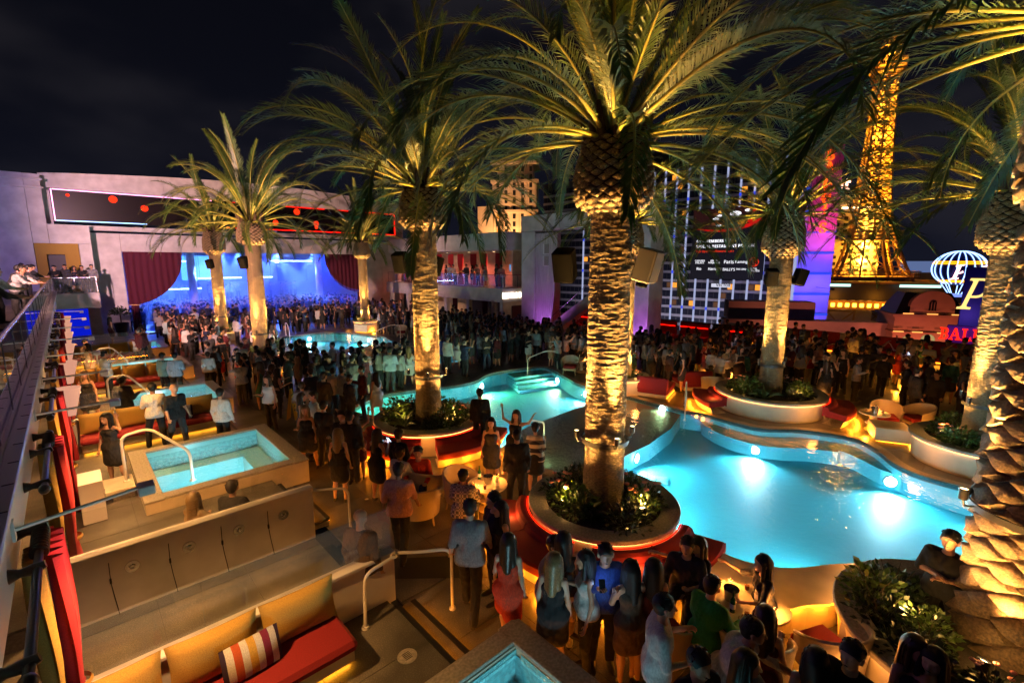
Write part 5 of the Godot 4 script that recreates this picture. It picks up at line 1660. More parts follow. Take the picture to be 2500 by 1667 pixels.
	speaker(Vector3(16.6, 4.6, 0.15), 0.2, 0.3, false, "black loudspeaker on the palm at the right end of the pool")
	speaker(Vector3(17.0, 4.5, -10.5), 1.2, 0.3, false, "small black loudspeaker behind the tall trunk by the sofa")

# ---------------------------------------------------------------- town beyond the roof
const FW := Vector3(0.6820, 0, -0.7314)     # level view direction and its right-hand side, to lay the town out
const RT := Vector3(0.7314, 0, 0.6820)
func town(cx: float, depth: float, y := 0.0) -> Vector3: return RT * cx + FW * depth + Vector3(0, y, 0)

func city() -> void:
	var dk := mat("tower_dark", 0.03, 0.03, 0.035, 0.4, 0, "blotch", 0.05)
	mat("tower_band", 0.30, 0.29, 0.28, 0.7, 0, "blotch", 0.1)
	emi("window_warm", Color(1.0, 0.62, 0.2), 0.9)
	emi("window_dim", Color(0.55, 0.36, 0.2), 0.30)
	var dkw := mat("window_dark", 0.02, 0.022, 0.03, 0.12)
	emi("light_line", Color(0.78, 0.82, 1.0), 0.46)
	emi("light_line_blue", Color(0.2, 0.32, 1.0), 0.6)
	# hotel tower whose long front faces the roof
	var a := town(13.0, 205.0)
	var b0 := town(82.0, 143.0)
	var d := b0 - a
	var W := d.length()
	var dirx := d.normalized()
	var turn := atan2(-dirx.z, dirx.x)
	var t := thing("hotel_tower", "broad dark hotel tower striped with white light lines and a huge poster", "building", a + Vector3(0, -46, 0), turn)
	var Ht := 83.0
	boxp("core", Vector3(W * 0.5, Ht * 0.5, -9.0), Vector3(W, Ht, 17), dk, t)
	var fl := 3.0
	var bay := 4.1
	var nb := int(W / bay)
	var cell := BoxMesh.new(); cell.size = Vector3(bay * 0.40, 1.75, 0.12)
	var n := 0
	var rest := B.new()
	var lit := {}
	for f in range(6, int(Ht / fl)):
		var y := f * fl
		boxp("floor_band", Vector3(W * 0.5, y, -0.38), Vector3(W, 0.85, 0.3), M.tower_band, t)
		for k in nb * 2:
			var x := (k + 0.5) * bay * 0.5
			var q := rng.randf()
			if q < 0.085 and x > W * 0.22:
				put("lit_window", cell, t, Vector3(x, y + 1.45, -0.36), M.window_warm if q < 0.05 else M.window_dim); n += 1
			else:
				rest.box(Vector3(x, y + 1.45, -0.36), cell.size)
	part("window_panes", rest, dkw, t).set_meta("kind", "stuff")
	for k in nb + 1:
		if (k * bay) < W * 0.2: continue
		boxp("light_line", Vector3(k * bay, Ht * 0.5 + 6, -0.05), Vector3(0.55, Ht - 14, 0.3), M.light_line, t)
	for k in nb + 1:
		for f in range(4, int(Ht / fl), 4):
			if (k * bay) < W * 0.2: continue
			boxp("blue_segment", Vector3(k * bay, f * fl, 0.0), Vector3(0.57, 1.0, 0.32), M.light_line_blue, t)
	boxp("crown", Vector3(W * 0.5, Ht + 3, -9), Vector3(W * 0.5, 6, 14), dk, t)
	for k in 4:       # floodlights and arms added to make the floor bands visible
		boxp("added_facade_floodlight", Vector3(28 + k * 19, 27, 13.5), Vector3(1.2, 0.5, 0.8), M.black, t)
		boxp("added_floodlight_arm", Vector3(28 + k * 19, 26.9, 6.7), Vector3(0.12, 0.12, 13), M.black, t)
		spot(t, Vector3(28 + k * 19, 27.6, 13), Vector3(28 + k * 19, 44, 0), Color(0.9, 0.85, 1.0), 160, 62, 0.3)
	# poster
	var pw := 34.0
	var px := 75.2
	var pc := 57.0
	var po := thing("poster", "huge dark advertising poster about restaurant pricing hung on the hotel tower", "poster", Vector3.ZERO)
	po.transform = t.transform * Transform3D(Basis().scaled(Vector3(0.66, 0.66, 1)), Vector3(px, pc, 0.5))
	boxp("sheet", Vector3.ZERO, Vector3(pw, 34, 0.2), emi("poster_dark", Color(0.045, 0.043, 0.055), 1.0), po)
	# pictured table of dishes with a red swoosh, printed on the sheet
	emi("print_white", Color(0.85, 0.85, 0.88), 1.4); emi("print_orange", Color(0.9, 0.2, 0.05), 0.9); emi("print_red", Color(0.75, 0.06, 0.03), 0.8); emi("print_tan", Color(0.45, 0.26, 0.14), 0.6); emi("print_brown", Color(0.16, 0.06, 0.04), 0.7); emi("print_gold", Color(0.9, 0.62, 0.15), 0.9)
	var pic := B.new(); pic.box(Vector3(0, 12.0, 0.12), Vector3(pw, 9.8, 0.02))
	part("pictured_table", pic, M.print_brown, po)
	for k in 16:
		var pl := B.new()
		var rr := rf(1.2, 2.6)
		pl.lathe([Vector2(0, 0.02), Vector2(rr, 0.02)], Vector3.ZERO, 18)
		var o := part("pictured_dish", pl, M[["print_white", "print_tan", "print_gold", "print_red", "print_tan", "print_white"][k % 6]], po)
		o.transform = Transform3D(Basis(Vector3.RIGHT, PI / 2).scaled(Vector3(1, 0.45, 1)), Vector3(rf(-15, 14.5), rf(8.6, 16), 0.14 + k * 0.006))
	var sw := B.new()
	for k in 24:
		var u0 := k / 24.0
		var u1 := (k + 1) / 24.0
		var f0 := 7.3 - 3.0 * sin(u0 * PI * 0.75) + 5.5 * u0 * u0
		var f1 := 7.3 - 3.0 * sin(u1 * PI * 0.75) + 5.5 * u1 * u1
		sw.quad(Vector3(-14.5 + 31 * u0, f0, 0.28), Vector3(-14.5 + 31 * u1, f1, 0.28), Vector3(-14.5 + 31 * u1, f1 + 0.5 + 1.6 * u1, 0.28), Vector3(-14.5 + 31 * u0, f0 + 0.5 + 1.6 * u0, 0.28), Vector3(0, 0, 1))
	part("red_swoosh", sw, M.print_red, po)
	var L := [["OUR MEMBERS GET", 1.4, -14.8, 1.5, "print_white"], ["SPECIAL RESTAURANT PRICING", 1.4, -14.8, -1.0, "print_white"], ["Sign Up at TotalRewards.com", 1.05, -14.8, -3.4, "print_orange"], ["CAESARS", 0.85, -15.0, -8.0, "print_white"], ["PALACE", 0.85, -14.7, -9.0, "print_white"], ["planet", 0.9, -7.3, -7.9, "print_white"], ["hollywood", 0.9, -8.3, -8.9, "print_white"], ["Paris", 1.6, -0.9, -8.6, "print_white"], ["Flamingo", 1.2, 4.3, -8.6, "print_white"], ["Rio", 1.3, -14.0, -12.0, "print_white"], ["Harrah's", 1.25, -8.2, -12.0, "print_white"], ["BALLY'S", 1.25, -1.2, -12.2, "print_white"], ["THE LINQ", 0.8, 5.0, -12.0, "print_white"], ["R", 2.2, 12.0, -8.9, "print_orange"], ["TOTAL", 0.85, 11.2, -11.7, "print_white"], ["REWARDS", 0.85, 10.5, -12.7, "print_white"]]
	for q in L:
		var o := text("lettering", q[0], q[1], 0.05, M[q[4]], po, Transform3D(), q[0] in ["CAESARS", "PALACE"], q[1] == 1.4)
		(o.mesh as TextMesh).horizontal_alignment = HORIZONTAL_ALIGNMENT_LEFT
		o.position = Vector3(q[2], q[3], 0.16)
	var ring := B.new(); ring.lathe([Vector2(1.7, 0), Vector2(1.95, 0.03), Vector2(2.2, 0)], Vector3(12.7, -8.6, 0.13), 26, Basis(Vector3.RIGHT, PI / 2))
	part("round_emblem", ring, M.print_orange, po)
	var vs := thing("company_sign", "small white panel reading VECTOR below the poster", "sign", Vector3.ZERO)
	vs.transform = t.transform * Transform3D(Basis(), Vector3(px - 1.0, pc - 13.2, 0.6))
	boxp("panel", Vector3.ZERO, Vector3(6.0, 1.15, 0.15), emi("panel_white", Color(0.75, 0.75, 0.82), 0.9), vs)
	text("lettering", "VECTOR", 0.9, 0.06, M.black, vs, Transform3D(Basis(), Vector3(0.8, 0.1, 0.1)), false, true)
	# violet end wall with upright red lettering
	var e0 := town(83.5, 141.0)
	var pyl := thing("sign_tower", "tall violet-lit end wall with blue bands and upright red letters", "building", e0 + Vector3(0, -46, 0), -deg_to_rad(43) - 0.18)
	boxp("wall", Vector3(5.0, 41, -7), Vector3(9.8, 82, 12), mat("violet_wall", 0.42, 0.36, 0.62, 0.7, 0, "blotch", 0.05), pyl)
	boxp("edge_light", Vector3(-0.1, 38, -1.0), Vector3(0.7, 74, 0.5), M.light_line, pyl)
	for k in 9:
		boxp("blue_band", Vector3(5.0, 24 + k * 6.0, -0.9), Vector3(9.9, 0.7, 0.3), M.light_line_blue, pyl)
	boxp("letter_panel", Vector3(6.0, 72, -0.85), Vector3(7.5, 24, 0.3), mat("rose_panel", 0.42, 0.12, 0.25, 0.7), pyl)
	var bl := "BALLY'S"
	emi("letter_red", Color(1.0, 0.10, 0.015), 2.4)
	emi("letter_amber", Color(1.0, 0.30, 0.03), 2.6)
	for k in 7:
		text("letter", bl[k], 2.9, 0.25, M.letter_amber, pyl, Transform3D(Basis(), Vector3(6.2, 81.0 - k * 3.35, -0.5)), true, true)
	for k in 4:
		var lm := thing("wash_lamp_row", "violet floodlight at the foot of the sign tower", "floodlight", Vector3.ZERO, 0, "violet floodlights of the sign tower")
		lm.transform = pyl.transform * Transform3D(Basis(), Vector3(1.0 + k * 2.6, 16 + 14 * k, 9))
		boxp("lamp_head", Vector3.ZERO, Vector3(0.9, 0.6, 0.6), M.black, lm)
		boxp("lamp_lens", Vector3(0, 0, -0.32), Vector3(0.8, 0.5, 0.04), M.lens_violet, lm)
		boxp("lamp_arm", Vector3(0, 0, -5.0), Vector3(0.1, 0.1, 9.6), M.black, lm)
		spot(lm, Vector3(0, 0.2, -0.5), Vector3(0, 4, -9.5), Color(0.46, 0.36, 1.0) if k < 3 else Color(0.95, 0.3, 0.6), 230, 66, 0.3)
	# same hotel's far sign peeping over the hall roof
	var s2 := thing("roof_sign", "white sign block with red letters B A rising behind the hall roof", "sign", Vector3(19.3, 10.2, -70), -0.25)
	boxp("block", Vector3(0, 1.9, 0), Vector3(4.6, 5.6, 2.6), emi("panel_mauve", Color(0.50, 0.42, 0.62), 0.55), s2, 0.05)
	text("letter", "B", 2.2, 0.15, M.letter_amber, s2, Transform3D(Basis(), Vector3(1.3, 3.2, 1.4)), true, true)
	text("letter", "A", 1.9, 0.15, M.letter_amber, s2, Transform3D(Basis(), Vector3(1.3, 0.75, 1.4)), true, true)
	boxp("mast", Vector3(6, 3.2, 0), Vector3(7, 0.12, 0.12), emi("line_blue", Color(0.4, 0.45, 1.0), 0.5), s2)
	var bcn := B.new(); bcn.ball(Vector3(9.5, 3.2, 0), Vector3.ONE * 0.22, 8, 6)
	part("red_beacon_light", bcn, M.led_red, s2)
	# ornate pale palace tower far behind the wing
	var c := town(4.0, 230.0)
	var ct := thing("palace_tower", "ornate cream hotel tower with lit cornices and arched windows", "building", c + Vector3(0, -46, 0), -deg_to_rad(43) - 0.1)
	mat("palace", 0.62, 0.52, 0.42, 0.7, 0, "blotch", 0.05)
	boxp("body", Vector3(-2, 44, 0), Vector3(20, 88, 18), M.palace, ct)
	boxp("side_body", Vector3(-15, 38, 4), Vector3(7, 76, 14), M.palace, ct)
	boxp("crown", Vector3(-2, 92, 0), Vector3(16, 8, 14), M.palace, ct)
	for y in [62, 74, 87, 95]:
		boxp("cornice", Vector3(-2, y, 0.2), Vector3(21.5, 1.2, 19.5), M.palace, ct)
	var dm := B.new(); dm.lathe([Vector2(5.5, 96), Vector2(5.0, 99), Vector2(3, 101.5), Vector2(0, 102.5)], Vector3(-2, 0, 2), 18)
	part("dome", dm, M.palace, ct)
	for f in 14:
		for k in 5:
			boxp("window", Vector3(-9.5 + k * 3.7, 48 + f * 3.4, 9.05), Vector3(1.3, 2.2, 0.1), dkw if rng.randf() < 0.8 else M.window_warm, ct)
	for k in 6:
		boxp("pilaster", Vector3(-11.3 + k * 3.7, 60, 9.15), Vector3(0.7, 52, 0.4), M.palace, ct)
	for k in 5:
		var lm := thing("cornice_floodlight", "warm floodlight on a ledge of the palace tower", "floodlight", Vector3.ZERO, 0, "floodlights of the palace tower")
		lm.transform = ct.transform * Transform3D(Basis(), Vector3(-10 + k * 4.2, 47, 24))
		boxp("lamp_head", Vector3.ZERO, Vector3(0.8, 0.5, 0.8), M.black, lm)
		boxp("lamp_lens", Vector3(0, 0.27, 0), Vector3(0.7, 0.04, 0.7), M.lamp_face, lm)
		spot(lm, Vector3(0, 0.5, 0), Vector3(0, 28, -14), Color(1.0, 0.70, 0.42), 700, 38, 0.3)
	# blue lit glass blocks between them
	for q in [[14.0, 215.0, 14, 66, "dark blue glass block beside the palace tower"], [30.0, 225, 16, 84, "dark glass tower with violet-grey top behind the palms"], [52.0, 235, 26, 94, "tall dark tower with pale mullions behind the poster tower"]]:
		var g := thing("glass_tower", q[4], "building", town(q[0], q[1], -46), -deg_to_rad(43))
		boxp("body", Vector3(0, q[3] * 0.5, 0), Vector3(q[2], q[3], 14), dk, g)
		for f in range(8, int(q[3] / 3.2)):
			for k in int(q[2] / 3.0):
				var mm: Material = dkw
				var u := rng.randf()
				if u < 0.25: mm = emi("window_blue", Color(0.12, 0.13, 0.42), 0.35)
				elif u < 0.32: mm = M.window_dim
				boxp("window", Vector3(-q[2] * 0.5 + 1.6 + k * 3.0, f * 3.2, 7.02), Vector3(2.6, 2.7, 0.1), mm, g)
	# hotel with the glowing name on top
	var ph := thing("planet_hotel", "pale stepped hotel with a glowing white name on its roof behind the lattice tower", "building", town(180, 275, -46), -deg_to_rad(43) - 0.2)
	boxp("body", Vector3(0, 40, 0), Vector3(44, 80, 16), M.palace, ph)
	boxp("upper_body", Vector3(-6, 84, -2), Vector3(26, 8, 10), M.palace, ph)
	for f in 15:
		for k in 11:
			boxp("window", Vector3(-20 + k * 4.0, 26 + f * 3.5, 8.05), Vector3(2.0, 1.7, 0.1), M.window_warm if rng.randf() < 0.35 else dkw, ph)
	text("lettering", "planet", 6.5, 0.4, emi("letter_white_hot", Color(1.0, 0.72, 0.6), 4.0), ph, Transform3D(Basis(), Vector3(-8, 93, 6)), false, true)
	for k in 8:
		boxp("cornice_lamp", Vector3(-19 + k * 5.4, 80.4, 8.3), Vector3(3.0, 0.5, 0.3), M.lamp_face, ph)
	for k in 4:
		spot(ph, Vector3(-15 + k * 10, 30, 16), Vector3(-15 + k * 10, 62, 5), Color(1.0, 0.66, 0.34), 500, 40, 0.3)
	# roof terrace wall of the neighbour and the domed corner pavilion
	var nw := thing("neighbour_roof_wall", "long pale rooftop wall of the neighbouring building", "wall", town(64, 92, -4.9), -deg_to_rad(43) - 0.25)
	boxp("wall", Vector3(0, -8, 0), Vector3(42, 13, 3), mat("rose_stone", 0.48, 0.34, 0.30, 0.8, 0, "blotch", 0.1), nw)
	boxp("cap", Vector3(0, -1.4, 0), Vector3(42.6, 0.5, 3.5), M.rose_stone, nw)
	boxp("plant_room", Vector3(-12, 0.4, -4), Vector3(16, 3.6, 5), M.rose_stone, nw)
	spot(nw, Vector3(-8, -10, 16), Vector3(-4, -7, 0), Color(1.0, 0.55, 0.42), 130, 60, 0.4)
	var pv := thing("corner_pavilion", "domed beaux-arts corner pavilion with arched lit windows", "building", town(76.0, 88.0, -4.4), -deg_to_rad(43) - 0.35)
	pv.scale = Vector3.ONE * 0.7
	mat("pavilion", 0.40, 0.24, 0.19, 0.8, 0, "blotch", 0.12)
	boxp("body", Vector3(0, -10, 0), Vector3(15, 20, 12), M.pavilion, pv)
	boxp("cornice", Vector3(0, 0.2, 0), Vector3(16.2, 0.7, 13.2), M.pavilion, pv)
	boxp("string_course", Vector3(0, -4.2, 0), Vector3(15.7, 0.5, 12.7), M.pavilion, pv)
	var gb := B.new()
	for k in 16:
		var a0 := PI * k / 16.0
		var a1 := PI * (k + 1) / 16.0
		gb.quad(Vector3(cos(a0) * 4.6, 0.5, 6.2), Vector3(cos(a1) * 4.6, 0.5, 6.2), Vector3(cos(a1) * 4.6, 2.6 + sin(a1) * 4.0, 6.2), Vector3(cos(a0) * 4.6, 2.6 + sin(a0) * 4.0, 6.2), Vector3(0, 0, 1))
		gb.quad(Vector3(cos(a0) * 4.6, 2.6 + sin(a0) * 4.0, 6.2), Vector3(cos(a1) * 4.6, 2.6 + sin(a1) * 4.0, 6.2), Vector3(cos(a1) * 4.6, 2.6 + sin(a1) * 4.0, 4.6), Vector3(cos(a0) * 4.6, 2.6 + sin(a0) * 4.0, 4.6), Vector3(cos(a0), sin(a0), 0))
		gb.quad(Vector3(cos(a0) * 4.6, 0.5, 4.6), Vector3(cos(a1) * 4.6, 0.5, 4.6), Vector3(cos(a1) * 4.6, 2.6 + sin(a1) * 4.0, 4.6), Vector3(cos(a0) * 4.6, 2.6 + sin(a0) * 4.0, 4.6), Vector3(0, 0, -1))
	part("gable", gb, M.pavilion, pv)
	var mr := B.new()
	for k in 4:
		var s := [Vector3(1, 0, 0), Vector3(0, 0, 1), Vector3(-1, 0, 0), Vector3(0, 0, -1)]
		var u: Vector3 = s[k]; var w: Vector3 = s[(k + 1) % 4]
		var lo0 := (u + w) * Vector3(7.4, 0, 5.6) + Vector3(0, 0.6, 0)
		var w2: Vector3 = s[(k + 2) % 4]
		var lo1 := (w + w2) * Vector3(7.4, 0, 5.6) + Vector3(0, 0.6, 0)
		var hi0 := (u + w) * Vector3(4.8, 0, 2.8) + Vector3(0, 6.0, 0)
		var hi1 := (w + w2) * Vector3(4.8, 0, 2.8) + Vector3(0, 6.0, 0)
		mr.quad(lo0, lo1, hi1, hi0, (w + Vector3(0, 0.4, 0)).normalized())
	mr.quad(Vector3(-4.8, 6, -2.8), Vector3(4.8, 6, -2.8), Vector3(4.8, 6, 2.8), Vector3(-4.8, 6, 2.8), Vector3.UP)
	part("mansard_roof", mr, M.black, pv)
	for q in [[0, 2.6, 1.5, 2.6, 6.24], [-4.6, -7.2, 1.7, 3.2, 6.04], [0.0, -7.2, 3.0, 3.8, 6.04], [4.6, -7.2, 1.7, 3.2, 6.04]]:
		var ar := B.new()
		ar.box(Vector3(0, 0, 0), Vector3(q[2], q[3] * 0.7, 0.1))
		ar.lathe([Vector2(0, 0), Vector2(q[2] * 0.5, 0)], Vector3(0, q[3] * 0.35, 0.051), 16, Basis(Vector3.RIGHT, PI / 2))
		var wn := part("arched_window", ar, emi("window_pale", Color(0.75, 0.66, 0.42), 0.55) if q[4] < 6.2 else dkw, pv)
		wn.position = Vector3(q[0], q[1], q[4])
		for k in 2: boxp("glazing_bar", Vector3((k - 0.5) * q[2] * 0.4, 0, 0.09), Vector3(0.12, q[3], 0.08), M.pavilion, wn)
	for q in [[-6.6, -4.0], [-2.6, -4.0], [2.6, -4.0], [6.6, -4.0], [-5, 0.7], [0, 0.7], [5, 0.7]]:
		boxp("ledge_lamp", Vector3(q[0], q[1] + 0.1, 6.75), Vector3(2.2, 0.22, 0.2), emi("lamp_ledge", Color(1.0, 0.62, 0.3), 1.6), pv)
	for q in [[-2.3, -8.5], [2.5, -8.5], [7, -8.5]]:
		var b := B.new(); b.lathe([Vector2(0, -1.0), Vector2(0.35, -0.4), Vector2(0.1, 1.0), Vector2(0, 1.2)], Vector3(q[0], q[1], 6.3), 10)
		part("wall_lantern", b, emi("lantern", Color(1.0, 0.5, 0.05), 1.8), pv)
	for k in 2:
		spot(pv, Vector3(-5 + k * 10, -14, 14), Vector3(-3 + k * 6, -3, 5), Color(1.0, 0.5, 0.36), 60, 50, 0.4)
	# casino signs at the right: navy blade with script letter, red lettering
	var bs := thing("blade_sign", "navy blade sign with a pale script letter and red BALLY'S lettering below", "sign", town(56.0, 58.0, 0.6), -deg_to_rad(43) - 0.75)
	bs.scale = Vector3.ONE * 0.75
	boxp("blade", Vector3(0.6, 0.4, 0), Vector3(3.4, 10.0, 0.9), mat("navy", 0.02, 0.025, 0.11, 0.4), bs, 0.1)
	text("script_letter", "P", 5.0, 0.15, emi("script_glow", Color(1.0, 0.8, 0.45), 1.2), bs, Transform3D(Basis(Vector3(0.8, 0, 0), Vector3(0.25, 1, 0), Vector3(0, 0, 1)), Vector3(0.4, 0.9, 0.5)), true)
	boxp("letter_board", Vector3(0.9, -5.6, 0.3), Vector3(6.4, 3.0, 1.2), mat("plum_board", 0.14, 0.02, 0.16, 0.5), bs, 0.1)
	text("lettering", "BALLY'S", 1.9, 0.2, M.letter_red, bs, Transform3D(Basis().scaled(Vector3(0.75, 1, 1)), Vector3(0.9, -5.6, 1.0)), true, true)
	spot(bs, Vector3(0, -3, 9), Vector3(1, -2, 0), Color(0.5, 0.35, 1.0), 14, 60, 0.3)
	# balloon sign
	var bn := thing("balloon_sign", "neon hot-air balloon sign outlined in white and blue light", "sign", town(149.0, 160.0, 3.2))
	emi("neon_ice", Color(0.55, 0.70, 1.0), 2.6); emi("neon_gold", Color(1.0, 0.62, 0.05), 2.0)
	var skin := B.new()
	skin.ball(Vector3.ZERO, Vector3(6.9, 5.6, 6.9), 24, 14)
	part("envelope", skin, mat("navy", 0, 0, 0), bn)
	for k in 20:
		var a0 := TAU * k / 20.0
		var pts := []
		for j in 15:
			var th := PI * (0.04 + 0.80 * j / 14.0)
			pts.append(Vector3(sin(th) * cos(a0) * 7.0, cos(th) * 5.7, sin(th) * sin(a0) * 7.0))
		var b := B.new(); b.tube(pts, [0.16], 5)
		part("neon_rib", b, M.neon_ice, bn)
	for q in [[2.2, 6.5, "neon_gold"], [1.6, 6.8, "neon_gold"], [-3.9, 5.0, "neon_gold"], [-4.3, 4.6, "neon_gold"]]:
		var b := B.new(); b.lathe([Vector2(q[1], -0.2), Vector2(q[1] + 0.2, 0), Vector2(q[1], 0.2)], Vector3(0, q[0], 0), 30)
		part("neon_ring", b, M[q[2]], bn)
	for k in 7:
		var a0 := TAU * k / 7.0
		var b := B.new(); b.tube([Vector3(cos(a0) * 4.0, -5.0, sin(a0) * 4.0), Vector3(cos(a0) * 1.8, -8.4, sin(a0) * 1.8)], [0.14], 5)
		part("neon_stay", b, M.neon_ice, bn)
	var bk := B.new(); bk.lathe([Vector2(0, -9.4), Vector2(1.7, -9.4), Vector2(2.0, -8.4), Vector2(0, -8.4)], Vector3.ZERO, 16)
	part("basket", bk, emi("basket_glow", Color(0.5, 0.6, 1.0), 0.9), bn)
	boxp("mast", Vector3(0, -28, 0), Vector3(1.0, 37, 1.0), M.black, bn)
	text("lettering", "Paris", 4.6, 0.3, emi("letter_rose", Color(1.0, 0.7, 0.72), 3.2), bn, Transform3D(Basis(Vector3.UP, -deg_to_rad(43) - 0.4) * Basis(Vector3(0.9, 0.12, 0), Vector3(0.25, 1, 0), Vector3(0, 0, 1)), Vector3(-4.6, -0.5, 5.6)), true, true)
	# long low far block with dim windows
	var lb := thing("far_low_block", "low pale distant block with a lit roof sign between tower and balloon", "building", town(277, 330, -46), -deg_to_rad(43))
	boxp("body", Vector3(0, 22, 0), Vector3(60, 45, 16), M.palace, lb)
	boxp("roof_sign", Vector3(6, 48, 4), Vector3(40, 8, 1), emi("panel_ice", Color(0.42, 0.5, 0.7), 0.5), lb)
	for k in 9: boxp("window", Vector3(-24 + k * 6, 38, 8.05), Vector3(3, 2, 0.1), dkw, lb)

func girder(b: B, p: Vector3, q: Vector3, w: float) -> void: b.bar(p, q, w)

func lattice_tower() -> void:
	# golden half-size lattice tower: four legs, two decks and a tapering shaft, lit from inside
	var base := town(192.0, 262.0, 0)
	var t := thing("lattice_tower", "golden floodlit iron lattice tower rising behind the palms", "tower", base, -deg_to_rad(43) - 0.35)
	mat("iron", 0.42, 0.26, 0.07, 0.55)
	var HW := [[-46.0, 27.0], [-20.0, 20.0], [-3.0, 16.4], [3.0, 14.0], [10.0, 11.8], [17.0, 10.1], [23.0, 8.6], [30.0, 7.4], [40.0, 6.4], [50.0, 5.7], [62.0, 5.1], [76.0, 4.6], [90.0, 4.3], [99.0, 4.2]]
	# side faces: two chords and crossed bracing per bay, each bay a part
	for f in 4:
		var rot := Basis(Vector3.UP, f * PI / 2)
		for k in HW.size() - 1:
			var y0: float = HW[k][0]; var w0: float = HW[k][1]
			var y1: float = HW[k + 1][0]; var w1: float = HW[k + 1][1]
			var cw := 1.1 if y0 < 20 else 0.75
			var leg := y0 < 17.0       # below the second deck each corner is a leg of its own
			var rangs := [[-1.0, -0.38], [0.38, 1.0]] if leg else [[-1.0, 0.0], [0.0, 1.0]]
			for rg in rangs:
				var b := B.new()
				var a0 := rot * Vector3(w0 * rg[0], y0, w0); var a1 := rot * Vector3(w0 * rg[1], y0, w0)
				var c0 := rot * Vector3(w1 * rg[0], y1, w1); var c1 := rot * Vector3(w1 * rg[1], y1, w1)
				girder(b, a0, c0, cw); girder(b, a1, c1, cw * 0.8)
				var sub := 2 if y1 - y0 > 8 else 1
				if not leg: sub = 3
				for s in sub:
					var u0 := float(s) / sub; var u1 := float(s + 1) / sub
					girder(b, a0.lerp(c0, u0), a1.lerp(c1, u1), 0.5)
					girder(b, a1.lerp(c1, u0), a0.lerp(c0, u1), 0.5)
					girder(b, a0.lerp(c0, u1), a1.lerp(c1, u1), 0.55)
				part("lattice_panel", b, M.iron, t)
	# decks
	for q in [[-2.5, 18.6, 3.2], [17.0, 11.8, 4.2], [101.0, 6.2, 5.0]]:
		var b := B.new()
		b.box(Vector3(0, q[0], 0), Vector3(q[1] * 2, 0.8, q[1] * 2))
		for f in 4:
			var rot := Basis(Vector3.UP, f * PI / 2)
			b.box(rot * Vector3(0, q[0] + q[2] * 0.5, q[1]), rot.inverse() * Vector3(q[1] * 2, 0.5, 0.4) if false else Vector3(q[1] * 2, 0.5, 0.4), rot)
			for k in 17:
				var x: float = lerpf(-q[1], q[1], k / 16.0)
				b.bar(rot * Vector3(x, q[0], q[1]), rot * Vector3(x, q[0] + q[2], q[1]), 0.22)
			b.bar(rot * Vector3(-q[1], q[0] + q[2], q[1]), rot * Vector3(q[1], q[0] + q[2], q[1]), 0.5)
		part("deck", b, M.iron, t)
	# flared gallery under the top deck
	var fb := B.new()
	for f in 4:
		var rot := Basis(Vector3.UP, f * PI / 2)
		for k in 13:
			var u := k / 6.0 - 1.0
			fb.bar(rot * Vector3(u * 4.2, 95.0, 4.2), rot * Vector3(u * 6.2, 101.0, 6.2), 0.3)
	part("gallery_bracket", fb, M.iron, t)
	# cabin, dome and mast
	var tb := B.new()
	for f in 4:
		var rot := Basis(Vector3.UP, f * PI / 2)
		tb.bar(rot * Vector3(-4.2, 106, 4.2), rot * Vector3(-3.6, 113, 3.6), 0.6)
		tb.bar(rot * Vector3(-4.2, 106, 4.2), rot * Vector3(4.2, 106, 4.2), 0.5)
		for k in 5: tb.bar(rot * Vector3(-4.2 + k * 2.1, 106, 4.2), rot * Vector3(-3.4 + k * 1.75, 113, 3.6), 0.28)
		tb.bar(rot * Vector3(-3.6, 113, 3.6), rot * Vector3(3.6, 113, 3.6), 0.5)
		tb.bar(rot * Vector3(-3.6, 113, 3.6), rot * Vector3(-0.5, 121, 0.5), 0.45)
		tb.bar(rot * Vector3(0, 113, 3.6), rot * Vector3(0, 121, 0.5), 0.35)
	tb.bar(Vector3(0, 119, 0), Vector3(0, 131, 0), 0.5)
	part("lantern_cage", tb, M.iron, t)
	var rd := B.new(); rd.ball(Vector3(0, 131, 0), Vector3.ONE * 0.5, 8, 6)
	part("red_beacon_light", rd, M.led_red, t)
	# lamps inside the shaft
	emi("bulb_gold", Color(1.0, 0.70, 0.18), 7.0)
	var y := 4.0
	while y < 118.0:
		var w := 2.6 if y > 40 else 5.6
		for k in 4:
			var q := Vector3(cos(k * PI / 2 + 0.4), 0, sin(k * PI / 2 + 0.4)) * w * (0.8 if y > 100 else 1.0)
			var b := B.new(); b.ball(q + Vector3(0, y, 0), Vector3.ONE * 0.5, 8, 6)
			part("floodlight_bulb", b, M.bulb_gold, t)
		omni(t, Vector3(0, y + 1.5, 0), Color(1.0, 0.72, 0.22), 200 if y > 20 else 600, 0.8)
		y += 8.0 if y > 20 else 9.0
	# lower skirts: hall roof, signboards and arch under the first deck
	var hr := thing("tower_hall", "dark hall with bright signboards under the lattice tower's first deck", "building", base + Vector3(0, 0, 0), -deg_to_rad(43) - 0.35)
	boxp("roof", Vector3(0, -4.6, 0), Vector3(64, 1.0, 64), mat("hall_roof", 0.30, 0.18, 0.05, 0.7, 0, "blotch", 0.05), hr)
	boxp("dark_storey", Vector3(0, -9.5, 0), Vector3(56, 8, 56), M.black, hr)
	for x in [-22, 14]:
		boxp("signboard_light", Vector3(x, -6.0, 32.3), Vector3(16, 1.2, 0.3), emi("signboard", Color(0.75, 1.0, 0.95), 1.4), hr)
	boxp("colonnade", Vector3(6, -16, 29), Vector3(58, 4.5, 1.0), M.iron, hr)
	for k in 18: boxp("colonnade_lamp", Vector3(-20 + k * 3.1, -16, 29.7), Vector3(1.6, 1.8, 0.2), M.bulb_gold, hr)
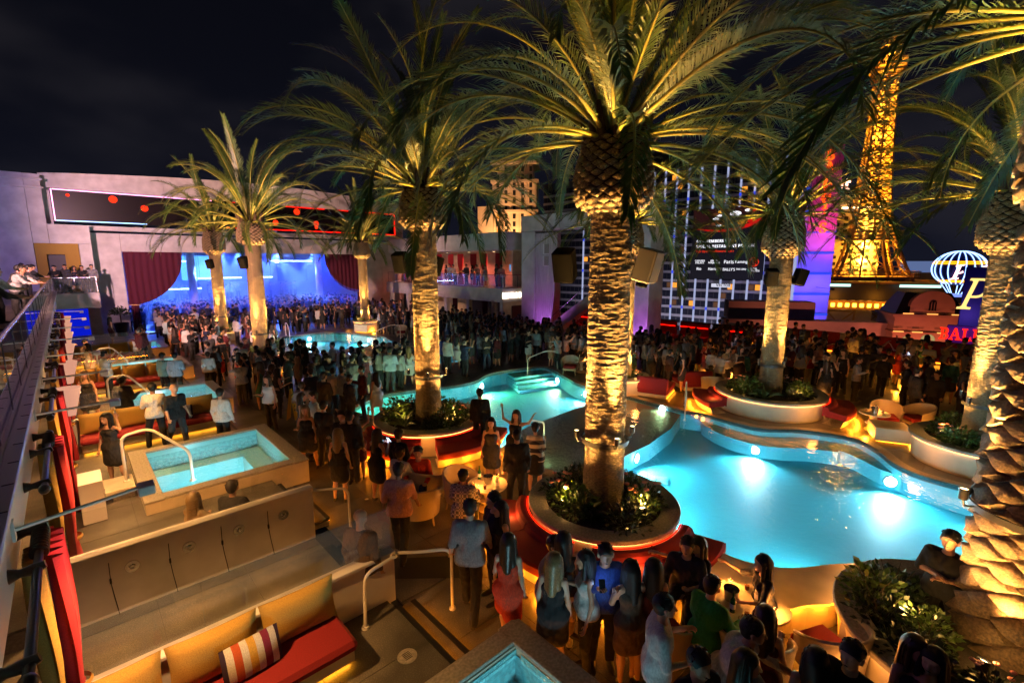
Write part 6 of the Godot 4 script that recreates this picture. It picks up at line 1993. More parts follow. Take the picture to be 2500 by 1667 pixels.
	for k in 9:
		var a0 := PI * (k + 0.5) / 9.0
		boxp("arch_lamp", Vector3(10 + cos(a0) * 14, -30 + sin(a0) * 8, 30), Vector3(1.8, 0.9, 0.4), M.bulb_gold, hr)
	for k in 26:
		boxp("fair_lamp", Vector3(rf(-2, 20), rf(-33, -27), 31), Vector3(0.7, 0.5, 0.3), [emi("fair_magenta", Color(1.0, 0.1, 0.6), 1.6), emi("fair_violet", Color(0.5, 0.15, 1.0), 1.6), M.bulb_gold][k % 3], hr)
	for k in 3: omni(hr, Vector3(-18 + k * 18, -12, 36), Color(1.0, 0.6, 0.15), 55, 0.8)

# ---------------------------------------------------------------- furniture
var seats: Array[Vector2] = []

func arc_sofa(x: float, z: float, R: float, a0: float, a1: float, label: String) -> void:
	# curved sofa wrapped round a planter, its back against the planter wall; parts cut into cushions
	var t := thing("curved_sofa", label, "sofa", Vector3(x, 0, z), 0, "red curved sofas round the planters")
	var n := maxi(2, int(round((a1 - a0) / 0.55)))
	for k in n:
		var b0 := lerpf(a0, a1, float(k) / n) + 0.006
		var b1 := lerpf(a0, a1, float(k + 1) / n) - 0.006
		var b := B.new()
		b.lathe([Vector2(R + 0.20, 0.24), Vector2(R + 0.80, 0.24), Vector2(R + 0.84, 0.28), Vector2(R + 0.84, 0.40), Vector2(R + 0.80, 0.44), Vector2(R + 0.20, 0.46)], Vector3.ZERO, 8, Basis(), b0, b1)
		part("seat_cushion", b, M.red_seat, t)
		b = B.new()
		b.lathe([Vector2(R + 0.10, 0.22), Vector2(R + 0.34, 0.40), Vector2(R + 0.28, 0.54), Vector2(R + 0.22, 0.58), Vector2(R + 0.14, 0.58), Vector2(R + 0.10, 0.55), Vector2(R + 0.10, 0.22)], Vector3.ZERO, 8, Basis(), b0, b1)
		for e in [b0, b1]:       # closed ends
			var d := Vector3(cos(e), 0, sin(e))
			var nn := Vector3(-sin(e), 0, cos(e)) * (-1.0 if e == b0 else 1.0)
			b.quad(d * (R + 0.10) + Vector3(0, 0.22, 0), d * (R + 0.34) + Vector3(0, 0.40, 0), d * (R + 0.28) + Vector3(0, 0.54, 0), d * (R + 0.10) + Vector3(0, 0.58, 0), nn)
			var s := B.new()
		part("back_cushion", b, M.red_seat, t)
		var eb := B.new()
		for e in [b0, b1]:
			var d := Vector3(cos(e), 0, sin(e))
			var nn := Vector3(-sin(e), 0, cos(e)) * (-1.0 if e == b0 else 1.0)
			eb.quad(d * (R + 0.20) + Vector3(0, 0.24, 0), d * (R + 0.84) + Vector3(0, 0.26, 0), d * (R + 0.84) + Vector3(0, 0.43, 0), d * (R + 0.20) + Vector3(0, 0.46, 0), nn)
		part("cushion_end", eb, M.red_seat, t)
	var b2 := B.new()
	b2.lathe([Vector2(R + 0.12, 0.0), Vector2(R + 0.70, 0.0), Vector2(R + 0.78, 0.22), Vector2(R + 0.2, 0.235)], Vector3.ZERO, 40, Basis(), a0, a1)
	part("base", b2, M.cream, t)
	b2 = B.new()
	b2.lathe([Vector2(R + 0.065, 0.56), Vector2(R + 0.09, 0.56), Vector2(R + 0.09, 0.585)], Vector3.ZERO, 40, Basis(), a0, a1)
	part("light_strip", b2, M.led_red_soft, t)
	for k in 5:
		var a := lerpf(a0, a1, (k + 0.5) / 5.0)
		omni(t, Vector3(cos(a), 0, sin(a)) * (R + 0.92) + Vector3(0, 0.12, 0), AMBER, 0.24, 0.05)
		seats.append(Vector2(x + cos(a) * (R + 0.5), z + sin(a) * (R + 0.5)))

func tub_chair(x: float, z: float, turn: float, label: String) -> void:
	var t := thing("wicker_chair", label, "chair", Vector3(x, 0, z), turn, "white wicker tub chairs")
	# woven shell wrapping back and arms, opening towards +z
	var b := B.new()
	var N := 26
	for k in N:
		for side in 2:
			var q := []
			var nn := []
			for e in [[k, 0], [k + 1, 0], [k + 1, 1], [k, 1]]:
				var u: float = float(e[0]) / N
				var a := lerpf(-0.35, PI + 0.35, u) + PI
				var h := 0.60 + 0.20 * sin(PI * u)
				var rr = (0.36 + 0.05 * e[1]) + (0.035 if side == 1 else 0.0)
				q.append(Vector3(cos(a) * rr, 0.20 if e[1] == 0 else h, sin(a) * rr))
				nn.append(Vector3(cos(a), 0, sin(a)) * (1.0 if side == 1 else -1.0))
			b.quads(q[0], q[1], q[2], q[3], nn[0], nn[1], nn[2], nn[3])
			if side == 1:
				var p := []
				for e in [k, k + 1]:
					var u: float = float(e) / N
					var a := lerpf(-0.35, PI + 0.35, u) + PI
					var h := 0.60 + 0.20 * sin(PI * u)
					p.append(Vector3(cos(a) * 0.41, h, sin(a) * 0.41)); p.append(Vector3(cos(a) * 0.445, h, sin(a) * 0.445))
				b.quad(p[0], p[1], p[3], p[2], Vector3.UP)
	part("woven_shell", b, M.wicker, t)
	var pts := []
	for k in 19:
		var u := k / 18.0
		var a := lerpf(-0.35, PI + 0.35, u) + PI
		pts.append(Vector3(cos(a) * 0.428, 0.605 + 0.20 * sin(PI * u), sin(a) * 0.428))
	b = B.new(); b.tube(pts, [0.024], 8)
	part("rolled_rim", b, M.wicker, t)
	boxp("seat_cushion", Vector3(0, 0.36, 0.03), Vector3(0.58, 0.13, 0.58), M.red_seat, t, 0.04)
	boxp("seat_frame", Vector3(0, 0.25, 0.02), Vector3(0.62, 0.09, 0.62), M.wicker, t, 0.02)
	for s in [[-0.26, 0.27], [0.26, 0.27], [-0.24, -0.24], [0.24, -0.24]]:
		b = B.new(); b.tube([Vector3(s[0] * 1.12, 0, s[1] * 1.12), Vector3(s[0], 0.24, s[1])], [0.017, 0.026], 8)
		part("leg", b, M.wicker, t)
	seats.append(Vector2(x, z))

func bottle(at: Vector3, m: Material, label: String) -> void:
	var t := thing("bottle", label, "bottle", at, 0, "bottles on the tables")
	var b := B.new(); b.lathe([Vector2(0, 0.002), Vector2(0.036, 0.004), Vector2(0.037, 0.17), Vector2(0.014, 0.22), Vector2(0.013, 0.29), Vector2(0, 0.29)], Vector3.ZERO, 12)
	part("glass", b, m, t)
	b = B.new(); b.lathe([Vector2(0.015, 0.285), Vector2(0.016, 0.31), Vector2(0, 0.312)], Vector3.ZERO, 10)
	part("cap", b, M.black, t)
	b = B.new(); b.lathe([Vector2(0.0375, 0.06), Vector2(0.0375, 0.13)], Vector3.ZERO, 12)
	part("label_band", b, M.white_gloss, t)

func drinks_table(x: float, z: float, rx: float, rz: float, turn: float, label: String, stuff := 8) -> void:
	var t := thing("drinks_table", label, "table", Vector3(x, 0, z), turn, "white drinks tables")
	var b := B.new()
	var poly := PackedVector2Array()
	for s in 36: poly.append(Vector2(cos(TAU * s / 36) * rx, sin(TAU * s / 36) * rz))
	b.prism(poly, 0.545, 0.58, true)
	part("top", b, M.cream, t)
	b = B.new()
	b.lathe([Vector2(0.20, 0.0), Vector2(0.22, 0.03), Vector2(0.09, 0.12), Vector2(0.08, 0.44), Vector2(0.18, 0.545)], Vector3.ZERO, 18)
	part("pedestal", b, M.cream, t)
	b = B.new(); poly = PackedVector2Array()
	for s in 24: poly.append(Vector2(cos(TAU * s / 24) * rx * 0.55, sin(TAU * s / 24) * rz * 0.55))
	b.prism(poly, 0.24, 0.26, true)
	part("lower_shelf", b, M.cream, t)
	seats.append(Vector2(x, z))
	for k in stuff:
		var a := TAU * k / stuff + rf(-0.2, 0.2)
		var p := t.transform * Vector3(cos(a) * rx * rf(0.45, 0.85), 0.58, sin(a) * rz * rf(0.45, 0.85))
		if k % 4 == 0: candle(p, 0.30)
		elif k % 4 == 2: bottle(p, M.bottle_clear if k % 8 == 2 else M.bottle_green, "clear bottle with pale label on a drinks table" if k % 8 == 2 else "green bottle on a drinks table")
		else: glass_cup(p, "tumbler of amber drink on a drinks table", "tumblers on the tables", rf(0.09, 0.14))
	var ib := thing("ice_bucket", "steel ice bucket on a drinks table", "bucket", t.transform * Vector3(0.02, 0.58, 0), 0, "ice buckets")
	b = B.new(); b.lathe([Vector2(0, 0.0), Vector2(0.08, 0.0), Vector2(0.105, 0.17), Vector2(0.098, 0.17), Vector2(0.075, 0.02)], Vector3.ZERO, 16)
	part("pail", b, M.steel, ib)

func life_ring(at: Vector3, turn: float, label: String) -> void:
	var t := thing("life_ring", label, "life ring", at, turn, "life rings on the palms")
	var pts := []
	for k in 21: pts.append(Vector3(cos(TAU * k / 20) * 0.27, sin(TAU * k / 20) * 0.27, 0))
	var b := B.new(); b.tube(pts, [0.055], 8, false)
	part("ring", b, M.white_gloss, t)
	pts = []
	for k in 9: pts.append(Vector3(0.22 + 0.16 * sin(k * 0.8), 0.2 - k * 0.09, 0.04))
	b = B.new(); b.tube(pts, [0.012], 5)
	part("rope", b, M.white_gloss, t)

func furniture() -> void:
	emi("led_red_soft", Color(1.0, 0.10, 0.02), 2.2)
	mat("wicker", 0.62, 0.52, 0.36, 0.6, 0, "weave", 9.0, 0.6)
	mat("bottle_green", 0.01, 0.07, 0.02, 0.08); mat("bottle_clear", 0.45, 0.42, 0.36, 0.08)
	var D := PI / 180.0
	arc_sofa(7.14, -5.08, 1.38, 72 * D, 150 * D, "red curved sofa hugging the front of the planter nearest the drinks table")
	arc_sofa(7.14, -5.08, 1.38, 162 * D, 236 * D, "red curved sofa hugging the left side of the tall palm's planter")
	arc_sofa(7.5, -11.7, 1.55, 52 * D, 118 * D, "red curved sofa facing the white table by the middle pool planter")
	arc_sofa(7.5, -11.7, 1.55, 130 * D, 200 * D, "red curved sofa on the crowd side of the middle pool planter")
	arc_sofa(18.1, -5.8, 1.75, 205 * D, 250 * D, "short red curved sofa left of the wide planter across the pool")
	arc_sofa(18.1, -5.8, 1.75, 55 * D, 105 * D, "short red curved sofa right of the wide planter across the pool")
	arc_sofa(7.0, -26.5, 1.25, 20 * D, 110 * D, "red curved sofa at the far pool planter")
	# wicker chairs
	for q in [[5.3, -8.5, 1.9, "white wicker chair holding the man in white shirt"], [5.75, -7.7, 0.4, "white wicker chair with back to the lit steps"], [4.75, -7.85, 2.6, "empty white wicker chair with a long arm by the pink shirted man"], [18.4, -8.0, 2.2, "wicker chair behind the wide planter across the pool"], [18.6, -2.5, -1.2, "wicker chair left of the amber lit ottoman"], [19.1, -1.8, -2.4, "wicker chair behind the amber lit ottoman"], [6.55, -1.15, 2.7, "wicker chair with red seat beside the near right planter"], [5.25, -2.75, 1.2, "wicker chair behind the man in green"], [5.75, -1.75, 2.0, "wicker chair at the drinks table's end"], [17.0, -14.2, -1.0, "wicker chair by the steps of the middle pool"], [16.9, -29.6, -0.6, "wicker chair by the far pool handrail"]]:
		tub_chair(q[0], q[1], q[2], q[3])
	drinks_table(6.05, -7.25, 0.42, 0.42, 0, "round white table with candles and bottles before the red curved sofa")
	drinks_table(6.25, -2.25, 0.42, 0.75, 0.5, "long white table crowded with glasses beside the lit pool edge", 12)
	drinks_table(17.6, -14.0, 0.35, 0.35, 0, "small white table by the steps of the middle pool", 4)
	drinks_table(18.0, -2.7, 0.40, 0.40, 0, "low white table near the amber lit ottoman", 4)
	# lit pool-edge seat on the near right
	var pe := thing("pool_edge_seat", "curved stone seat glowing amber along the near pool edge", "bench", Vector3.ZERO)
	var curve := spline(V2([7.62, -3.5, 7.55, -2.8, 7.7, -2.3, 8.05, -1.9, 8.5, -1.6, 8.85, -1.3]), 4, false)
	var front := spline(V2([7.05, -3.4, 6.85, -2.6, 6.8, -1.85, 7.2, -1.55, 7.55, -1.3, 8.2, -1.15]), 4, false)
	var ring := curve.duplicate()
	var fr := front.duplicate(); fr.reverse()
	ring.append_array(fr)
	var b := B.new(); b.prism(ring, 0.0, 0.40)
	part("body", b, M.cream, pe)
	b = B.new()
	for k in front.size() - 1:
		var a := front[k]; var c := front[k + 1]
		b.bar(Vector3(a.x, 0.385, a.y) + Vector3(-0.012, 0, 0.004), Vector3(c.x, 0.385, c.y) + Vector3(-0.012, 0, 0.004), 0.016)
	part("light_strip", b, M.led_amber, pe)
	for k in range(2, front.size(), 3):
		var a := front[k]
		omni(pe, Vector3(a.x - 0.09, 0.38, a.y + 0.06), AMBER, 0.10, 0.04)
	# daybeds and ottoman across the pool
	for q in [[16.9, -9.6, 0.3, "red daybed with a heap of cushions behind the sunning shelf"], [18.9, -9.2, 0.9, "second red daybed near the wide planter"]]:
		var t := thing("daybed", q[3], "daybed", Vector3(q[0], 0, q[1]), q[2], "red daybeds")
		boxp("base", Vector3(0, 0.08, 0), Vector3(1.5, 0.14, 1.1), M.cream, t, 0.01)
		boxp("mattress", Vector3(0, 0.27, 0), Vector3(1.6, 0.22, 1.2), M.red_seat, t, 0.05)
		boxp("headboard", Vector3(-0.75, 0.55, 0), Vector3(0.16, 0.55, 1.2), M.red_seat, t, 0.05)
		cushion("cushion", Vector3(0.6, 0.45, 0.22), M.red_cloth, t, Transform3D(Basis(Vector3.UP, 1.3) * Basis(Vector3.RIGHT, -0.4), Vector3(-0.45, 0.58, 0.1)))
		boxp("light_strip", Vector3(0, 0.03, 0.57), Vector3(1.4, 0.02, 0.02), M.led_amber, t)
		area(t, Vector3(0, 0.05, 0.62), Vector3(0, -0.1, 1.2), Vector2(1.4, 0.03), AMBER, 0.35)
		seats.append(Vector2(q[0], q[1]))
	for q in [[17.4, -2.2, 0.9, 0.45, "square cream ottoman glowing amber by the pool coping"], [16.25, -33.7, 1.2, 0.6, "square cream planter box glowing amber at the far pool"], [26.5, -6.0, 0.9, 0.5, "added amber lit cube for a low wall in the lounge"], [28.5, -3.5, 0.9, 0.5, "added amber lit cube for a low wall near the red sofas"], [27.5, -9.0, 0.9, 0.5, "added amber lit cube for a low wall behind the crowd"], [30.2, -7.5, 0.9, 0.5, "added amber lit cube for a low wall beside the parapet sofas"], [24.5, -2.5, 0.9, 0.5, "added amber lit cube for a low wall at the lounge's near end"], [22.5, -9.5, 0.9, 0.5, "added amber lit cube for a low wall near the white pillar"]]:
		var t := thing("lit_cube", q[4], "lit table", Vector3(q[0], 0, q[1]), 0.4, "amber lit cubes")  # the lounge cubes are added for amber floor glow, in place of low walls
		boxp("body", Vector3(0, q[3] * 0.5 + 0.03, 0), Vector3(q[2], q[3] - 0.06, q[2]), M.cream, t, 0.02)
		boxp("plinth", Vector3(0, 0.025, 0), Vector3(q[2] - 0.2, 0.05, q[2] - 0.2), M.black, t)
		for s in 4:
			var d := Vector3(sin(s * PI / 2), 0, cos(s * PI / 2))
			boxp("light_strip", d * (q[2] * 0.5 - 0.08) + Vector3(0, 0.03, 0), Vector3(q[2] - 0.2, 0.02, 0.02), M.led_amber, t, 0, s * PI / 2)
			if s % 2 == 0: omni(t, d * (q[2] * 0.5 + 0.12) + Vector3(0, 0.10, 0), Color(1.0, 0.62, 0.16), 0.7, 0.05)
		seats.append(Vector2(q[0], q[1]))
	# floor sign
	var w := thing("wet_floor_sign", "tall yellow folding caution sign among the crowd", "floor sign", Vector3(5.07, 0, -16.27), 0.9)
	var ym := mat("sign_yellow", 0.80, 0.48, 0.02, 0.45)
	for s in [-1.0, 1.0]:
		var tilt := Basis(Vector3.RIGHT, -0.14 * s)
		var pb := B.new()
		var o := tilt * Vector3.ZERO + Vector3(0, 0, 0.15 * s)
		pb.quad(o + tilt * Vector3(-0.17, 0, 0), o + tilt * Vector3(0.17, 0, 0), o + tilt * Vector3(0.09, 1.05, 0), o + tilt * Vector3(-0.09, 1.05, 0), tilt * Vector3(0, 0, s))
		var o2 := o - tilt * Vector3(0, 0, 0.02 * s)
		pb.quad(o2 + tilt * Vector3(-0.17, 0, 0), o2 + tilt * Vector3(0.17, 0, 0), o2 + tilt * Vector3(0.09, 1.05, 0), o2 + tilt * Vector3(-0.09, 1.05, 0), tilt * Vector3(0, 0, -s))
		part("panel", pb, ym, w)
		var i := 0
		for ln in ["CAUTION", "CUIDADO", "WET FLOOR", "PISO", "MOJADO"]:
			text("lettering", ln, 0.045, 0.003, M.black, w, Transform3D(tilt * Basis(Vector3.UP, 0.0 if s > 0 else PI), o + tilt * Vector3(0, 0.85 - 0.13 * i, 0.006 * s)), false, true)
			i += 1
	life_ring(Vector3(8.05, 1.25, -11.95), 1.0, "white life ring with rope on the palm left of the middle pool")
	life_ring(Vector3(7.5, 1.2, -26.4), 1.0, "white life ring with rope on the palm at the far pool")
	# potted tree by the hall wall
	var pt := thing("potted_tree", "clipped potted tree in a tall dark pot by the hall wall", "potted tree", Vector3(2.4, 0.3, -41.2))
	b = B.new(); b.lathe([Vector2(0, 0), Vector2(0.3, 0), Vector2(0.42, 0.9), Vector2(0.36, 0.9)], Vector3.ZERO, 18)
	part("pot", b, M.black, pt)
	b = B.new(); b.tube([Vector3(0, 0.8, 0), Vector3(0, 1.5, 0)], [0.04], 6)
	part("trunk", b, M.boot, pt)
	var cr := put("crown", shrubs[1][0], pt, Vector3(0, 1.4, 0))
	cr.scale = Vector3.ONE * 1.3

# ---------------------------------------------------------------- people
class Net:       # distance field on a grid, meshed as surface nets
	var o: Vector3
	var c: float
	var n: Vector3i
	var f := PackedFloat32Array()
	func _init(lo: Vector3, hi: Vector3, cell: float) -> void:
		o = lo; c = cell
		n = Vector3i(ceili((hi.x - lo.x) / c) + 1, ceili((hi.y - lo.y) / c) + 1, ceili((hi.z - lo.z) / c) + 1)
		f.resize(n.x * n.y * n.z)
		f.fill(1.0)
	func bone(a: Vector3, b: Vector3, ra: float, rb: float, k := 0.035) -> void:
		var m := maxf(ra, rb) + k + c * 2.0
		var lo := (Vector3(minf(a.x, b.x), minf(a.y, b.y), minf(a.z, b.z)) - Vector3(m, m, m) - o) / c
		var hi := (Vector3(maxf(a.x, b.x), maxf(a.y, b.y), maxf(a.z, b.z)) + Vector3(m, m, m) - o) / c
		var d := b - a
		var dd := maxf(d.length_squared(), 1e-9)
		for z in range(maxi(0, int(lo.z)), mini(n.z, int(hi.z) + 1)):
			for y in range(maxi(0, int(lo.y)), mini(n.y, int(hi.y) + 1)):
				var row := (z * n.y + y) * n.x
				for x in range(maxi(0, int(lo.x)), mini(n.x, int(hi.x) + 1)):
					var p := o + Vector3(x, y, z) * c - a
					var t := clampf(p.dot(d) / dd, 0.0, 1.0)
					var v := (p - d * t).length() - (ra + (rb - ra) * t)
					var w := f[row + x]
					if v - w > k: continue
					var h := maxf(k - absf(v - w), 0.0) / k
					f[row + x] = minf(v, w) - h * h * k * 0.25
	func cut(p0: Vector3, nn: Vector3) -> void:      # keep the side that nn points away from
		var i := 0
		for z in n.z:
			for y in n.y:
				for x in n.x:
					if f[i] < 0.1: f[i] = maxf(f[i], (o + Vector3(x, y, z) * c - p0).dot(nn))
					i += 1
	func into(B2: B) -> void:
		var id := {}
		var vs := PackedVector3Array()
		var ns := PackedVector3Array()
		var sx := 1
		var sy := n.x
		var sz := n.x * n.y
		var lim := c * 1.8
		var off := [0, sx, sy, sx + sy, sz, sx + sz, sy + sz, sx + sy + sz]
		for z in n.z - 1:
			for y in n.y - 1:
				for x in n.x - 1:
					var i := z * sz + y * sy + x
					var f0 := f[i]
					if f0 > lim or f0 < -lim: continue
					var mask := 0
					for e in 8:
						if f[i + off[e]] < 0.0: mask |= 1 << e
					if mask == 0 or mask == 255: continue
					var s := Vector3.ZERO
					var cn := 0
					for e in 8:
						for ax in 3:
							var bit: int = 1 << ax
							if e & bit: continue
							var g: int = e | bit
							var a0 := f[i + off[e]]
							var a1 := f[i + off[g]]
							if (a0 < 0.0) == (a1 < 0.0): continue
							var t := a0 / (a0 - a1)
							var p := Vector3(e & 1, (e >> 1) & 1, (e >> 2) & 1)
							p[ax] = t
							s += p; cn += 1
					id[i] = vs.size()
					vs.append(o + (Vector3(x, y, z) + s / cn) * c)
					var gx := f[i + 1] - f[i] + f[i + off[3]] - f[i + off[2]] + f[i + off[5]] - f[i + off[4]] + f[i + off[7]] - f[i + off[6]]
					var gy := f[i + sy] - f[i] + f[i + off[3]] - f[i + 1] + f[i + off[6]] - f[i + off[4]] + f[i + off[7]] - f[i + off[5]]
					var gz := f[i + sz] - f[i] + f[i + off[5]] - f[i + 1] + f[i + off[6]] - f[i + sy] + f[i + off[7]] - f[i + off[3]]
					ns.append(Vector3(gx, gy, gz).normalized())
		for i in id:
			var f0: float = f[i]
			for ax in 3:
				var st: int = [sx, sy, sz][ax]
				if i + st >= f.size() or (f0 < 0.0) == (f[i + st] < 0.0): continue
				var u: int = [sy, sz, sx][ax]
				var w: int = [sz, sx, sy][ax]
				if not (id.has(i - u) and id.has(i - w) and id.has(i - u - w)): continue
				var a: int = id[i]; var b: int = id[i - u]; var d: int = id[i - u - w]; var e: int = id[i - w]
				B2.tri(vs[a], vs[b], vs[d], ns[a], ns[b], ns[d])
				B2.tri(vs[a], vs[d], vs[e], ns[a], ns[d], ns[e])

var folk := {}
func V(x: float, y: float, z: float) -> Vector3: return Vector3(x, y, z)

# arms: elbow and wrist of each side from the shoulder; legs: knee and ankle of each side from the hip; x positive is the figure's left
func figure(key: String, fem: bool, hip: float, arms: Array, legs: Array, lean := Vector3.ZERO, wear := "shirt", hair := "short", look := Vector3.ZERO) -> void:
	var P := V(0, hip, 0)
	var C := P + V(0, 0.33, 0) + lean * 0.6
	var N := P + V(0, 0.52, 0) + lean
	var H := N + V(0, 0.175, 0.025) + lean * 0.15 + look
	var sw := 0.155 if fem else 0.19
	var lo := V(-0.75, -0.03, -0.7)
	var hi := V(0.75, 2.15, 0.75)
	# tight bounds
	var pts := [H + V(0, 0.13, 0), V(0, 0, 0)]
	for s in 2:
		var S0 := P + V(0, 0.47, 0) + lean + V(sw if s == 0 else -sw, 0, 0)
		pts.append(S0); pts.append(S0 + arms[s][0]); pts.append(S0 + arms[s][1])
		var h0 := P + V(0.09 if s == 0 else -0.09, -0.02, 0)
		pts.append(h0 + legs[s][0]); pts.append(h0 + legs[s][1])
	lo = pts[0]; hi = pts[0]
	for q in pts:
		lo = Vector3(minf(lo.x, q.x), minf(lo.y, q.y), minf(lo.z, q.z)); hi = Vector3(maxf(hi.x, q.x), maxf(hi.y, q.y), maxf(hi.z, q.z))
	lo -= V(0.22, 0.12, 0.22); hi += V(0.22, 0.06, 0.24)
	var cell := 0.026
	var skin := Net.new(lo, hi, cell)
	var top := Net.new(lo, hi, cell)
	var bot := Net.new(lo, hi, cell)
	var sb := B.new()
	var shoes := []
	var tr := []        # torso bones
	if fem:
		tr = [[P + V(-0.085, 0, -0.01), P + V(0.085, 0, -0.01), 0.118, 0.118], [P, C + V(0, -0.12, 0), 0.115, 0.09], [C + V(-0.05, -0.12, 0), C + V(0.05, -0.12, 0), 0.088, 0.088], [C + V(-0.065, 0, 0), C + V(0.065, 0, 0), 0.098, 0.098], [C + V(-0.065, 0.02, 0.065), C + V(0.065, 0.02, 0.065), 0.058, 0.058], [C, N + V(0, -0.05, 0), 0.09, 0.06], [N + V(-sw + 0.03, -0.06, 0), N + V(sw - 0.03, -0.06, 0), 0.05, 0.05]]
	else:
		tr = [[P + V(-0.075, 0, 0), P + V(0.075, 0, 0), 0.122, 0.122], [P, C, 0.125, 0.12], [C + V(-0.10, -0.02, 0), C + V(0.10, -0.02, 0), 0.118, 0.118], [C + V(-0.10, 0.05, 0), C + V(0.10, 0.05, 0), 0.115, 0.115], [C, N + V(0, -0.05, 0), 0.11, 0.07], [N + V(-sw + 0.04, -0.07, 0), N + V(sw - 0.04, -0.07, 0), 0.07, 0.07]]
	for b in tr:
		skin.bone(b[0], b[1], b[2] - 0.004, b[3] - 0.004)
		top.bone(b[0], b[1], b[2] + 0.014, b[3] + 0.014)
	skin.bone(N + V(0, -0.04, 0), H + V(0, -0.05, -0.02), 0.056 if not fem else 0.046, 0.05 if not fem else 0.042)
	top.bone(P + V(-0.08, -0.05, 0), P + V(0.08, -0.05, 0), 0.155, 0.155); top.bone(P + V(-0.07, 0.06, 0), P + V(0.07, 0.06, 0), 0.145, 0.145)
	bot.bone(P + V(-0.08, 0.02, 0), P + V(0.08, 0.02, 0), 0.126 if not fem else 0.122, 0.126 if not fem else 0.122)
	var A := [0.052, 0.042, 0.030] if not fem else [0.040, 0.033, 0.024]
	var G := [0.090, 0.060, 0.040] if not fem else [0.086, 0.052, 0.032]
	var head_b := B.new()
	for s in 2:
		var sg := 1.0 if s == 0 else -1.0
		var S := P + V(sw * sg, 0.455, 0) + lean
		var E: Vector3 = S + arms[s][0]
		var W: Vector3 = S + arms[s][1]
		skin.bone(S, E, A[0], A[1]); skin.bone(E, W, A[1], A[2])
		var hd := (W - E).normalized()
		skin.bone(W, W + hd * 0.075, A[2] * 0.95, 0.030 if not fem else 0.025, 0.02)
		# fingers, rooted in the palm, slightly curled; thumb from its side
		var side := hd.cross(Vector3.UP if absf(hd.y) < 0.9 else V(0, 0, 1)).normalized()
		var curl := side.cross(hd).normalized()
		if curl.z < 0: curl = -curl
		for k in 4:
			var b0 := W + hd * 0.075 + side * (k - 1.5) * 0.018
			var l: float = [0.062, 0.075, 0.070, 0.052][k]
			sb.tube([b0 - hd * 0.02, b0 + hd * l * 0.5 + curl * 0.006, b0 + hd * l * 0.85 + curl * 0.03, b0 + hd * l * 0.8 + curl * 0.045], [0.0095, 0.0088, 0.0078, 0.006], 5)
		var th := W + hd * 0.035 + side * 0.026 * sg
		sb.tube([th - side * 0.01 * sg, th + side * 0.022 * sg + hd * 0.028 + curl * 0.012, th + side * 0.024 * sg + hd * 0.055 + curl * 0.022], [0.0115, 0.0095, 0.007], 5)
		if wear != "dress" and wear != "tank":
			top.bone(S, E, A[0] + 0.018, A[1] + 0.018)
			if wear == "shirt": top.bone(E, W - hd * 0.01, A[1] + 0.016, A[2] + 0.016)
		var hj := P + V(0.09 * sg, -0.02, 0)
		var K: Vector3 = hj + legs[s][0]
		var Q: Vector3 = hj + legs[s][1]
		skin.bone(hj, K, G[0], G[1]); skin.bone(K, K.lerp(Q, 0.35), G[1] * 0.98, G[1] * 1.04); skin.bone(K.lerp(Q, 0.35), Q, G[1] * 1.04, G[2])
		if wear == "dress" or wear == "skirt":
			var R := hj.lerp(K, 0.78)
			bot.bone(hj, R, G[0] + 0.030, G[1] + 0.060, 0.10)
			bot.bone(P, R * V(0.5, 1, 1), 0.13, 0.11, 0.10)
		elif wear == "shorts": bot.bone(hj, hj.lerp(K, 0.45), G[0] + 0.018, G[0] + 0.012)
		else:
			bot.bone(hj, K, G[0] + 0.014, G[1] + 0.018); bot.bone(K, Q + (Q - K).normalized() * 0.01, G[1] + 0.018, G[2] + 0.022)
		var fz := V(0.02 * sg, 0, 1).normalized()
		var shoe := B.new()
		shoes.append(shoe)
		if fem:
			shoe.tube([Q + V(0, -0.03, -0.035), Q + V(0, -0.055, 0.03), Q + fz * 0.11 + V(0, -0.09, 0), Q + fz * 0.17 + V(0, -0.095, 0)], [0.030, 0.034, 0.034, 0.018], 8)
			shoe.tube([Q + V(0, -0.03, -0.04), Q + V(0, -0.115, -0.035)], [0.018, 0.008], 6)
		else:
			shoe.tube([Q + V(0, -0.03, -0.05), Q + V(0, -0.035, 0.0), Q + fz * 0.10 + V(0, -0.05, 0), Q + fz * 0.18 + V(0, -0.058, 0), Q + fz * 0.22 + V(0, -0.06, 0)], [0.036, 0.048, 0.045, 0.038, 0.018], 8)
	if wear == "dress":
		for b in tr.slice(0, 5): bot.bone(b[0], b[1], b[2] + 0.010, b[3] + 0.010)
		bot.cut(C + V(0, 0.105, 0), (N - P).normalized())
	elif wear != "sitdress":
		bot.cut(P + V(0, 0.12, 0), (N - P).normalized())
		top.cut(P + V(0, -0.11 if wear != "tank" else -0.05, 0), (P - N).normalized())
		top.cut(N + V(0, 0.0 if wear != "tank" else -0.05, 0.03), ((N - P).normalized() + V(0, 0, 0.45)).normalized())
	skin.into(sb)
	# head on a finer grid, joined to the body's mesh
	var hn := Net.new(H - V(0.13, 0.17, 0.14), H + V(0.13, 0.15, 0.16), 0.0125)
	hn.bone(H + V(0, 0.035, -0.012), H + V(0, 0.03, 0.008), 0.089, 0.086, 0.03)
	hn.bone(H + V(0, -0.02, 0.03), H + V(0, -0.085, 0.055), 0.062, 0.034, 0.03)
	hn.bone(H + V(-0.03, -0.05, 0.035), H + V(0.03, -0.05, 0.035), 0.038, 0.038, 0.03)
	hn.bone(H + V(0, 0.01, 0.098), H + V(0, -0.03, 0.112), 0.010, 0.016, 0.015)
	hn.bone(H + V(-0.02, -0.062, 0.085), H + V(0.02, -0.062, 0.085), 0.011, 0.011, 0.01)
	hn.bone(H + V(-0.04, 0.035, 0.075), H + V(0.04, 0.035, 0.075), 0.016, 0.016, 0.02)
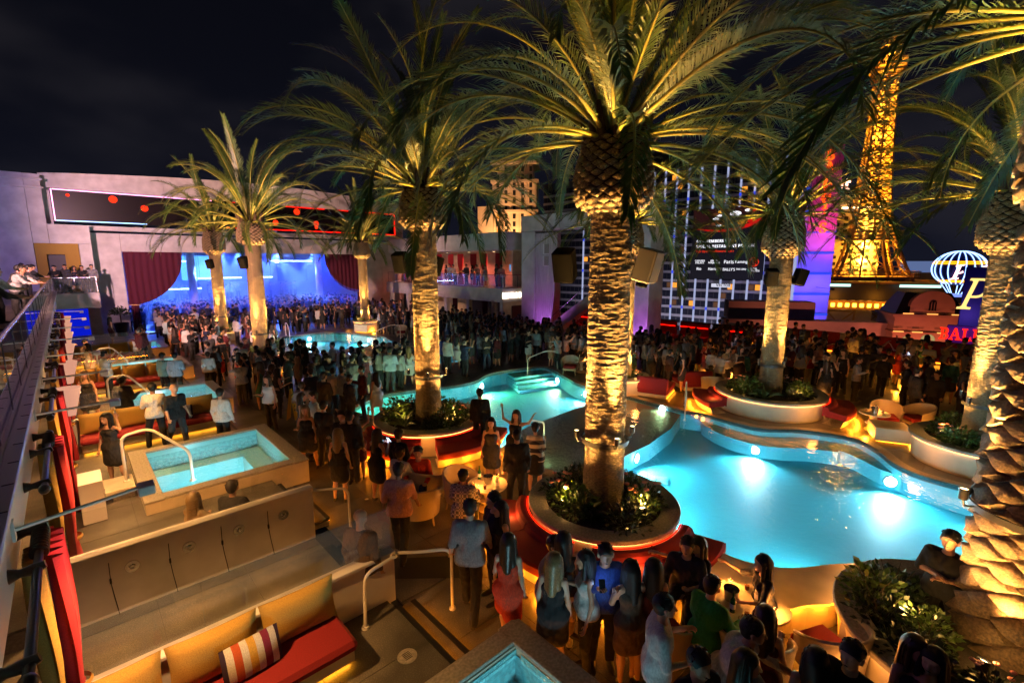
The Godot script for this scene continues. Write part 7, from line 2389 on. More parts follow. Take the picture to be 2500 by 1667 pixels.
	for s in [-1.0, 1.0]: hn.bone(H + V(0.088 * s, 0.01, -0.005), H + V(0.090 * s, -0.03, 0.0), 0.022, 0.014, 0.01)
	hn.bone(H + V(0, -0.06, -0.02), H + V(0, -0.15, -0.03), 0.054 if not fem else 0.044, 0.054 if not fem else 0.044, 0.03)
	hn.into(sb)
	var eye := B.new()
	for s in [-1.0, 1.0]: eye.ball(H + V(0.033 * s, 0.008, 0.080), V(0.013, 0.007, 0.010), 6, 5)
	eye.ball(H + V(0, -0.062, 0.094), V(0.022, 0.006, 0.006), 6, 4)
	# hair
	var hh := B.new()
	var long_hair := hair != "short"
	var hg := Net.new(H - V(0.19, 0.52 if long_hair else 0.16, 0.24), H + V(0.19, 0.19, 0.16), 0.0145)
	hg.bone(H + V(0, 0.048, -0.026), H + V(0, 0.044, 0.002), 0.098 if not long_hair else 0.103, 0.094, 0.02)
	hg.bone(H + V(0, -0.02, -0.05), H + V(0, 0.02, -0.05), 0.075, 0.085, 0.03)
	hg.cut(H + V(0, 0.035, 0.068), V(0, -0.62, 0.78))
	if long_hair:
		hg.bone(H + V(0, 0.0, -0.075), H + V(0, -0.36, -0.125), 0.085, 0.062, 0.03)
		hg.bone(H + V(-0.05, 0.0, -0.06), H + V(-0.075, -0.30, -0.09), 0.055, 0.045, 0.03)
		hg.bone(H + V(0.05, 0.0, -0.06), H + V(0.075, -0.34, -0.09), 0.055, 0.04, 0.03)
		for s in [-1.0, 1.0]: hg.bone(H + V(0.085 * s, 0.05, 0.02), H + V(0.10 * s, -0.20, 0.03), 0.024, 0.028, 0.02)
	hg.into(hh)
	var hr := RandomNumberGenerator.new()
	hr.seed = hash(key)
	for k in (54 if long_hair else 46):       # loose locks break up the outline
		var a := hr.randf_range(-2.5, 2.5)
		if long_hair:
			var s0 := H + V(sin(a) * 0.07, 0.11 + hr.randf_range(-0.02, 0.02), -0.02 - cos(a) * 0.05)
			var s1 := H + V(sin(a) * 0.112, 0.02, -0.03 - cos(a) * 0.085)
			var ln := hr.randf_range(0.24, 0.44)
			var s2 := H + V(sin(a) * hr.randf_range(0.08, 0.125), -ln * 0.55, -0.05 - cos(a) * 0.07)
			var s3 := H + V(sin(a) * hr.randf_range(0.06, 0.135), -ln, -0.07 - cos(a) * 0.075 + hr.randf_range(-0.02, 0.02))
			hh.tube([s0, s1, s2, s3], [0.010, 0.014, 0.013, 0.003], 5)
		else:
			var el := hr.randf_range(0.15, 1.5)
			var d0 := V(sin(a) * cos(el), sin(el), -cos(a) * cos(el) * 0.9 - 0.1).normalized()
			var s0 := H + V(0, 0.045, -0.015) + d0 * 0.088
			hh.tube([s0, s0 + d0 * 0.016, s0 + d0 * 0.020 + V(hr.randf_range(-0.02, 0.02), -0.008, hr.randf_range(-0.01, 0.025))], [0.014, 0.011, 0.003], 5)
	var d := {"body": sb.mesh(M.skin_a), "bottom": ArrayMesh.new(), "shoes": [shoes[0].mesh(M.shoe), shoes[1].mesh(M.shoe)], "hair": hh.mesh(M.hair_black), "face": eye.mesh(M.face_dark), "wear": wear, "fem": fem, "long": long_hair}
	var bb := B.new(); bot.into(bb); d.bottom = bb.mesh(M.black)
	if wear != "dress":
		var tb := B.new(); top.into(tb); d.top = tb.mesh(M.black)
	# where a hand-held thing goes
	d.hand = P + V(-sw, 0.455, 0) + lean + arms[1][1]
	d.hand_dir = (arms[1][1] - arms[1][0]).normalized()
	folk[key] = d

func make_people() -> void:
	var sk := [Color(0.52, 0.30, 0.20), Color(0.40, 0.21, 0.13), Color(0.22, 0.11, 0.065)]
	for k in 3:
		var m := mat("skin_" + "abc"[k], sk[k].r, sk[k].g, sk[k].b, 0.5)
		m.subsurf_scatter_enabled = false
	mat("hair_black", 0.010, 0.008, 0.007, 0.6, 0, "fibre", 6.0); mat("hair_brown", 0.055, 0.028, 0.014, 0.4, 0, "fibre", 6.0); mat("hair_blond", 0.42, 0.28, 0.11, 0.45, 0, "fibre", 6.0)
	for h in ["hair_black", "hair_brown", "hair_blond"]:
		M[h].uv1_world_triplanar = false; M[h].uv1_scale = Vector3(9, 1.5, 9)
	mat("shoe", 0.015, 0.013, 0.012, 0.35); mat("face_dark", 0.05, 0.02, 0.018, 0.4)
	var CL := {"black": Color(0.012, 0.012, 0.014), "charcoal": Color(0.045, 0.045, 0.05), "navy": Color(0.014, 0.02, 0.06), "white": Color(0.70, 0.69, 0.68), "grey": Color(0.26, 0.26, 0.28), "pale blue": Color(0.34, 0.42, 0.55), "blue": Color(0.03, 0.08, 0.38), "pink": Color(0.62, 0.30, 0.24), "orange": Color(0.78, 0.055, 0.012), "green": Color(0.01, 0.26, 0.06), "brown": Color(0.10, 0.055, 0.03), "tan": Color(0.36, 0.26, 0.15), "maroon": Color(0.12, 0.012, 0.02), "teal": Color(0.03, 0.17, 0.17), "lime": Color(0.35, 0.45, 0.03)}
	for k in CL:
		var m := cloth("cloth_" + k, CL[k], 0.2)
		m.heightmap_enabled = true; m.heightmap_texture = T["folds"]; m.heightmap_scale = 4.0; m.uv1_scale = Vector3(1.6, 1.0, 1.6)
	var dn := [V(0.05, -0.28, -0.02), V(0.07, -0.53, 0.06)]
	var dnr := [V(-0.05, -0.28, -0.02), V(-0.07, -0.53, 0.06)]
	var cup := [V(-0.06, -0.27, 0.03), V(-0.04, -0.18, 0.27)]
	var cupl := [V(0.06, -0.27, 0.03), V(0.04, -0.18, 0.27)]
	var phone := [V(-0.07, -0.25, 0.08), V(0.06, -0.08, 0.28)]
	var phonel := [V(0.07, -0.25, 0.08), V(-0.06, -0.08, 0.28)]
	var fold := [V(-0.07, -0.26, 0.04), V(0.16, -0.22, 0.17)]
	var foldl := [V(0.07, -0.26, 0.04), V(-0.14, -0.24, 0.19)]
	var upr := [V(-0.17, 0.12, 0.06), V(-0.20, 0.38, 0.04)]
	var upl := [V(0.22, 0.06, 0.06), V(0.34, 0.28, 0.10)]
	var film := [V(-0.10, 0.02, 0.24), V(-0.02, 0.20, 0.40)]
	var filml := [V(0.12, -0.10, 0.22), V(0.08, 0.14, 0.38)]
	var out := [V(-0.22, -0.16, 0.10), V(-0.40, -0.12, 0.26)]
	var lw := [[V(0.02, -0.43, 0.02), V(0.03, -0.845, -0.02)], [V(-0.02, -0.43, 0.02), V(-0.03, -0.845, -0.02)]]
	var rel := [[V(0.05, -0.42, 0.06), V(0.07, -0.845, 0.02)], [V(-0.01, -0.43, 0.0), V(-0.02, -0.845, -0.03)]]
	var wk := [[V(0.01, -0.41, 0.14), V(0.01, -0.82, 0.20)], [V(-0.01, -0.42, -0.08), V(-0.01, -0.78, -0.34)]]
	var sit := [[V(0.05, -0.0, 0.42), V(0.05, -0.40, 0.46)], [V(-0.05, -0.0, 0.42), V(-0.06, -0.40, 0.40)]]
	var side := [[V(0.10, -0.42, 0.05), V(0.13, -0.845, 0.0)], [V(-0.03, -0.43, 0.0), V(-0.05, -0.845, -0.02)]]
	figure("m_stand", false, 0.93, [dn, dnr], rel)
	figure("m_drink", false, 0.93, [dn, cup], rel)
	figure("m_polo", false, 0.93, [cupl, cup], side, V(0, 0, 0.03), "tee")
	figure("m_phone", false, 0.93, [phonel, phone], lw, V(0, 0, 0.02), "shirt", "short", V(0, -0.015, 0.035))
	figure("m_walk", false, 0.92, [[V(0.06, -0.27, -0.09), V(0.10, -0.48, 0.02)], [V(-0.06, -0.27, 0.06), V(-0.09, -0.48, 0.20)]], wk, V(0, 0, 0.04), "tee")
	figure("m_film", false, 0.93, [filml, film], lw, V(0, 0, -0.02))
	figure("m_fold", false, 0.93, [foldl, fold], side, V(0, 0, 0.0), "tee")
	figure("m_lean", false, 0.93, [[V(0.05, -0.20, 0.20), V(0.0, -0.24, 0.44)], [V(-0.05, -0.20, 0.20), V(-0.0, -0.24, 0.44)]], rel, V(0, -0.05, 0.20))
	figure("m_sit", false, 0.52, [[V(0.07, -0.24, 0.10), V(0.02, -0.30, 0.34)], [V(-0.07, -0.24, 0.10), V(-0.02, -0.26, 0.34)]], sit, V(0, -0.02, 0.07))
	figure("w_stand", true, 0.93, [dn, dnr], rel, V(0, 0, 0), "dress", "long")
	figure("w_drink", true, 0.93, [dn, cup], side, V(0, 0, 0), "dress", "long")
	figure("w_phone", true, 0.93, [phonel, phone], lw, V(0, 0, 0.02), "dress", "long", V(0, -0.02, 0.03))
	figure("w_dance", true, 0.93, [upl, upr], side, V(0.04, 0, 0.0), "dress", "long", V(0.02, -0.01, 0.02))
	figure("w_tank", true, 0.93, [dn, cup], rel, V(0, 0, 0.02), "tank", "long")
	figure("w_skirt", true, 0.93, [dn, cup], lw, V(0, 0, 0), "skirt", "short")
	figure("w_walk", true, 0.92, [[V(0.05, -0.27, 0.06), V(0.08, -0.48, 0.18)], [V(-0.05, -0.27, -0.08), V(-0.08, -0.50, -0.02)]], wk, V(0, 0, 0.03), "dress", "long")
	figure("w_sit", true, 0.52, [[V(0.07, -0.24, 0.10), V(0.0, -0.26, 0.34)], out], sit, V(0, -0.01, 0.05), "tee", "long")
	figure("w_hair", true, 0.93, [[V(0.20, 0.0, 0.10), V(0.10, 0.22, 0.02)], dnr], side, V(-0.05, 0, 0), "dress", "long", V(0.03, -0.01, 0.02))

func patterns() -> void:
	# woven checks and stripes, as cloth print
	for q in [["checked", Color(0.10, 0.10, 0.11), Color(0.55, 0.53, 0.50), true], ["striped", Color(0.62, 0.56, 0.46), Color(0.015, 0.015, 0.03), false], ["printed", Color(0.03, 0.12, 0.13), Color(0.20, 0.30, 0.32), true]]:
		var im := Image.create(64, 64, false, Image.FORMAT_RGB8)
		for y in 64:
			for x in 64:
				var on := (y / 16) % 2 == 0
				if q[3]: on = ((x / 6) % 3 == 0) != ((y / 6) % 3 == 0)
				var c: Color = q[2] if on else q[1]
				im.set_pixel(x, y, c.linear_to_srgb())
		var m := mat("cloth_" + q[0], 1, 1, 1, 0.85)
		m.albedo_texture = ImageTexture.create_from_image(im)
		m.uv1_triplanar = true; m.uv1_scale = Vector3(3.2, 3.2, 3.2) if q[3] else Vector3(2.6, 2.6, 2.6)

var tally := 0
func person(key: String, at: Vector3, yaw: float, skin: int, topc: String, botc: String, hair: String, label: String, group := "", sc := 1.0, hold := "") -> Node3D:
	var d: Dictionary = folk[key]
	var t := thing("person", label, "person", at, yaw, group)
	t.scale = Vector3.ONE * (0.95 if d.fem else 1.0) * sc
	tally += 1
	put("body", d.body, t, Vector3.ZERO, M["skin_" + "abc"[skin]])
	if d.has("top"):
		put("top", d.top, t, Vector3.ZERO, M["cloth_" + topc])
		put("skirt" if d.wear == "skirt" else "trousers", d.bottom, t, Vector3.ZERO, M["cloth_" + botc])
	else: put("dress", d.bottom, t, Vector3.ZERO, M["cloth_" + topc])
	put("shoe", d.shoes[0], t); put("shoe", d.shoes[1], t)
	if hair != "bald": put("hair", d.hair, t, Vector3.ZERO, M["hair_" + hair])
	put("face_features", d.face, t)
	if hold:
		var hp: Vector3 = t.transform * (d.hand + d.hand_dir * 0.09)
		held(hold, hp, yaw)
	return t

func held(kind: String, at: Vector3, yaw: float) -> void:
	if kind == "phone":
		var t := thing("phone", "lit phone held in a hand", "phone", at + Vector3(0, 0.03, 0), yaw, "phones in people's hands")
		var bs := Basis(Vector3.RIGHT, -0.6)
		var b := B.new(); b.cbox(Vector3.ZERO, Vector3(0.075, 0.15, 0.009), 0.003, bs)
		part("case", b, M.black, t)
		b = B.new(); b.box(bs * Vector3(0, 0, -0.0055), Vector3(0.068, 0.135, 0.002), bs)
		part("screen", b, M.phone, t)
		omni(t, bs * Vector3(0, 0, -0.03), Color(0.6, 0.75, 1.0), 0.03, 0.03)
	else:
		glass_cup(at, "short drink glass in a hand", "drinks in people's hands")

func glass_cup(at: Vector3, label: String, group: String, h := 0.11) -> void:
	var t := thing("drink_glass", label, "glass", at, 0, group)
	var b := B.new(); b.lathe([Vector2(0, 0.003), Vector2(0.03, 0.003), Vector2(0.037, h), Vector2(0.035, h), Vector2(0.028, 0.01)], Vector3.ZERO, 10)
	part("glass", b, M.glass, t)
	b = B.new(); b.lathe([Vector2(0, h * 0.6), Vector2(0.032, h * 0.6), Vector2(0.028, 0.012)], Vector3.ZERO, 10)
	part("drink", b, mat("amber_drink", 0.35, 0.12, 0.02, 0.2), t)

# faces: 0 looks at the viewer's side of the roof, 180 away from it, 90 to the right, -90 to the left
func face_yaw(deg: float) -> float: return deg_to_rad(-43.0 + deg)

func crowd() -> void:
	var taken := []
	for q in PEOPLE:
		if not M.has("cloth_checked"): patterns()
		# x, y, z, kind, facing, skin, top, bottom, hair, label, held
		var kk: String = q[3]
		person(kk, Vector3(q[0], q[1], q[2]), face_yaw(q[4]), q[5], q[6], q[7], q[8], q[9], "", q[11] if q.size() > 11 else 1.0, q[10] if q.size() > 10 else "")
		taken.append(Vector2(q[0], q[2]))
	var blocks := [[7.14, -5.08, 2.5], [7.5, -11.7, 2.6], [7.0, -26.5, 1.7], [7.4, -36.8, 1.4], [17.0, -35.3, 1.2], [18.1, -5.8, 2.1], [16.9, -0.3, 1.7], [16.3, -10.8, 1.3], [5.07, -16.27, 0.5]]
	var zones := [
		[4.2, 9.5, -21.0, -9.5, 36, "between tubs and middle pool", 200.0],
		[3.9, 8.6, -42.0, -21.0, 30, "left of the far pool", 190.0],
		[8.0, 17.5, -20.0, -17.1, 22, "between the two pools", 170.0],
		[16.8, 22.8, -33.0, -16.6, 34, "before the wing", 120.0],
		[17.2, 23.5, -16.5, -8.0, 30, "near the white pillar", 150.0],
		[19.6, 31.0, -12.5, 0.2, 50, "in the far lounge", 100.0],
		[8.5, 22.5, -43.2, -36.5, 24, "before the stage", 180.0]]
	var words := {"m_stand": ["man", "standing"], "m_drink": ["man", "holding up a hand"], "m_polo": ["man", "forearms raised"], "m_phone": ["man", "head bowed"], "m_fold": ["man", "with folded arms"], "m_walk": ["man", "walking"], "m_film": ["man", "arms raised"], "w_stand": ["woman", "standing"], "w_drink": ["woman", "with one hand raised"], "w_phone": ["woman", "head bowed"], "w_dance": ["woman", "dancing"], "w_tank": ["woman", "chatting"], "w_skirt": ["woman", "waiting"], "m_lean": ["man", "leaning forward"]}
	var kinds := ["m_stand", "m_stand", "m_drink", "m_drink", "m_polo", "m_phone", "m_fold", "m_film", "w_stand", "w_drink", "w_drink", "w_phone", "w_tank", "w_skirt", "w_dance"]
	var mt := ["black", "black", "black", "charcoal", "navy", "white", "white", "grey", "grey", "pale blue", "charcoal", "maroon", "blue", "pink"]
	var wt := ["black", "black", "black", "maroon", "white", "teal", "charcoal", "navy", "tan", "orange"]
	for zn in zones:
		var got := 0
		var tries := 0
		while got < zn[4] and tries < 3000:
			tries += 1
			var p := Vector2(rf(zn[0], zn[1]), rf(zn[2], zn[3]))
			if Geometry2D.is_point_in_polygon(p, POOL_A) or Geometry2D.is_point_in_polygon(p, POOL_F): continue
			var bad := false
			for b in blocks:
				if p.distance_to(Vector2(b[0], b[1])) < b[2]: bad = true
			for b in taken:
				if p.distance_to(b) < 0.52: bad = true
			for s in seats:
				if p.distance_to(s) < 0.75: bad = true
			for r in TUBS:
				if (r as Rect2).grow(0.7).has_point(p): bad = true
			if bad: continue
			taken.append(p); got += 1
			var key: String = kinds[rng.randi() % kinds.size()]
			var fem: bool = folk[key].fem
			var tc: String = wt[rng.randi() % wt.size()] if fem else mt[rng.randi() % mt.size()]
			var bc: String = ["black", "black", "charcoal", "navy"][rng.randi() % 4] if not fem or rng.randf() < 0.6 else ["white", "black", "tan"][rng.randi() % 3]
			var hr: String = ["black", "black", "brown", "brown", "blond"][rng.randi() % 5] if fem else ["black", "black", "black", "brown"][rng.randi() % 4]
			var w: Array = words[key]
			var lab := ""
			if folk[key].wear == "dress": lab = "%s with %s hair in %s dress %s %s" % [w[0], hr, tc, w[1], zn[5]]
			else: lab = "%s in %s top, %s %s, %s %s" % [w[0], tc, bc, "skirt" if folk[key].wear == "skirt" else "trousers", w[1], zn[5]]
			person(key, Vector3(p.x, 0.0, p.y), face_yaw(zn[6] + rf(-120, 120)), rng.randi() % 3, tc, bc, hr, lab, "people crowding the pool deck", rf(0.95, 1.06), "phone" if key in ["m_phone", "w_phone"] and rng.randf() < 0.35 else "")
	# guests on the raised cabana floor
	for k in 22:
		var key: String = ["m_stand", "w_drink", "m_drink", "w_stand", "m_fold", "m_polo"][k % 6]
		var p := Vector2(rf(-0.1, 2.7), rf(-41.0, -15.4))
		var ok := absf(p.y + 16.4) > 0.9 and absf(p.y + 23.5) > 0.9 and absf(p.y + 30.5) > 0.9
		for r in TUBS:
			if (r as Rect2).grow(0.55).has_point(p): ok = false
		if not ok: continue
		var tc: String = ["black", "charcoal", "white", "maroon", "grey", "navy"][rng.randi() % 6]
		person(key, Vector3(p.x, CAB, p.y), rf(0, TAU), rng.randi() % 3, tc, "black", "black", "%s in %s, %s on the raised cabana floor" % [words[key][0], tc, words[key][1]], "guests on the cabana floor")
	# the rest of the crowd on the deck, past counting one by one
	var looks := [["m_stand", "m_drink"], ["m_film", "m_fold"], ["w_drink", "w_tank"]]
	var tint := mat("crowd_top", 1, 1, 1, 0.85)
	tint.vertex_color_use_as_albedo = true
	var shades := [Color(0.012, 0.012, 0.014), Color(0.02, 0.02, 0.024), Color(0.05, 0.05, 0.055), Color(0.015, 0.02, 0.06), Color(0.55, 0.54, 0.53), Color(0.22, 0.22, 0.24), Color(0.3, 0.36, 0.46), Color(0.10, 0.015, 0.02), Color(0.03, 0.012, 0.012)]
	var spots := []
	var tr := 0
	while spots.size() < 330 and tr < 20000:
		tr += 1
		var zn: Array = zones[[0, 1, 1, 2, 3, 3, 3, 4, 4, 5, 5, 6, 6][rng.randi() % 13]]
		var p := Vector2(rf(zn[0], zn[1]), rf(zn[2], zn[3]))
		if zn == zones[0] and p.y > -12.5: continue
		if Geometry2D.is_point_in_polygon(p, POOL_A) or Geometry2D.is_point_in_polygon(p, POOL_F): continue
		var bad := false
		for b in blocks:
			if p.distance_to(Vector2(b[0], b[1])) < b[2]: bad = true
		for b in taken:
			if p.distance_to(b) < 0.42: bad = true
		for s in seats:
			if p.distance_to(s) < 0.6: bad = true
		for r in TUBS:
			if (r as Rect2).grow(0.7).has_point(p): bad = true
		if bad: continue
		taken.append(p); spots.append(p)
	for half in 6:
		var key: String = looks[half / 2][half % 2]
		var am := ArrayMesh.new()
		for src in ["body", "top", "bottom", "hair"]:
			if not folk[key].has(src): continue
			var ar: Array = folk[key][src].surface_get_arrays(0)
			am.add_surface_from_arrays(Mesh.PRIMITIVE_TRIANGLES, ar)
			var own: bool = src == "top" or (src == "bottom" and not folk[key].has("top"))
			am.surface_set_material(am.get_surface_count() - 1, tint if own else {"body": M.skin_b, "bottom": M.cloth_black, "hair": M.hair_brown if half % 2 else M.hair_black}[src])
		var mm := MultiMesh.new()
		mm.transform_format = MultiMesh.TRANSFORM_3D
		mm.use_colors = true
		mm.mesh = am
		var mine := []
		for k in range(half, spots.size(), 6): mine.append(spots[k])
		mm.instance_count = mine.size()
		for k in mine.size():
			mm.set_instance_transform(k, Transform3D(Basis(Vector3.UP, rf(0, TAU)).scaled(Vector3.ONE * rf(0.9, 1.07)), Vector3(mine[k].x, 0, mine[k].y)))
			mm.set_instance_color(k, shades[rng.randi() % shades.size()])
		var mi := MultiMeshInstance3D.new()
		mi.name = numbered("packed_crowd")
		mi.multimesh = mm
		add_child(mi)
		tag(mi, ["standing men of the packed deck crowd", "men with a raised hand in the packed deck crowd", "men with lifted arms in the packed deck crowd", "men with folded arms in the packed deck crowd", "women in dresses of the packed deck crowd", "women in tops of the packed deck crowd"][half], "crowd", "", "stuff")
	# along the rails above
	for k in 15:
		var key: String = ["m_lean", "m_stand", "w_drink", "m_lean", "w_stand", "m_drink"][k % 6]
		var tc: String = mt[rng.randi() % mt.size()]
		person(key, Vector3(23.85 + rf(0, 0.9), 3.32, -27.0 - k * 0.98 + rf(-0.2, 0.2)), -PI / 2 + rf(-0.5, 0.5), rng.randi() % 3, tc, "black", "black", "%s in %s at the glass railing of the wing balcony" % [words[key][0] if words.has(key) else "man", tc], "people on the wing balcony")
	for k in 11:
		var key: String = ["m_lean", "m_lean", "w_drink", "m_lean", "m_drink", "m_lean"][k % 6]
		var tc: String = ["black", "charcoal", "black", "white", "black", "grey", "black"][k % 7]
		person(key, Vector3(-1.25 - rf(0, 0.5), 3.4, -11.5 - k * 2.4 + rf(-0.4, 0.4)), PI / 2 + rf(-0.5, 0.5), rng.randi() % 3, tc, "black", "black", "%s in %s leaning on the long terrace balustrade" % [words[key][0], tc], "people along the terrace balustrade")
	for k in 5:
		var key: String = ["m_lean", "m_stand", "w_drink", "m_lean", "m_drink"][k]
		person(key, Vector3(-0.4 + k * 0.42, 3.31, -40.9 - rf(0, 0.4)), rf(-0.5, 0.5), rng.randi() % 3, ["black", "charcoal", "navy", "black", "grey"][k], "black", "black", "%s in %s by the yellow upper doorway" % [words[key][0], ["black", "charcoal", "navy", "black", "grey"][k]], "people by the yellow doorway")
	# the packed dance floor in the hall: past counting
	var cm := ArrayMesh.new()
	for src in ["body", "top", "bottom", "hair"]:
		var ar: Array = folk["m_film"][src].surface_get_arrays(0)
		cm.add_surface_from_arrays(Mesh.PRIMITIVE_TRIANGLES, ar)
		cm.surface_set_material(cm.get_surface_count() - 1, {"body": M.skin_a, "top": M.cloth_grey, "bottom": M.cloth_black, "hair": M.hair_black}[src])
	for half in 2:
		var mm := MultiMesh.new()
		mm.transform_format = MultiMesh.TRANSFORM_3D
		if half == 0: mm.mesh = cm
		else:
			var c2 := ArrayMesh.new()
			for src in ["body", "top", "bottom", "hair"]:
				var ar: Array = folk["m_stand"][src].surface_get_arrays(0)
				c2.add_surface_from_arrays(Mesh.PRIMITIVE_TRIANGLES, ar)
				c2.surface_set_material(c2.get_surface_count() - 1, {"body": M.skin_b, "top": M.cloth_navy, "bottom": M.cloth_black, "hair": M.hair_black}[src])
			mm.mesh = c2
		var cnt := 190
		mm.instance_count = cnt
		for k in cnt:
			var p := Vector3(rf(1.5, 22.5), 0.0, rf(-56, -44.8))
			if half == 0 and k < 40: p = Vector3(rf(3, 20), 1.2, rf(-61, -58))
			mm.set_instance_transform(k, Transform3D(Basis(Vector3.UP, rf(0, TAU)).scaled(Vector3.ONE * rf(0.93, 1.08)), p))
		var mi := MultiMeshInstance3D.new()
		mi.name = numbered("dancing_crowd")
		mi.multimesh = mm
		add_child(mi)
		tag(mi, "packed crowd on the blue-lit dance floor" if half == 0 else "packed dark crowd near the stage opening", "crowd", "", "stuff")
	print("people ", tally)

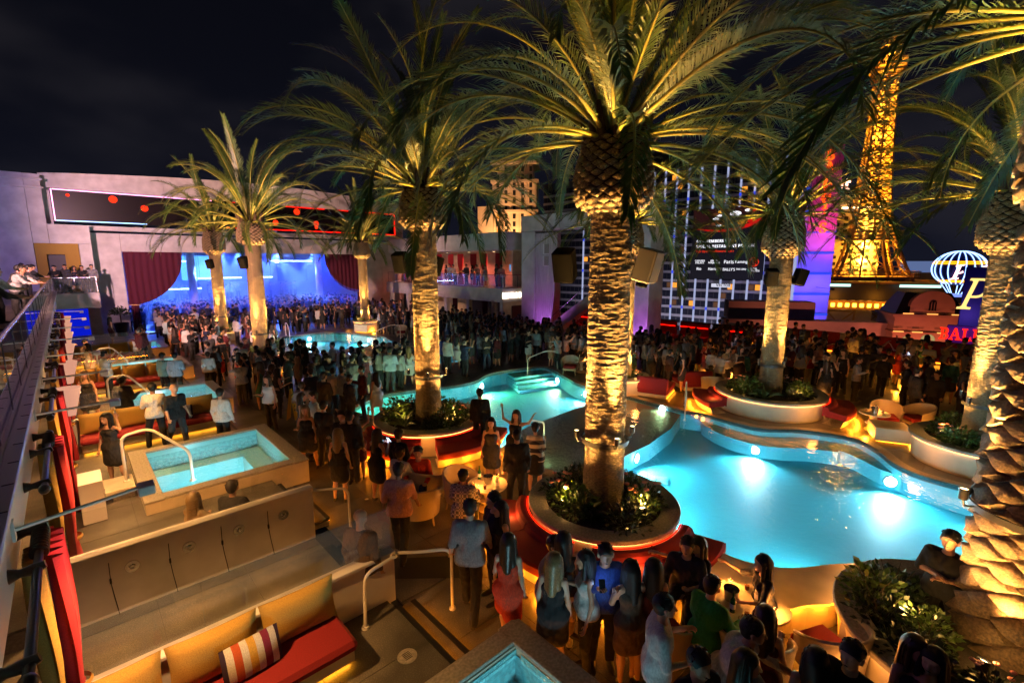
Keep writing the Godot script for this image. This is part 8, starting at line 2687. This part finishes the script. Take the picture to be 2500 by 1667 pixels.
var PEOPLE := [
	[0.34, 0.3, -13.36, "w_hair", 0, 0, "black", "black", "black", "woman in black dress lifting her hair beside the hot tub handrail", "", 1.0],
	[1.74, 0.3, -15.04, "m_walk", 60, 0, "black", "charcoal", "bald", "shaven man in black tee striding past the hot tub", "", 1.0],
	[2.77, 0.0, -14.86, "m_stand", 180, 1, "white", "black", "black", "broad man in white shirt with his back turned at the tub's corner", "", 1.0],
	[0.82, 0.3, -17.03, "m_drink", 180, 2, "charcoal", "black", "black", "man in dark suit jacket with back turned near the tub handrail", "", 1.0],
	[0.09, 0.3, -19.03, "w_drink", 30, 0, "black", "black", "blond", "fair-haired woman in black dress by the red drapes", "", 1.0],
	[0.71, 0.3, -22.43, "m_film", 150, 1, "pale blue", "black", "black", "man in pale blue shirt raising his arms to film near the cabanas", "", 1.0],
	[2.39, 0.0, -22.47, "m_stand", 170, 1, "printed", "navy", "black", "man in patterned teal shirt beside a man in pale shirt by the tub", "", 1.0],
	[2.74, 0.0, -22.14, "m_drink", 200, 0, "pale blue", "charcoal", "black", "man in pale shirt beside the man in teal shirt by the tub", "", 1.0],
	[0.3, 0.0, -28.68, "m_stand", 90, 1, "brown", "black", "black", "man in brown shirt facing the cabanas", "", 1.0],
	[2.24, 0.0, -29.87, "m_polo", 90, 1, "white", "navy", "black", "man in white tee by the second hot tub", "", 1.0],
	[3.92, 0.0, -9.73, "w_stand", 180, 0, "black", "black", "blond", "blonde woman in backless black dress by the low tub wall", "", 1.0],
	[4.72, 0.0, -10.54, "w_dance", 170, 1, "maroon", "black", "brown", "brown-haired woman raising one arm in a dark red dress", "", 1.0],
	[4.51, 0.0, -9.17, "w_phone", 150, 1, "black", "black", "brown", "brown-haired woman in black dress looking at a lit phone", "phone", 1.0],
	[4.42, 0.0, -10.63, "m_drink", 0, 0, "black", "black", "black", "man in black facing the viewer behind the blonde woman", "", 1.0],
	[4.51, 0.0, -10.43, "m_stand", 180, 0, "black", "black", "black", "man in black with back turned behind the blonde woman", "", 1.0],
	[4.4, 0.0, -11.72, "m_stand", 170, 1, "black", "black", "black", "tall man in black with back turned on the pale paving", "", 1.0],
	[4.03, 0.0, -11.96, "w_drink", 10, 1, "black", "black", "blond", "woman in short black dress standing alone on the pale paving", "", 1.0],
	[4.72, 0.0, -8.63, "m_sit", 150, 2, "white", "black", "black", "man in white shirt sitting in the wicker chair by the red sofa", "", 1.0],
	[3.85, 0.0, -7.04, "m_walk", 180, 2, "pink", "black", "black", "tall man in salmon pink shirt walking away between wicker chairs", "", 1.0],
	[5.16, 0.0, -8.48, "m_sit", 0, 1, "orange", "navy", "black", "person in orange top sitting at the end of the red curved sofa", "", 1.0],
	[4.86, 0.0, -8.8, "w_skirt", 160, 1, "black", "black", "black", "woman with dark curly hair in black at the red sofa's corner", "", 1.0],
	[8.05, 0.0, -9.94, "m_stand", 180, 1, "black", "black", "black", "slim man in black standing at the pool edge with back turned", "", 1.0],
	[7.65, 0.0, -8.12, "w_dance", -20, 0, "black", "black", "brown", "woman in black dancing with both arms up on the pool edge", "", 1.0],
	[6.83, 0.0, -8.04, "w_stand", 0, 0, "charcoal", "black", "black", "woman with fringe in patterned grey dress facing the red sofa", "", 1.0],
	[6.54, 0.0, -6.86, "m_stand", 190, 1, "black", "black", "black", "man in black shirt with back turned beside the dancing woman", "", 1.0],
	[7.32, 0.0, -7.08, "w_skirt", 170, 0, "striped", "black", "black", "woman in cream and navy striped top and black skirt by the pool handrail", "drink", 1.0],
	[5.04, 0.0, -6.79, "m_sit", 170, 1, "checked", "black", "black", "man in grey checked shirt sitting in a wicker chair with back turned", "", 1.0],
	[3.9, 0, -5.09, "m_walk", 175, 0, "grey", "black", "black", "man in light grey shirt striding away over the dark inlaid band", "", 1.03],
	[3.88, 0.0, -4.24, "w_walk", 170, 0, "orange", "black", "brown", "woman in short orange-red dress and heels walking by the grey-shirted man", "", 1.0],
	[2.66, 0.0, -6.02, "m_stand", 165, 1, "brown", "black", "bald", "bald man in brown shirt with back turned beyond the partition wall", "", 1.0],
	[1.13, 0.06, -9.22, "w_sit", 170, 0, "tan", "black", "blond", "fair-haired woman sitting behind the wall with round fittings", "", 1.0],
	[1.69, 0.06, -9.12, "m_sit", 180, 1, "black", "black", "black", "man in black jacket sitting behind the wall with round fittings", "", 1.0],
	[4.41, 0.0, -5.12, "m_stand", -60, 0, "black", "black", "black", "man in black beside the red sofa's left end", "", 1.0],
	[4.4, 0.0, -4.96, "w_drink", -60, 0, "black", "black", "black", "woman in strappy black top turning left beside the red sofa", "", 1.0],
	[4.51, 0.15, -4.09, "m_sit", 60, 1, "grey", "tan", "brown", "man in grey shirt and tan trousers hunched on the red sofa", "", 1.0],
	[4.02, 0.0, -3.55, "w_stand", 160, 0, "black", "black", "blond", "blonde woman in sleeveless black dress in front of the planter sofa", "", 1.0],
	[4.44, 0.0, -3.76, "w_tank", 170, 0, "black", "white", "black", "dark-haired woman in black top and white trousers by the planter sofa", "", 1.0],
	[4.37, 0.0, -3.3, "w_tank", -80, 1, "white", "black", "black", "dark-haired woman in white tank top turned left", "", 1.0],
	[4.59, 0.0, -3.21, "m_phone", 0, 1, "blue", "black", "black", "man in blue shirt lit by the phone in his hands", "phone", 1.0],
	[4.59, 0.0, -2.79, "w_phone", 190, 0, "brown", "black", "black", "woman in brown dress bent over a bright phone", "phone", 1.0],
	[4.81, 0.0, -2.64, "w_drink", 180, 0, "maroon", "black", "black", "woman with long dark hair and maroon dress seen from behind", "", 1.0],
	[6.03, 0.1, -2.8, "m_sit", -30, 1, "black", "black", "black", "man in black sitting close to a woman on the red sofa", "", 1.0],
	[6.21, 0.1, -2.69, "w_sit", -60, 0, "black", "black", "brown", "curly-haired woman in black sitting beside the man on the red sofa", "", 1.0],
	[6.58, 0.0, -1.93, "w_sit", -90, 1, "black", "black", "black", "woman in black sitting on the lit pool edge, gesturing with her hands", "", 1.0],
	[4.2, 0.0, -2.22, "m_polo", 80, 0, "white", "navy", "black", "young man in white polo shirt holding a glass", "drink", 1.0],
	[5.42, 0.0, -2.24, "m_sit", 120, 0, "green", "black", "black", "man in bright green top sitting at the drinks table", "", 1.0],
	[4.56, 0.0, -1.67, "m_lean", 60, 1, "white", "black", "black", "bearded man in white shirt leaning over the drinks table", "", 1.0],
	[4.95, 0.0, -1.43, "w_drink", 150, 1, "maroon", "tan", "brown", "woman with long brown hair standing at the end of the drinks table", "", 1.0],
	[3.81, 0.0, -1.61, "m_stand", 20, 1, "black", "black", "black", "man in black looking down in front of the white shirted man", "", 1.0],
	[4.21, 0.0, -1.34, "w_stand", 60, 0, "maroon", "black", "brown", "brown-haired woman in dark red beside the man looking down", "", 1.0],
	[4.71, 0.0, -0.9, "w_drink", 150, 1, "black", "black", "black", "woman in black by the empty wicker chair with red seat", "", 1.0],
	[4.94, 0.0, -0.67, "m_drink", -60, 0, "black", "black", "black", "man with swept-back dark hair beside the near right planter", "", 1.0],
	[5.52, 0.0, -0.15, "w_stand", -60, 0, "maroon", "black", "black", "dark-haired woman in front of the huge coarse palm", "", 1.0],
	[5.58, 0.0, -0.3, "w_drink", 0, 1, "black", "black", "brown", "woman in shadow beside the near right planter shrubs", "", 1.0],
	[8.08, 0.0, -0.25, "m_fold", -60, 1, "black", "black", "black", "person in black tee half hidden by the huge palm trunk", "", 1.0],
]
